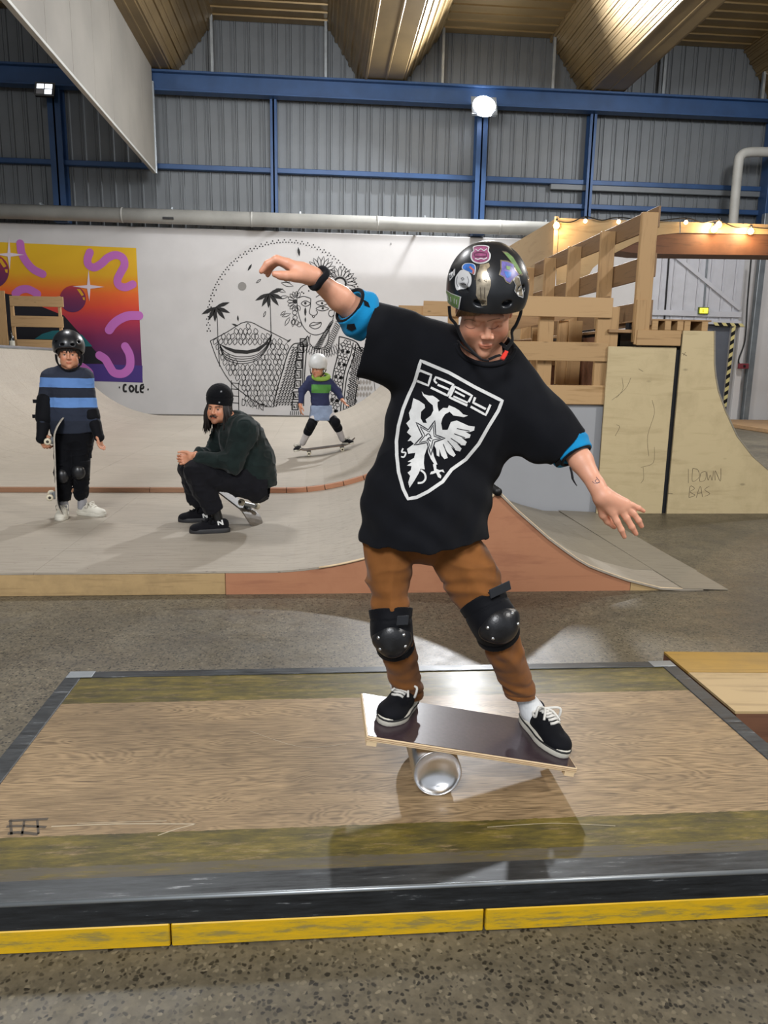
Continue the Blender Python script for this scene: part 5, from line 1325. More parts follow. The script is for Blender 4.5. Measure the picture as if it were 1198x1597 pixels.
# hair under the rim
M_blond = plain('dark blond hair', '8a6a4a', 0.5, 0, .3, 60)
bm = bmesh.new()
for k_ in range(46):
    u = 714+k_*1.75 if k_ < 23 else 716+random.random()*40; v0 = 481+abs(u-752)*-.02
    a = J(u, v0, 1.955+abs(u-752)*.0009); b_ = J(u-5-random.random()*5, v0+11+random.random()*6, 1.95+abs(u-752)*.0010)
    h0 = tb.ray_cast(CAM, ray(u, v0+2).normalized()); h1 = tb.ray_cast(CAM, ray(u-6, min(v0+12, 497)).normalized())
    if h0[0] and h1[0]: bm_tube(bm, catmull([h0[0]+h0[1]*.003, h0[0].lerp(h1[0], .5)+h0[1]*.005, h1[0]+h1[1]*.002], 3), [.0026, .0026, .0024, .0022, .002, .0014, .0008][:7], 5)
tag(from_bm('hair', bm, M_blond, kid, True), None)

# shirt
M_shirt = cloth('black cotton jersey', '15161a', 0.9, .10, 300, .1)
pts_ = [J(540, 460, 1.9), J(915, 880, 1.9), J(700, 460, 2.3)]
lo, hi = bounds(pts_, .05); lo[1] = 1.90; hi[1] = 2.36
S = Solid(lo, hi, 0.0042)
sq = ((0, 1, 0), .62)
S.cone(J(735, 600, 2.14), J(705, 660, 2.14), .165, .172, .04, squash=sq)
S.cone(J(705, 660, 2.14), J(664, 775, 2.14), .172, .162, .05, squash=sq); S.cone(J(660, 775, 2.14), J(649, 880, 2.14), .170, .182, .04, squash=((0, 1, 0), .80)); S.cone(J(672, 775, 2.14), J(670, 880, 2.14), .162, .176, .04, squash=((0, 1, 0), .80))
S.cone(J(750, 560, 2.145), J(640, 545, 2.135), .060, .078, .05); S.cone(J(760, 575, 2.145), J(815, 640, 2.135), .062, .085, .05)
S.cone(J(660, 548, 2.13), J(602, 530, 2.115), .086, .090, .045); S.cone(J(608, 530, 2.115), J(540, 505, 2.07), .088, .082, .02); S.cone(J(625, 570, 2.12), J(565, 556, 2.09), .06, .055, .05)
S.cone(J(800, 630, 2.13), J(850, 672, 2.11), .095, .076, .05); S.cone(J(845, 668, 2.11), J(910, 722, 2.08), .074, .062, .03)
S.cone(J(810, 650, 2.13), J(838, 700, 2.10), .06, .035, .04)
nrm = (J(557, 520, 2.1)-J(640, 540, 2.1)).normalized()
S.cut(J(574, 525, 2.09), (nrm+Vector((0, .12, .05))).normalized())
nr2 = (J(900, 712, 2.1)-J(830, 655, 2.12)).normalized(); S.cut_near(J(884, 699, 2.09), (nr2+Vector((0.02, -.25, -.05))).normalized(), .16)
# hollow sleeve mouths and hem
S.cone(J(600, 527, 2.11), J(545, 508, 2.06), .058, .070, .006, True); S.cone(J(855, 675, 2.10), J(915, 722, 2.06), .050, .054, .006, True)
hn = (J(653, 880, 2.14)-J(660, 770, 2.14)).normalized()
S.cut(J(656, 836, 2.14), (hn+Vector((.06, 0.06, 0))).normalized())
S.cone(J(660, 800, 2.14), J(652, 890, 2.14), .132, .142, .006, True, squash=((0, 1, 0), .70))
S.ell(J(757, 541, 2.09), (.078, .10, .042), None, .01, True)               # neckline
S.cone(J(757, 560, 2.13), J(757, 500, 2.1), .058, .066, .006, True)
def folds(P):
    x, y, z = P[:, 0], P[:, 1], P[:, 2]
    d = vnoise(P, 9)*.010+vnoise(P*np.array([1, 1, .45], np.float32), 20)*.005
    # diagonal drag lines from the armpits, gathered towards the low shoulder
    w = np.sin((x*.8+z*1.0)*62+vnoise(P, 7)*5)*.0028*np.clip((1.45-z)*2.2, 0, 1)
    w2 = np.sin((x*1.0-z*.5)*48+vnoise(P+3, 8)*5)*.0030*np.clip((1.15-z)*4, 0, 1)
    v = np.sin((x*.9+z*.35)*85+vnoise(P+5, 10)*4)*.002*np.clip((x-.55)*6, 0, 1)
    return d+w+w2+v+crease(P+7, 5, .006, (1, 1, .6))
S.disp(folds, .02)
shirt = S.mesh('shirt', M_shirt, kid); tag(shirt, 'black T-shirt with a white shield print'); ts = bvh(shirt)
# neck ribbing
cl = []
for k_ in range(33):
    t = PI*(0.03+.94*k_/32); u, v = 757-math.cos(t)*47, 533+math.sin(t)*33+(-math.cos(t))*4
    h_ = ts.ray_cast(CAM, ray(u, v+4).normalized())
    if h_[0] and h_[0].y < 2.3: cl.append(h_[0]+h_[1]*.001)
if len(cl) > 4: tube('collar', cl, .0055, M_shirt, shirt, 8)
M_print = plain('off-white screen print', 'd2d2d0', 0.75, 0, .08, 60)
def E2(u, v): return (560+u/4.992, 540+v/4.992)
def E_(*q): return [E2(*p) for p in q]
M_dk = flat('dark print ink', '24252b', .8)
decal('shield_print', [('c', E_((480, 112), (700, 205), (900, 318), (1115, 425), (1085, 500), (1010, 620), (930, 760), (830, 880), (720, 960), (650, 1055), (540, 1130), (450, 1175), (382, 1188), (345, 1110), (310, 980), (296, 850), (294, 740), (310, 620), (345, 490), (385, 390), (435, 270)), 5.2)], ts, M_print, shirt, .0016, 5)
K = 3.6   # word along the top of the shield: square letters
decal('word_print', [('s', E_((470, 185), (562, 222), (540, 305), (452, 268)), K), ('s', E_((470, 185), (466, 200)), K),
    ('s', E_((585, 268), (598, 240), (735, 300), (690, 385), (560, 322)), K), ('s', E_((612, 300), (700, 338)), K*.9), ('s', E_((585, 268), (606, 290)), K*.8),
    ('s', E_((842, 462), (705, 398), (745, 315), (878, 385), (852, 435)), K), ('s', E_((745, 352), (822, 392)), K*.8), ('s', E_((735, 390), (845, 440)), K*.8),
    ('s', E_((903, 398), (888, 440), (985, 490)), K), ('s', E_((1022, 455), (985, 535), (868, 470)), K)], ts, M_print, shirt, .0017, 4)
eagle = [
 ('f', E_((425, 405), (470, 425), (512, 455), (515, 480), (485, 510), (482, 560), (500, 595), (530, 598), (520, 570), (560, 540), (580, 500), (575, 460), (545, 435), (520, 405), (500, 385), (490, 352), (508, 375), (545, 385), (575, 385), (605, 405), (628, 425), (612, 435), (612, 470), (622, 510), (655, 480), (690, 482), (700, 460), (745, 478), (780, 500), (810, 530), (848, 540), (815, 552), (775, 545), (735, 540), (705, 510), (670, 530), (650, 560), (640, 600), (650, 650), (690, 650), (715, 590), (760, 578), (810, 600), (850, 618), (900, 625), (895, 655), (860, 668), (825, 665), (868, 688), (860, 712), (825, 718), (795, 708), (838, 745), (825, 772), (790, 768), (760, 752), (798, 795), (785, 818), (755, 810), (715, 780), (752, 845), (735, 862), (700, 840), (668, 800), (690, 870), (665, 880), (640, 850), (625, 800), (625, 860), (605, 850), (600, 800), (585, 770), (575, 820), (585, 860), (610, 920), (590, 925), (560, 880), (540, 830), (535, 780), (510, 850), (505, 910), (512, 960), (480, 955), (465, 990), (430, 1050), (395, 1102), (385, 1060), (400, 1010), (380, 985), (405, 965), (410, 935), (375, 930), (410, 905), (380, 900), (430, 870), (440, 830), (385, 838), (375, 800), (430, 760), (405, 735), (380, 740), (410, 700), (375, 670), (395, 640), (370, 600), (400, 570), (390, 520), (410, 480))),
 ('f', E_((575, 920), (600, 915), (602, 955), (625, 965), (655, 960), (665, 985), (640, 975), (622, 985), (640, 1010), (635, 1030), (615, 1020), (600, 985), (575, 995), (552, 998), (560, 978), (585, 970))),
 ('s', E_((480, 965), (510, 990), (518, 1030), (495, 1060), (458, 1065)), 3.0, 4), ('s', E_((345, 795), (335, 825), (365, 830), (352, 862), (330, 860)), 2.4, 4)]
decal('eagle_print', eagle, ts, M_print, shirt, .0016, 4)
st = []
for k_ in range(5):
    pass
decal('star_print', [('c', E_((592, 578), (598, 690), (670, 715), (590, 745), (560, 850), (530, 750), (430, 770), (495, 700), (445, 592), (540, 650)), 1.8), ('c', E_((580, 610), (585, 700), (640, 717), (575, 730), (560, 800), (538, 735), (470, 750), (515, 695), (475, 625), (548, 668)), 1.4),
    ('s', E_((520, 700), (540, 680), (560, 705), (540, 720), (560, 740)), 1.6, 3), ('s', E_((530, 730), (545, 712), (570, 720)), 1.4, 3)]+[('s', E_(*q), 1.3) for q in (((860, 660), (760, 640)), ((825, 712), (740, 680)), ((790, 765), (715, 715)), ((745, 800), (690, 735)), ((690, 850), (655, 760)))], ts, M_dk, shirt, .0021, 4)

def shoeframe(heel, toe, tilt=0.0):
    x = (toe-heel).normalized(); z = (bz-x*bz.dot(x)).normalized(); y = z.cross(x); M = Matrix((x, y, z)).transposed().to_4x4(); M.translation = heel; return M, (toe-heel).length
hL, tL = boardpt(653, 1098), boardpt(596, 1128); hR, tR = boardpt(818, 1128), boardpt(880, 1172)
# keep a shoe length of a child's foot and the drawn direction
def fit(h_, t_, L): d = (t_-h_).normalized(); c = (h_+t_)/2; return c-d*L/2, c+d*L/2
hL, tL = fit(boardpt(648, 1088), boardpt(590, 1137), .235); hR, tR = fit(boardpt(815, 1120), boardpt(880, 1184), .245)
M1, L1 = shoeframe(hL, tL); M2, L2 = shoeframe(hR, tR)

# trousers
ayL, ayR = (M1 @ Vector((.055, 0, .09))).y, (M2 @ Vector((.06, 0, .09))).y; print('ankle y', ayL, ayR)
M_pants = cloth('rust brown cotton twill', '7c4f29', 0.85, .14, 260, .25)
hipL, knL, anL = J(604, 835, 2.14), J(611, 975, 2.07), J(636, 1080, ayL)
hipR, knR, anR = J(704, 845, 2.15), J(767, 962, 2.05), J(813, 1082, ayR)
lo, hi = bounds([J(550, 790, 2.0), J(840, 1110, 2.0), J(600, 1110, 2.0), J(750, 790, 2.3)], .03); lo[1] = 1.93; hi[1] = 2.28
S = Solid(lo, hi, 0.0038)
S.cone(J(655, 790, 2.14), J(657, 815, 2.14), .135, .125, .02, squash=((0, 1, 0), .72))
S.chain([hipL+Vector((0, 0, .03)), hipL.lerp(knL, .45), knL], [.073, .064, .051], .008); S.chain([knL, knL.lerp(anL, .45), anL], [.050, .049, .049], .012)
S.chain([hipR+Vector((0, .01, .01)), hipR.lerp(knR, .5), knR], [.080, .078, .057], .008); S.chain([knR, knR.lerp(anR, .45), anR], [.054, .052, .050], .012)
S.cut_near(anL+(anL-knL).normalized()*.012, (anL-knL), .12); S.cut_near(anR+(anR-knR).normalized()*.012, (anR-knR), .12)
S.cone(anL.lerp(knL, .1), anL+(anL-knL).normalized()*.08, .034, .040, .005, True); S.cone(anR.lerp(knR, .1), anR+(anR-knR).normalized()*.08, .034, .040, .005, True)
kL, kR = np.array(knL), np.array(knR); aL, aR = np.array(anL), np.array(anR)
def pfolds(P):
    d = vnoise(P, 11)*.008+vnoise(P*np.array([1, 1, 1.8], np.float32), 24)*.004
    for kk, s_ in ((kL, 1), (kR, 1)):
        dz = P[:, 2]-kk[2]; near = (np.abs(P[:, 0]-kk[0]) < .14)
        d += near*np.clip(1-np.abs(dz-.085)/.06, 0, 1)*np.sin(dz*150+vnoise(P, 9)*7)*.0050
        d += near*np.clip(1-np.abs(dz+.12)/.08, 0, 1)*np.sin(P[:, 0]*90+dz*60+vnoise(P, 9)*6)*.0035
    for aa in (aL, aR):
        dz = P[:, 2]-aa[2]; near = (np.abs(P[:, 0]-aa[0]) < .12); d += near*np.clip(1-np.abs(dz-.04)/.045, 0, 1)*np.sin(dz*130+P[:, 0]*40+vnoise(P, 12)*6)*.0045
        d += near*np.where(np.abs(dz-.012) < .004, .0022, 0)
    th = np.clip((P[:, 2]-.60)*6, 0, 1); d += th*np.sin(P[:, 0]*70+P[:, 2]*55+vnoise(P, 6)*6)*.0032+np.clip((P[:, 2]-.44)*12, 0, 1)*(crease(P+2, 9, .006, (1, 1, 1.8))+crease(P+9, 13, .0035, (1.5, 1, .6)))
    return d
S.disp(pfolds, .018)
pants = S.mesh('trousers', M_pants, kid); tp = bvh(pants)
# socks
M_sock = cloth('white ribbed sock', 'd9dbdc', 0.9, .04, 300)
footL, footR = M1 @ Vector((.055, 0, 0)), M2 @ Vector((.055, 0, 0))
for nm, an, ft in (('sock', anL, footL), ('sock', anR, footR)):
    lo, hi = bounds([an, ft], .08); S = Solid(lo, hi, .0035); a = an.lerp(ft, -.3); b_ = ft+Vector((0, .0, .055))
    S.chain([a, b_], [.030, .034], .01); S.cone(b_, (M1 if ft is footL else M2) @ Vector((.11, 0, .03)), .034, .026, .02)
    S.disp(lambda P: np.sin(np.arctan2(P[:, 1]-b_.y, P[:, 0]-b_.x)*30)*.0006, .01); S.mesh(nm, M_sock, kid)
# shoes
M_canvas = cloth('black canvas', '15161a', 0.75, .1, 400, .05); M_rub = plain('off-white rubber', 'c9c5b8', 0.55, 0, .1, 18); M_lace = cloth('white lace', 'd4d2cb', 0.8, .05, 500)
M_foxing = flat('thin black stripe', '1b1b1c')
s1, P1 = shoe('shoe', M1, L1, M_canvas, M_rub, M_lace, kid, .003, .36, 6, M_foxing); s2, P2 = shoe('shoe', M2, L2, M_canvas, M_rub, M_lace, kid, .003, .36, 6, M_foxing)

# knee pads
M_neo = cloth('black neoprene', '121317', 0.7, .1, 200, .1); M_cap = plain('scuffed black plastic cap', '1c1d20', 0.33, 0, .35, 30, .15, .5); M_riv = plain('steel rivet', 'c4c6c8', 0.3, .9, .05)
def kneepad(kn, hip, an, wid, yaw, px_off):
    root = empty('knee_pad', kn); root.parent = kid; root.matrix_parent_inverse = parent_inv(kid)
    up_ = (hip-kn).normalized(); dn = (an-kn).normalized(); f = Vector((math.sin(yaw), -math.cos(yaw), 0))
    zz = (up_-dn).normalized(); f = (f-zz*f.dot(zz)).normalized(); x = (-f).cross(zz).normalized()
    F = Matrix((x, -f, zz)).transposed().to_4x4(); F.translation = kn
    lo, hi = bounds([kn+Vector((-.11, -.12, -.12)), kn+Vector((.11, .1, .12))], 0); S = Solid(lo, hi, .0033)
    S.cone(kn+up_*.075, kn-zz*.0, wid+.017, wid+.008, .02); S.cone(kn, kn+dn*.075, wid+.008, wid+.008, .02)
    S.cut(kn+up_*.064, up_+Vector((0, .15, 0))); S.cut(kn+dn*.072, dn)
    S.ell((0, -wid*.60, -.0), (wid*1.0, wid*.66, .068), F, .02)
    S.disp(lambda P: vnoise(P, 30)*.002+np.where(np.abs((P-np.array(kn+up_*.036))@np.array(up_)) < .003, .0022, 0)+np.where(np.abs((P-np.array(kn+dn*.048))@np.array(dn)) < .003, .0022, 0), .01)
    S.mesh('sleeve', M_neo, root)
    S = Solid(lo, hi, .003); S.ell((0, -wid*.90, -.008), (wid*.92, wid*.64, .055), F, .004); S.ell((0, -wid*.74, -.006), (wid*1.16, wid*.50, .040), F, .02)
    S.ell((0, -wid*.10, -.004), (wid*.86, wid*.62, .08), F, .006, True); S.disp(lambda P: vnoise(P, 40)*.0014, .01)
    cp = S.mesh('cap', M_cap, root); tc = bvh(cp)
    for q in (-1, 1):
        for dz in (.014, -.022):
            o = F @ Vector((q*wid*.74, -.2, dz)); h_ = tc.ray_cast(o, (F.to_3x3() @ Vector((0, 1, 0))))
            if h_[0]: lathe('rivet', [(0, .0030), (.0035, .0026), (.0052, .0008), (.0055, -.001)], M_riv, root, 12, frame(h_[0], h_[1]))
    return root, F
M_strapg = cloth('dark grey strap', '2c2e32', 0.6, .1, 300)
k1, F1 = kneepad(knL+Vector((0.0, 0, -.018)), hipL, anL, .050, -.10, 0); k2, F2 = kneepad(knR+Vector((0.002, 0, -.006)), hipR, anR, .058, .22, 0)
def strap_end(root, a, b_, w, name='strap'):
    beam(name, a, b_, .004, w, M_strapg, root, .0015, upv=(0, 0, 1))
strap_end(k1, J(619, 968, 1.988), J(637, 967, 2.0), .028); strap_end(k2, J(764, 927, 1.985), J(796, 912, 2.01), .028); strap_end(k2, J(792, 975, 1.99), J(806, 978, 2.04), .026)

# elbow pads
M_bpad = cloth('bright blue elbow pad', '1683b8', 0.7, .1, 240, .2); M_edge = cloth('black edge binding', '141519', 0.8)
def elbowpad(el, a, b_, r0, r1, L0, L1, back):
    root = empty('elbow_pad', el); root.parent = kid; root.matrix_parent_inverse = parent_inv(kid)
    ua = (a-el).normalized(); ub = (b_-el).normalized(); lo, hi = bounds([el+ua*L0, el+ub*L1, el], .085); S = Solid(lo, hi, .003)
    S.cone(el+ua*L0, el, r0, r0*1.04, .02); S.cone(el, el+ub*L1, r0*1.04, r1, .02); S.ell(el+back, (r0*.85, r0*.85, r0*.85), None, .02)
    S.cut(el+ub*L1, ub); S.cut(el+ua*L0, ua); S.cone(el, el+ub*(L1+.05), r1*.70, r1*.93, .004, True)
    S.disp(lambda P: vnoise(P, 26)*.005+np.sin((P@np.array(ub))*150+vnoise(P, 9)*4)*.0014, .012); o = S.mesh('sleeve', M_bpad, root)
    F = frame(el+ub*L1, ub); pts = [F @ Vector((math.cos(t)*r1*.98, math.sin(t)*r1*.98, 0)) for t in np.linspace(0, 2*PI, 25)[:-1]]
    tube('binding', pts, .0052, M_edge, root, 8, True); return root, bvh(o)
e1, t1 = elbowpad(elL_+Vector((0.008, 0, -.002)), shL_, wrL_, .056, .050, .03, .036, Vector((.004, .0, -.022)))
decal('pad_panel', [('f', E_2) for E_2 in [[(542, 505), (553, 504), (556, 512), (549, 516), (541, 512)], [(566, 467), (574, 472), (577, 480), (568, 476)]]], t1, M_edge, e1, .002, 3)
e2, t2 = elbowpad(elR_+Vector((-.006, 0, -.002)), shR_, wrR_, .050, .046, .035, .028, Vector((-.018, .0, -.018)))
decal('pad_panel', [('f', [(862, 712), (872, 704), (876, 722), (868, 728)])], t2, M_edge, e2, .002, 3)
tube('strap', catmull([J(890, 730, 2.03), J(892, 738, 2.02), J(894, 748, 2.02), J(900, 758, 2.02)], 4), [.0085]*8+[.006, .005, .004, .003, .002], M_edge, e2, 8, False, .3)
# bracelet
Fb = frame(J(497, 434, 1.998), (wrL_-elL_)); tube('wristband', [Fb @ Vector((math.cos(t)*.0265, math.sin(t)*.0265, .003*math.sin(3*t))) for t in np.linspace(0, 2*PI, 25)[:-1]], .009, M_edge, kid, 8, True)

# helmet with stickers
M_hel = plain('matte black helmet shell', '1c1e22', 0.34, 0, .2, 12, .02, .5, .15); M_web = cloth('black webbing', '141416', 0.8)
hr, hsh, hp = helmet(FH, 1.0, M_hel, kid, .0028, 'helmet', M_web, True, False, r=(.1045, .127, .119), c=(0, .010, .046), rim=.010)
th_ = bvh(hsh)
def H2(u, v): return (680+u/7.256, 360+v/7.256)
def H_(*q): return [H2(*p) for p in q]
M_sw = plain('white sticker', 'c8c8c8', 0.35, 0, .05, 40); M_pk = plain('pink sticker', '8f4d70', 0.4, 0, .35, 90); M_bl = plain('blue sticker', '3f6fb8', 0.35, 0, .4, 60); M_gn = plain('green sticker', '6d8a54', 0.4, 0, .25, 90)
M_silver = plain('holographic sticker', '9a8f7c', 0.25, .5, .35, 70); M_red = plain('red sticker ink', 'b86a60', 0.4, 0, .2, 60); M_pur = plain('violet sticker', '6a62a0', 0.35, 0, .4, 70); M_gry = flat('sticker grey ink', '77777b')
def sticker(nm, outline, border, fill, extra=(), lab=None, sm=4):
    o = decal(nm, [('f', H_(*outline), 1, sm)], th_, border, hr, .0012, 3)
    if lab: tag(o, lab)
    cx = sum(p[0] for p in outline)/len(outline); cy = sum(p[1] for p in outline)/len(outline)
    if fill is not None: decal('sticker_print', [('f', H_(*[(cx+(a-cx)*.86, cy+(b-cy)*.88) for a, b in outline]), 1, sm)], th_, fill, o, .0018, 3)
    for it, mm in extra: decal('sticker_print', it, th_, mm, o, .0024, 2.5)
sticker('sticker', [(425, 180), (520, 165), (600, 180), (598, 230), (620, 270), (610, 330), (560, 365), (490, 375), (425, 355), (395, 310), (400, 250), (425, 230)], M_sw, M_pk, [([('s', H_((445, 320), (480, 330), (510, 318), (545, 328), (580, 312)), 1.6), ('s', H_((450, 215), (480, 235), (510, 210), (545, 235), (580, 210)), 1.3)], M_sw), ([('c', H_((440, 260), (500, 250), (570, 262), (575, 295), (500, 300), (440, 295)), 1.2)], flat('dark pink ink', '4a2038'))], 'pink sticker with a white border')
sticker('sticker', [(300, 400), (330, 372), (390, 368), (440, 385), (455, 430), (440, 500), (400, 480), (330, 450), (298, 430)], M_sw, M_bl, [([('s', H_((385, 410), (430, 450), (425, 490)), 3)], M_red)], 'blue and red sticker')
sticker('sticker', [(290, 445), (345, 450), (395, 500), (405, 570), (385, 630), (330, 660), (280, 665), (240, 670), (220, 610), (225, 530), (255, 480)], M_sw, None, [([('c', H_((290, 540), (310, 530), (325, 545), (305, 560)), 1.2), ('c', H_((280, 590), (310, 600), (330, 590)), 1.1), ('s', H_((250, 520), (240, 580), (255, 640)), 1.0, 3), ('s', H_((360, 520), (375, 570), (355, 620)), 1.0, 3)], M_gry)], 'round white sticker with a grey drawing')
sticker('sticker', [(500, 385), (600, 365), (612, 405), (575, 440), (590, 500), (620, 560), (622, 620), (600, 690), (578, 750), (580, 840), (520, 855), (490, 790), (455, 730), (460, 650), (455, 560), (470, 480), (490, 430)], M_silver, None, [([('s', H_((500, 790), (570, 790)), 1.2), ('s', H_((505, 640), (510, 760)), 1.3), ('s', H_((555, 640), (548, 760)), 1.3), ('s', H_((480, 400), (465, 470), (445, 560)), 1.3, 3), ('c', H_((480, 560), (500, 550), (505, 575)), 1.2), ('c', H_((545, 560), (570, 550), (575, 580)), 1.2)], flat('sticker brown ink', '4d4338'))], 'shiny brown grey sticker', 0)
sticker('sticker', [(152, 490), (222, 428), (220, 500), (160, 568)], M_sw, None, [([('s', H_((165, 500), (168, 535)), 1.1), ('s', H_((180, 490), (180, 530), (165, 536)), 1.1), ('s', H_((195, 475), (190, 520), (208, 505)), 1.1)], M_dk)], 'small white lettered sticker', 0)
sticker('sticker', [(110, 660), (180, 705), (290, 745), (265, 888), (200, 860), (110, 800)], M_sw, M_gn, [([('s', H_((140, 730), (150, 780)), 1.1), ('s', H_((175, 745), (180, 800)), 1.1), ('s', H_((215, 765), (215, 820)), 1.1), ('s', H_((245, 775), (240, 830)), 1.1)], M_sw)], 'green lettered sticker', 0)
sticker('sticker', [(728, 332), (800, 340), (880, 370), (900, 440), (950, 500), (890, 540), (870, 560), (835, 605), (790, 580), (765, 530), (710, 500), (730, 430)], M_silver, M_pur, [([('f', H_((765, 460), (850, 470), (840, 520), (800, 540)))], M_bl), ([('f', H_((790, 400), (840, 410), (830, 450), (795, 440)))], M_gn)], 'shiny blue and violet sticker', 0)
sticker('sticker', [(745, 232), (800, 240), (870, 300), (930, 400), (985, 500), (960, 510), (890, 420), (820, 320)], M_silver, M_gn, (), 'long pale sticker', 0)
sticker('sticker', [(890, 510), (940, 520), (955, 590), (985, 680), (985, 760), (930, 740), (885, 680), (900, 620), (872, 560)], M_sw, M_silver, (), 'white and silver sticker', 0)
# straps: from the shell past the jaw to the buckle under the chin
def hp3(u, v, y): return J(680+u/7.256, 360+v/7.256, y)
tube('strap', catmull([hp3(150, 850, 2.03), hp3(165, 980, 2.03), hp3(225, 1060, 2.025), hp3(300, 1230, 2.01), hp3(400, 1350, 1.985), hp3(510, 1450, 1.955), hp3(600, 1470, 1.95)], 6), .0070, M_web, hr, 8, False, .35)
tube('strap', catmull([hp3(245, 1240, 2.03), hp3(290, 1300, 2.02), hp3(350, 1350, 2.0), hp3(470, 1430, 1.97)], 5), .004, M_web, hr, 8, False, .4)
tube('strap', catmull([hp3(600, 1455, 1.955), hp3(680, 1420, 1.965), hp3(730, 1405, 1.975)], 5), .0045, M_web, hr, 8, False, .35)
tube('strap', catmull([hp3(960, 860, 2.03), hp3(960, 930, 2.03), hp3(910, 1060, 2.025), hp3(860, 1140, 2.02), hp3(865, 1240, 2.01), hp3(815, 1320, 2.0), hp3(760, 1400, 1.99)], 6), .0072, M_web, hr, 8, False, .4)
tube('strap', catmull([hp3(725, 1265, 2.03), hp3(770, 1300, 2.02), hp3(800, 1330, 2.0)], 5), .006, M_web, hr, 8, False, .35)
M_buck = plain('red buckle plastic', 'd8382c', 0.4); bc = hp3(768, 1420, 1.975); bd = (hp3(800, 1350, 1.985)-hp3(740, 1450, 1.965)).normalized()
Mk = frame(bc, bd, (1, 0, 0)); tag(box('buckle', (-.006, -.004, -.012), (.006, .004, .012), M_buck, hr, .002, Mk), 'red buckle')
tag(box('buckle_tip', (-.005, -.003, .012), (.005, .003, .020), M_buck, hr, .001, Mk), 'red buckle tip')
# ================================================================ PEOPLE BEHIND
M_skin2 = skin_mat('warm skin', 'c98f70'); M_eye = plain('eye white', 'a8a29c', .25, 0, .02); M_iris = flat('iris brown', '2b1c14', .25)
def eyes(F, s, par, look=0.0):
    for q in (-1, 1):
        c = F @ Vector((q*.030*s, -.0755*s, -.001*s)); d = (F.to_3x3() @ Vector((look, -1, 0))).normalized(); M = frame(c, d); r = .0112*s
        e = lathe('eye', [(0, -r), (r*.7, -r*.7), (r, 0), (r*.72, r*.7), (r*.4, r*.92), (0, r)], M_eye, par, 14, M)
        lathe('iris', [(.0066*s, r*.80), (.0050*s, r*.96), (0, r*1.03)], M_iris, e, 12, M)
def hframe(c, yaw, pitch=0, roll=0):
    """head or body frame at c; yaw 0 faces the camera side (-y), positive turns the face to the picture's right"""
    R = Matrix.Rotation(yaw, 4, 'Z') @ Matrix.Rotation(pitch, 4, 'X') @ Matrix.Rotation(roll, 4, 'Y'); R.translation = c; return R
def skateboard(name, F, label, L=0.80, W=0.20, group=None, parent=None, grip='2a2a2c', under='8f877b'):
    """F: centre of the deck, x along it, z out of the grip side"""
    r = empty(name, F.translation, label, 'skateboard', group); P = lambda a, b, c: F @ Vector((a, b, c))
    prof = []
    for t in np.linspace(-1, 1, 25):
        x = t*L/2; a = abs(x)-L*.31; z = 0 if a < 0 else a*a*2.4+a*.12; prof.append((x, z))
    bm = bmesh.new(); rows = []
    for lay in (0.0, -.011):
        rr_ = []
        for x, z in prof:
            e = (abs(x)-(L/2-W/2))/(W/2); w = W/2*(math.sqrt(max(1-e*e, 0.0004)) if e > 0 else 1); rr_.append([bm.verts.new(P(x, w*q, z+lay+abs(q)**2*.004)) for q in (-1, -.5, 0, .5, 1)])
        rows.append(rr_)
    for i in range(len(prof)-1):
        for j in range(4):
            a, b = rows[0], rows[1]; bm.faces.new((a[i][j], a[i+1][j], a[i+1][j+1], a[i][j+1])); f = bm.faces.new((b[i][j+1], b[i+1][j+1], b[i+1][j], b[i][j])); f.material_index = 1
        for j, s_ in ((0, 1), (4, -1)):
            f = bm.faces.new((rows[1][i][j], rows[1][i+1][j], rows[0][i+1][j], rows[0][i][j])); f.material_index = 1
    for i in (0, len(prof)-1):
        for j in range(4): f = bm.faces.new((rows[0][i][j], rows[0][i][j+1], rows[1][i][j+1], rows[1][i][j])); f.material_index = 1
    bmesh.ops.recalc_face_normals(bm, faces=bm.faces)
    o = from_bm('deck', bm, None, r); o.data.materials.append(cloth('grip tape', grip, .95, .1)); o.data.materials.append(plain('scratched deck underside', under, .55, 0, .3, 25))
    M_wh = plain('cream wheel', 'cfc6ae', .45)
    for q in (-1, 1):
        cx = q*L*.27; t = box('truck', (cx-.028, -.022, -.030), (cx+.028, .022, -.0115), M_zinc, r, .004, F)
        tube('axle', [P(cx, -.105, -.048), P(cx, .105, -.048)], .006, M_zinc, t, 8); box('hanger', (cx-.014, -.065, -.058), (cx+.014, .065, -.030), M_zinc, t, .005, F)
        for s_ in (-1, 1):
            Mw = F @ Matrix.Translation((cx, s_*.090, -.048)) @ Matrix.Rotation(PI/2, 4, 'X')
            w = lathe('wheel', [(.008, -.016), (.021, -.017), (.026, -.011), (.026, .011), (.021, .017), (.008, .016), (.008, -.016)], M_wh, r, 18, Mw)
            lathe('bearing', [(0, -.0165), (.011, -.0168), (.011, .0168), (0, .0165)], flat('bearing', '3b3630'), w, 12, Mw)
    return r
def hang(P, amp=.006, f=10): return crease(P+1, f*.8, amp*1.6, (1, 1, .7))+crease(P+4, f*1.7, amp*.9, (1, 1, 1.5))+vnoise(P, f)*amp*2+vnoise(P*np.array([1, 1, .4], np.float32), f*2.2)*amp

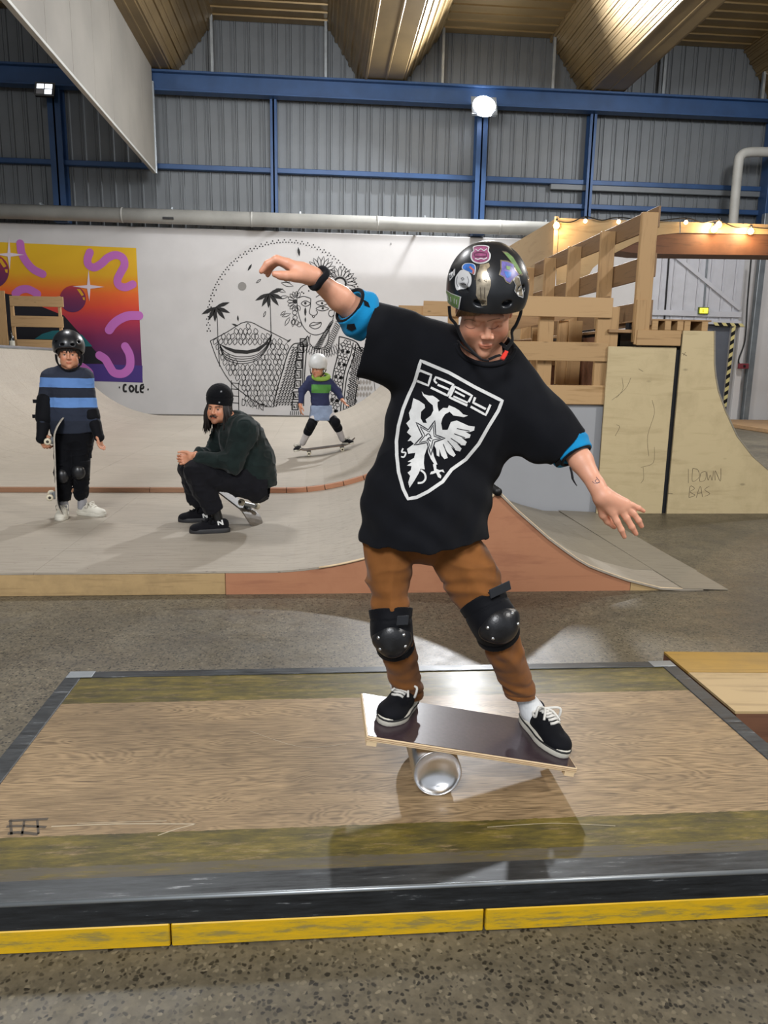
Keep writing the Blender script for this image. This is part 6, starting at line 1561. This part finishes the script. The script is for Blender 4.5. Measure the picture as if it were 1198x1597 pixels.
# ---------------------------------------------------------------- boy standing with a skateboard
BY = 6.05
def D6(u, v, y=BY): return J(40+u/4.99, 500+v/4.99, y)
GZ = ZF+0.0005
p1_ = empty('person', (D6(350, 1500).x, BY, GZ), 'boy in a black helmet and blue striped sweater standing with a skateboard on end', 'person')
FB = hframe(D6(338, 262, 6.02), math.radians(14), math.radians(2)); s_ = .95
shA, shB = D6(190, 452), D6(452, 447); elA, elB = D6(155, 690, 6.02), D6(505, 700, 6.05); wrA, wrB = D6(128, 880, 5.95), D6(560, 868, 6.0)
nb_ = D6(340, 400, 6.05); ch_, be_, pe_ = D6(325, 520), D6(345, 740), D6(375, 870)
lo, hi = bounds([shA, shB, wrA, wrB, FB.translation, pe_], .17); S = Solid(lo, hi, .0052)
head_prims(S, FB, s_, lids='open', neck=(nb_, .055)); S.cone(nb_, ch_, .06, .10, .04, squash=((0, 1, 0), .7)); S.cone(ch_, pe_, .11, .11, .04, squash=((0, 1, 0), .7))
for a, b_, c in ((shA, elA, wrA), (shB, elB, wrB)): S.cone(nb_.lerp(a, .5), a, .05, .045, .03); S.cone(a, b_, .042, .034, .02); S.cone(b_, c, .034, .023, .01)
hdA = frame(wrA, Vector((.25, -.1, -1)), (1, -.2, 0)); hdB = frame(wrB, Vector((.15, -.05, -1)), (-.3, -1, 0))
hand_prims(S, hdA, .92, .75, side=1); hand_prims(S, hdB, .92, .35, side=1)
b1 = S.mesh('body', M_skin2, p1_, face_tone(FB, s_, beard=None, brow=(.30, .2, .15), lips=(.8, .55, .5))); eyes(FB, s_, p1_, .2)
tb1 = bvh(b1)
def striped():
    m, nt, b = new_mat('striped wool'); sp = node(nt, 'ShaderNodeSeparateXYZ'); nt.links.new(coords(nt), sp.inputs[0])
    zt, zb = D6(330, 385).z, D6(370, 870).z
    f = math_n(nt, 'DIVIDE', math_n(nt, 'SUBTRACT', zt, sp.outputs[2]), zt-zb)
    r = node(nt, 'ShaderNodeValToRGB'); r.color_ramp.interpolation = 'CONSTANT'; e = r.color_ramp.elements
    st = [(0, '232a3a'), (.12, '5c83bd'), (.27, '1c2230'), (.43, '6089c4'), (.585, '20283a'), (.80, '1b2231')]
    while len(e) < len(st): e.new(.5)
    for k_, (p, c) in enumerate(st): e[k_].position = p; e[k_].color = lin(c)
    nt.links.new(math_n(nt, 'ADD', f, math_n(nt, 'MULTIPLY', math_n(nt, 'SUBTRACT', noise(nt, coords(nt), 6, 3), .5), .03)), r.inputs[0]); nt.links.new(r.outputs[0], b.inputs['Base Color']); b.inputs['Roughness'].default_value = .9
    bump(nt, b, noise(nt, coords(nt), 260, 2), .2, .002); return m
lo, hi = bounds([shA, shB, wrA, wrB, pe_, nb_], .17); S = Solid(lo, hi, .006)
S.cone(nb_+Vector((0, 0, -.02)), ch_, .075, .145, .05, squash=((0, 1, 0), .7)); S.cone(ch_, be_, .150, .160, .05, squash=((0, 1, 0), .68)); S.cone(be_, pe_, .165, .172, .03, squash=((0, 1, 0), .68))
for a, b_, c in ((shA, elA, wrA), (shB, elB, wrB)): S.cone(nb_.lerp(a, .4), a, .06, .066, .04); S.cone(a, b_, .066, .052, .03); S.cone(b_, b_.lerp(c, .85), .050, .038, .015)
S.cut(pe_+Vector((0, 0, -.0)), (.02, 0, -1)) if False else S.cut_near(pe_, (.05, 0, -1), .24)
S.ell(nb_+Vector((0, -.03, .055)), (.062, .07, .045), None, .01, True); S.disp(lambda P: hang(P, .004), .02)
sw = S.mesh('sweater', striped(), p1_)
M_blk = cloth('black track trousers', '0e0f13', .8, .15, 260, .1)
knA, knB, anA, anB = D6(300, 1190, 5.98), D6(425, 1160, 6.0), D6(292, 1375, 6.05), D6(436, 1350, 6.1); hA, hB_ = D6(305, 880), D6(440, 880)
lo, hi = bounds([hA, hB_, anA, anB], .14); S = Solid(lo, hi, .006); S.cone(D6(370, 830), D6(370, 900), .145, .15, .02, squash=((0, 1, 0), .72))
S.chain([hA, knA, anA], [.092, .066, .050], .012); S.chain([hB_, knB, anB], [.092, .066, .050], .012); S.cut(anA+Vector((0, 0, -.02)), (0, 0, -1)); S.disp(lambda P: hang(P, .008), .02); S.mesh('trousers', M_blk, p1_)
for kn, an, hp_ in ((knA, anA, hA), (knB, anB, hB_)):
    r = empty('knee_pad', kn); r.parent = p1_; r.matrix_parent_inverse = parent_inv(p1_); lo, hi = bounds([kn], .12)
    S = Solid(lo, hi, .005); S.cone(kn+(hp_-kn).normalized()*.07, kn+(an-kn).normalized()*.07, .073, .068, .01); S.cut(kn+Vector((0, 0, .075)), (0, 0, 1)); S.cut(kn+Vector((0, 0, -.075)), (0, 0, -1)); S.mesh('sleeve', M_neo, r)
    S = Solid(lo, hi, .004); S.ell(kn+Vector((.0, -.045, -.01)), (.052, .045, .062), None, .01); S.mesh('cap', M_cap, r)
box('strap', tuple(D6(470, 1050, 6.0)-Vector((.0, 0, .02))), tuple(D6(514, 1050, 6.0)+Vector((0, .004, .02))), M_edge, p1_, .001)
for el, wr, sh in ((elA, wrA, shA), (elB, wrB, shB)):
    lo, hi = bounds([el, wr], .12); S = Solid(lo, hi, .005)
    if el is elA: S.cone(el+(sh-el).normalized()*.07, el.lerp(wr, .35), .074, .066, .02); S.ell(el+Vector((-.025, .01, 0)), (.04, .05, .06), None, .02)
    else: S.cone(el.lerp(wr, .1), el.lerp(wr, .3), .062, .058, .02)
    S.mesh('elbow_pad', M_neo, p1_)
    S = Solid(lo, hi, .005); S.cone(el.lerp(wr, .62), wr, .050, .040, .01); S.cone(wr, wr+(wr-el).normalized()*.04, .036, .040, .01); S.mesh('wrist_guard', M_neo, p1_)
for u, v in ((92, 628), (88, 745)): a = D6(u, v, 5.98); box('strap', tuple(a-Vector((.035, .002, .014))), tuple(a+Vector((.05, .002, .014))), M_edge, p1_, .001)
M_sn = plain('cream leather', 'cbc7ba', .6, 0, .06, 30); M_gs = cloth('grey sock', '8e8d90', .9)
for an, ft in ((anA, D6(292, 1420, 6.05)), (anB, D6(436, 1400, 6.1))): S = Solid(*bounds([an, ft], .07), .005); S.cone(an+Vector((0, 0, .01)), Vector((an.x, an.y, GZ+.06)), .034, .038, .01); S.mesh('sock', M_gs, p1_)
def foot(heel, ang, L, *a, **k):
    x = Vector((math.cos(ang), math.sin(ang), 0)); M = Matrix((x, Vector((0, 0, 1)).cross(x), Vector((0, 0, 1)))).transposed().to_4x4(); M.translation = heel; return shoe('shoe', M, L, *a, **k)
foot(Vector((anA.x-.01, anA.y+.04, GZ)), math.radians(-80), .25, M_sn, M_rub, M_rub, p1_, h=.005, laces=4)
foot(Vector((anB.x-.045, anB.y+.02, GZ)), math.radians(-22), .26, M_sn, M_rub, M_rub, p1_, h=.005, laces=4)
M_dhair = plain('dark brown hair', '1f1714', .5, 0, .3, 90)
def locks(name, par, tree, F, spec, mat, s=1, r=.006):
    """locks of hair: each starts and ends on given local points"""
    bm = bmesh.new()
    for a, b_, c in spec: bm_tube(bm, catmull([F @ (Vector(a)*s), F @ (Vector(b_)*s), F @ (Vector(c)*s)], 5), [r*s*q for q in (.8, .95, 1, 1, 1, 1, .95, .85, .7, .5, .2)], 6)
    return tag(from_bm(name, bm, mat, par, True), kind=None)
sp_ = []
for k_ in range(34):
    a = math.radians(-105+k_*210/33); x, y = math.sin(a)*.076, -math.cos(a)*.088
    sp_.append(((x*.95, y*.95, .068), (x*1.06, y*1.06, .045), (x*1.04+random.uniform(-.006, .006), y*1.05, .018+random.uniform(-.012, .012)-(.03 if abs(a) > 1.2 else 0))))
locks('hair', p1_, tb1, FB, sp_, M_dhair, s_, .009)
helmet(FB, 1.0, M_hel, p1_, .005, 'helmet', M_web, True, True, r=(.112, .138, .128), c=(0, .012, .052), rim=.012)
# his skateboard, standing on its tail beside him
sb_top, sb_bot = D6(222, 752, 5.93), D6(252, 1545, 5.93); sb_bot.z = GZ+0.0
ax = (sb_top-sb_bot).normalized(); Lb = (sb_top-sb_bot).length; nz = Vector((.96, .28, 0)); nz = (nz-ax*nz.dot(ax)).normalized(); yv = nz.cross(ax)
FS = Matrix((ax, yv, nz)).transposed().to_4x4(); FS.translation = (sb_top+sb_bot)/2+Vector((0, 0, .006))
skateboard('skateboard', FS, 'worn skateboard standing on its tail, held by the boy in stripes', Lb, .20, under='a39c90')

# ---------------------------------------------------------------- man crouching on an upended skateboard
def D7(u, v, y=5.62): return J(260+u/6.141, 580+v/6.141, y)
man = empty('person', (D7(650, 1400).x, 5.65, GZ), 'long-haired man in a black beanie and dark green fleece sitting on a skateboard', 'person')
FM = hframe(D7(500, 345, 5.60), math.radians(-18), math.radians(2), math.radians(3)); sm_ = 1.0
nbm = D7(630, 480, 5.63); shN, shF = D7(740, 560, 5.50), D7(560, 560, 5.78); elN, elF = D7(640, 880, 5.42), D7(440, 800, 5.80); wrN, wrF = D7(285, 810, 5.45), D7(290, 790, 5.62)
chm, bem, pem = D7(715, 640, 5.65), D7(810, 880, 5.65), D7(850, 1080, 5.65)
lo, hi = bounds([FM.translation, shN, shF, wrN, wrF, elN, pem, D7(80, 800, 5.5)], .16); S = Solid(lo, hi, .0052)
head_prims(S, FM, sm_, lids='open', neck=(nbm, .058), jaw=1.05); S.cone(nbm, chm, .07, .12, .05); S.cone(chm, bem, .12, .12, .05)
for a, b_, c in ((shN, elN, wrN), (shF, elF, wrF)): S.cone(a, b_, .05, .042, .02); S.cone(b_, c, .04, .026, .02)
hn_ = frame(D7(270, 815, 5.47), D7(80, 850, 5.50)-D7(285, 800, 5.47), (0, .2, 1)); hand_prims(S, hn_, 1.0, 1.05, side=1)
hf_ = frame(D7(275, 800, 5.60), D7(80, 820, 5.54)-D7(285, 790, 5.60), (0, -.2, 1)); hand_prims(S, hf_, 1.0, 1.05, side=-1)
bm_ = S.mesh('body', M_skin2, man, face_tone(FM, sm_, beard=(.22, .16, .13), brow=(.12, .08, .07), lips=(.75, .45, .42))); eyes(FM, sm_, man, .25)
M_fleece = cloth('dark green fleece', '1c2524', .95, .25, 160, .3); M_cargo = cloth('black cotton trousers', '17171b', .85, .15, 260, .15)
lo, hi = bounds([nbm, shN, shF, wrN, wrF, elN, pem], .19); S = Solid(lo, hi, .0065)
S.cone(nbm+Vector((.02, 0, -.02)), chm, .085, .155, .05); S.cone(chm, bem, .160, .165, .05); S.cone(bem, D7(845, 1040, 5.65), .168, .155, .04, squash=((.5, 0, -1), .9))
S.cone(nbm.lerp(shN, .4), shN, .08, .085, .05); S.cone(nbm.lerp(shF, .4), shF, .08, .08, .05)
for a, b_, c in ((shN, elN, wrN), (shF, elF, wrF)): S.cone(a, b_, .082, .068, .04); S.cone(b_, b_.lerp(c, .88), .064, .046, .02)
S.cut_near(D7(850, 1125, 5.65), (.3, 0, -1), .28); S.ell(nbm+Vector((-.03, -.01, .06)), (.06, .075, .05), None, .01, True); S.disp(lambda P: hang(P, .009, 8), .025)
fz = S.mesh('fleece', M_fleece, man)
t = PI; Fn = frame(nbm+Vector((-.02, 0, .02)), Vector((-.35, -.1, 1))); tube('collar', [Fn @ Vector((math.cos(a)*.072, math.sin(a)*.075, 0)) for a in np.linspace(0, 2*PI, 21)[:-1]], .019, M_fleece, fz, 8, True)
kN, kF = D7(275, 960, 5.45), D7(215, 930, 5.80); hpN, hpF = D7(760, 1060, 5.54), D7(790, 1060, 5.76); aN, aF = D7(470, 1305, 5.46), D7(290, 1250, 5.86)
lo, hi = bounds([kN, kF, hpN, hpF, aN, aF], .16); S = Solid(lo, hi, .006); S.cone(D7(860, 1090, 5.58), D7(860, 1090, 5.74), .115, .115, .03)
S.chain([hpN, kN], [.108, .080], .03); S.cone(kN, D7(430, 1290, 5.46), .076, .070, .02); S.chain([hpF, kF], [.10, .076], .02); S.cone(kF, aF, .072, .064, .02)
dN = (aN-kN).normalized(); S.cut_near(D7(440, 1330, 5.46), dN, .11); S.cut_near(D7(300, 1262, 5.86), (aF-kF).normalized(), .11); S.disp(lambda P: hang(P, .009, 9), .022)
S.mesh('trousers', M_cargo, man)
heN, heF = D7(575, 1455, 5.46), D7(470, 1400, 5.84); heN.z = heF.z = GZ
S = Solid(*bounds([aN, heN], .10), .005); aa = Vector((heN.x-.055, heN.y, GZ+.06)); S.cone(D7(455, 1290, 5.46), aa, .040, .036, .01); S.mesh('ankle', M_skin2, man, None); S = Solid(*bounds([aF, heF], .12), .006); S.cone(aF, Vector((heF.x-.06, heF.y, GZ+.06)), .045, .04, .01); S.mesh('ankle', M_cargo, man)
M_suede = cloth('black suede', '141418', .85, .1, 200); M_bs = plain('dark rubber sole', '2a2a2c', .6)
q1, P_1 = foot(heN+Vector((.02, 0, 0)), math.radians(-172), .285, M_suede, M_bs, M_blk, man, h=.005, laces=4); q2, P_2 = foot(heF+Vector((.0, 0, 0)), math.radians(-177), .285, M_suede, M_bs, M_blk, man, h=.005, laces=4)
tq1 = bvh(*[c for c in q1.children if c.name.startswith('upper')]); tq2 = bvh(*[c for c in q2.children if c.name.startswith('upper')])
def Q7(*q): return [(260+a/6.141, 580+b_/6.141) for a, b_ in q]
M_let = flat('off-white letter', 'd5d5d2')
decal('letter_mark', [('s', Q7((498, 1468), (490, 1428)), 2.1), ('s', Q7((492, 1428), (540, 1462)), 2.3), ('s', Q7((540, 1464), (528, 1418)), 2.1)], tq1, M_let, q1, .002, 3)
decal('letter_mark', [('s', Q7((355, 1398), (345, 1362)), 2.0), ('s', Q7((347, 1362), (390, 1394)), 2.2), ('s', Q7((390, 1396), (380, 1356)), 2.0)], tq2, M_let, q2, .002, 3)
# beanie and long hair
lo, hi = bounds([FM.translation], .24); S = Solid(lo, hi, .005)
S.ell((0, .014, .075), (.093, .108, .085), FM, .01); S.ell((0, .018, .115), (.070, .080, .060), FM, .04); S.cone(FM @ Vector((0, .012, .030)), FM @ Vector((0, .012, .062)), .098, .100, .02, squash=(FM.to_3x3() @ Vector((1, 0, 0)), .90))
S.cut(FM @ Vector((0, 0, .021)), FM.to_3x3() @ Vector((0, -.10, -1)))
FMi = np.array(FM.inverted(), float)
def rib(P): q = P@FMi[:3, :3].T+FMi[:3, 3]; return np.sin(np.arctan2(q[:, 1], q[:, 0])*46)*.0016+(np.abs(q[:, 2]-.078) < .005)*.004+vnoise(P, 14)*.004
S.disp(rib, .015); M_knit = cloth('black ribbed knit', '101114', .95, .15, 200, .2)
bn = S.mesh('beanie', M_knit, man); tbn = bvh(bn)
decal('beanie_mark', [('f', Q7((517, 180), (530, 182), (528, 196), (512, 194))), ('f', Q7((498, 284), (512, 286), (508, 300), (496, 298))), ('f', Q7((392, 318), (408, 316), (406, 332), (396, 332)))], tbn, flat('small grey mark', '86888c'), bn, .002, 3)
sp_ = []
for k_ in range(170):
    a = math.radians(48+k_*264/169); x, y = math.sin(a)*.080, -math.cos(a)*.088+.01; j = random.uniform(-.012, .012); out = random.uniform(1.05, 1.35)
    sp_.append(((x*.95, y*.95, .035), (x*1.12+j, y*1.08, -.05), (x*out+j*1.6, y*out*.92+.01+j, -.13-random.uniform(0, .07))))
for k_ in range(44): q = -1 if k_ % 2 else 1; sp_.append(((q*.078, -.02, .03), (q*(.092+random.uniform(0, .012)), -.028, -.06), (q*(.085+random.uniform(-.01, .02)), -.015+random.uniform(-.02, .02), -.155-random.uniform(0, .03))))
locks('hair', man, None, FM, sp_, M_dhair, 1.0, .0062)
locks('moustache', man, None, FM, [((q*.003, -.104, -.050), (q*.016, -.103, -.052), (q*.030, -.094, -.062)) for q in (-1, 1)]+[((q*.004, -.105, -.053), (q*.014, -.104, -.055), (q*.024, -.098, -.063)) for q in (-1, 1)], M_dhair, 1.0, .0032)
# the skateboard he sits on: tail on the ramp, nose under his thighs
t0 = D7(905, 1425, 5.66); t0.z = GZ+.004; t1_ = D7(400, 1080, 6.12); ax = (t1_-t0).normalized(); t1_ = t0+ax*.80
nz = Vector((-.5, -.0, -1)); nz = (nz-ax*nz.dot(ax)).normalized(); nz = -nz if nz.z > 0 else nz; nz = -nz
nz = -nz; nz = Vector((0, -1, 0)).cross(ax).normalized()
if nz.x > 0: nz = -nz
yv = nz.cross(ax); FK = Matrix((ax, yv, nz)).transposed().to_4x4(); FK.translation = (t0+t1_)/2+Vector((0, 0, .035))
skateboard('skateboard', FK, 'skateboard propped on its tail under the seated man', .80, .20, under='5c544a')

# ---------------------------------------------------------------- child skating at the back
KY = 9.65
def D8(u, v, y=KY): return J(440+u/8.407, 540+v/8.403, y)
sk = empty('person', (D8(500, 1350).x, KY, .25), 'small child in a white helmet and knee pads rolling on a skateboard at the back', 'person')
FC = hframe(D8(468, 290, 9.60), math.radians(-28), math.radians(12), math.radians(4)); sc_ = .93
nbc = D8(490, 430); sA, sB = D8(375, 450), D8(610, 480); eA, eB = D8(265, 580), D8(725, 590); wA, wB = D8(240, 770, 9.58), D8(780, 690, 9.58); pc_ = D8(500, 830)
lo, hi = bounds([nbc, sA, sB, wA, wB, pc_, FC.translation], .18); S = Solid(lo, hi, .007)
head_prims(S, FC, sc_, lids='open', neck=(nbc, .05)); S.cone(nbc, pc_, .08, .10, .04, squash=((0, 1, 0), .7))
for a, b_, c in ((sA, eA, wA), (sB, eB, wB)): S.cone(nbc.lerp(a, .5), a, .045, .04, .02); S.cone(a, b_, .036, .03, .02); S.cone(b_, c, .030, .022, .01)
hand_prims(S, frame(wA, Vector((.05, -.1, -1)), (.3, -1, 0)), .85, .4); hand_prims(S, frame(wB, Vector((.6, -.2, -.8)), (-.3, -1, 0)), .85, .3)
S.mesh('body', M_skin2, sk, face_tone(FC, sc_, brow=(.5, .4, .3), lips=(.8, .55, .5))); eyes(FC, sc_, sk)
def jacket():
    m, nt, b = new_mat('navy and green jersey'); sp = node(nt, 'ShaderNodeSeparateXYZ'); nt.links.new(coords(nt), sp.inputs[0])
    z1, z0 = D8(500, 500).z, D8(500, 610).z; x1, x0 = D8(640, 500).x, D8(385, 500).x
    inz = math_n(nt, 'MULTIPLY', math_n(nt, 'GREATER_THAN', sp.outputs[2], z0), math_n(nt, 'LESS_THAN', sp.outputs[2], z1)); inx = math_n(nt, 'MULTIPLY', math_n(nt, 'GREATER_THAN', sp.outputs[0], x0), math_n(nt, 'LESS_THAN', sp.outputs[0], x1))
    nt.links.new(mix(nt, math_n(nt, 'MULTIPLY', inz, inx), '262c4e', '4f8a3e'), b.inputs['Base Color']); b.inputs['Roughness'].default_value = .85; return m
S = Solid(lo, hi, .008); S.cone(nbc, D8(495, 560), .08, .125, .04, squash=((0, 1, 0), .7)); S.cone(D8(495, 560), D8(500, 780), .122, .112, .03, squash=((0, 1, 0), .7))
for a, b_, c in ((sA, eA, wA), (sB, eB, wB)): S.cone(nbc.lerp(a, .5), a, .055, .055, .03); S.cone(a, b_, .054, .048, .02); S.cone(b_, b_.lerp(c, .8), .047, .036, .02)
S.disp(lambda P: hang(P, .006), .02); S.mesh('jersey', jacket(), sk)
M_lime = cloth('lime green scarf', '8fb04e', .9); tube('scarf', [D8(560+a*math.cos(t)*100-50, 400+math.sin(t)*30, KY-.02-math.sin(t)*.07) for a in (1,) for t in np.linspace(0, 2*PI, 17)[:-1]], .030, M_lime, sk, 8, True)
S = Solid(*bounds([D8(500, 760), D8(500, 980), D8(340, 900), D8(680, 900)], .12), .008); S.cone(D8(510, 780), D8(520, 990), .128, .165, .03, squash=((0, 1, 0), .7)); S.disp(lambda P: hang(P, .004, 12), .02); S.cut(D8(520, 968), (0, 0, -1)); S.cut(D8(520, 775), (0, 0, 1))
S.mesh('shorts', cloth('pale blue shorts', '8795ad', .9), sk)
kA, kB, nA, nB = D8(375, 1045, 9.58), D8(705, 1000, 9.58), D8(270, 1265), D8(790, 1215)
M_leg = cloth('pale grey leggings', 'b9b4b2', .9)
S = Solid(*bounds([D8(440, 900), D8(620, 900), nA, nB], .1), .007); S.chain([D8(450, 900), kA, nA], [.07, .052, .040], .02); S.chain([D8(600, 900), kB, nB], [.07, .052, .040], .02); S.mesh('leggings', M_leg, sk)
for kk, hh_, an in ((kA, D8(450, 900), nA), (kB, D8(600, 900), nB)):
    S = Solid(*bounds([kk], .14), .006); S.cone(kk.lerp(hh_, .35), kk.lerp(an, .35), .064, .058, .02); S.ell(kk+Vector((0, -.03, 0)), (.06, .055, .07), None, .02); S.mesh('knee_pad', M_neo, sk)
fdx = [(D8(170, 1365), D8(960, 1270))]
bc_ = D8(565, 1322); axk = (D8(960, 1268)-D8(180, 1368)).normalized(); axk.y = 0; axk.normalize(); nzk = Vector((0, -1, 0)).cross(axk); nzk = nzk if nzk.z > 0 else -nzk
FKb = Matrix((axk, nzk.cross(axk), nzk)).transposed().to_4x4(); FKb.translation = bc_
skateboard('skateboard', FKb, 'skateboard under the small skating child with the white helmet', .80, .20, grip='4a4038', under='6a5846')
for an, u in ((nA, 230), (nB, 800)):
    hpnt = D8(u, 1330 if u < 500 else 1278, KY+.03); x = Vector((-.25 if u < 500 else .75, -1, 0)).normalized(); x = (x-nzk*x.dot(nzk)).normalized(); M = Matrix((x, nzk.cross(x), nzk)).transposed().to_4x4(); M.translation = bc_+axk*((Vector(hpnt)-bc_).dot(axk))+nzk*.003+Vector((0, .07, 0)); shoe('shoe', M, .21, M_suede, M_rub, M_rub, sk, h=.006, laces=3)
M_wh2 = plain('white helmet shell', 'c9cac8', .4, 0, .06, 10)
helmet(FC, 1.0, M_wh2, sk, .007, 'helmet', M_web, False, True)
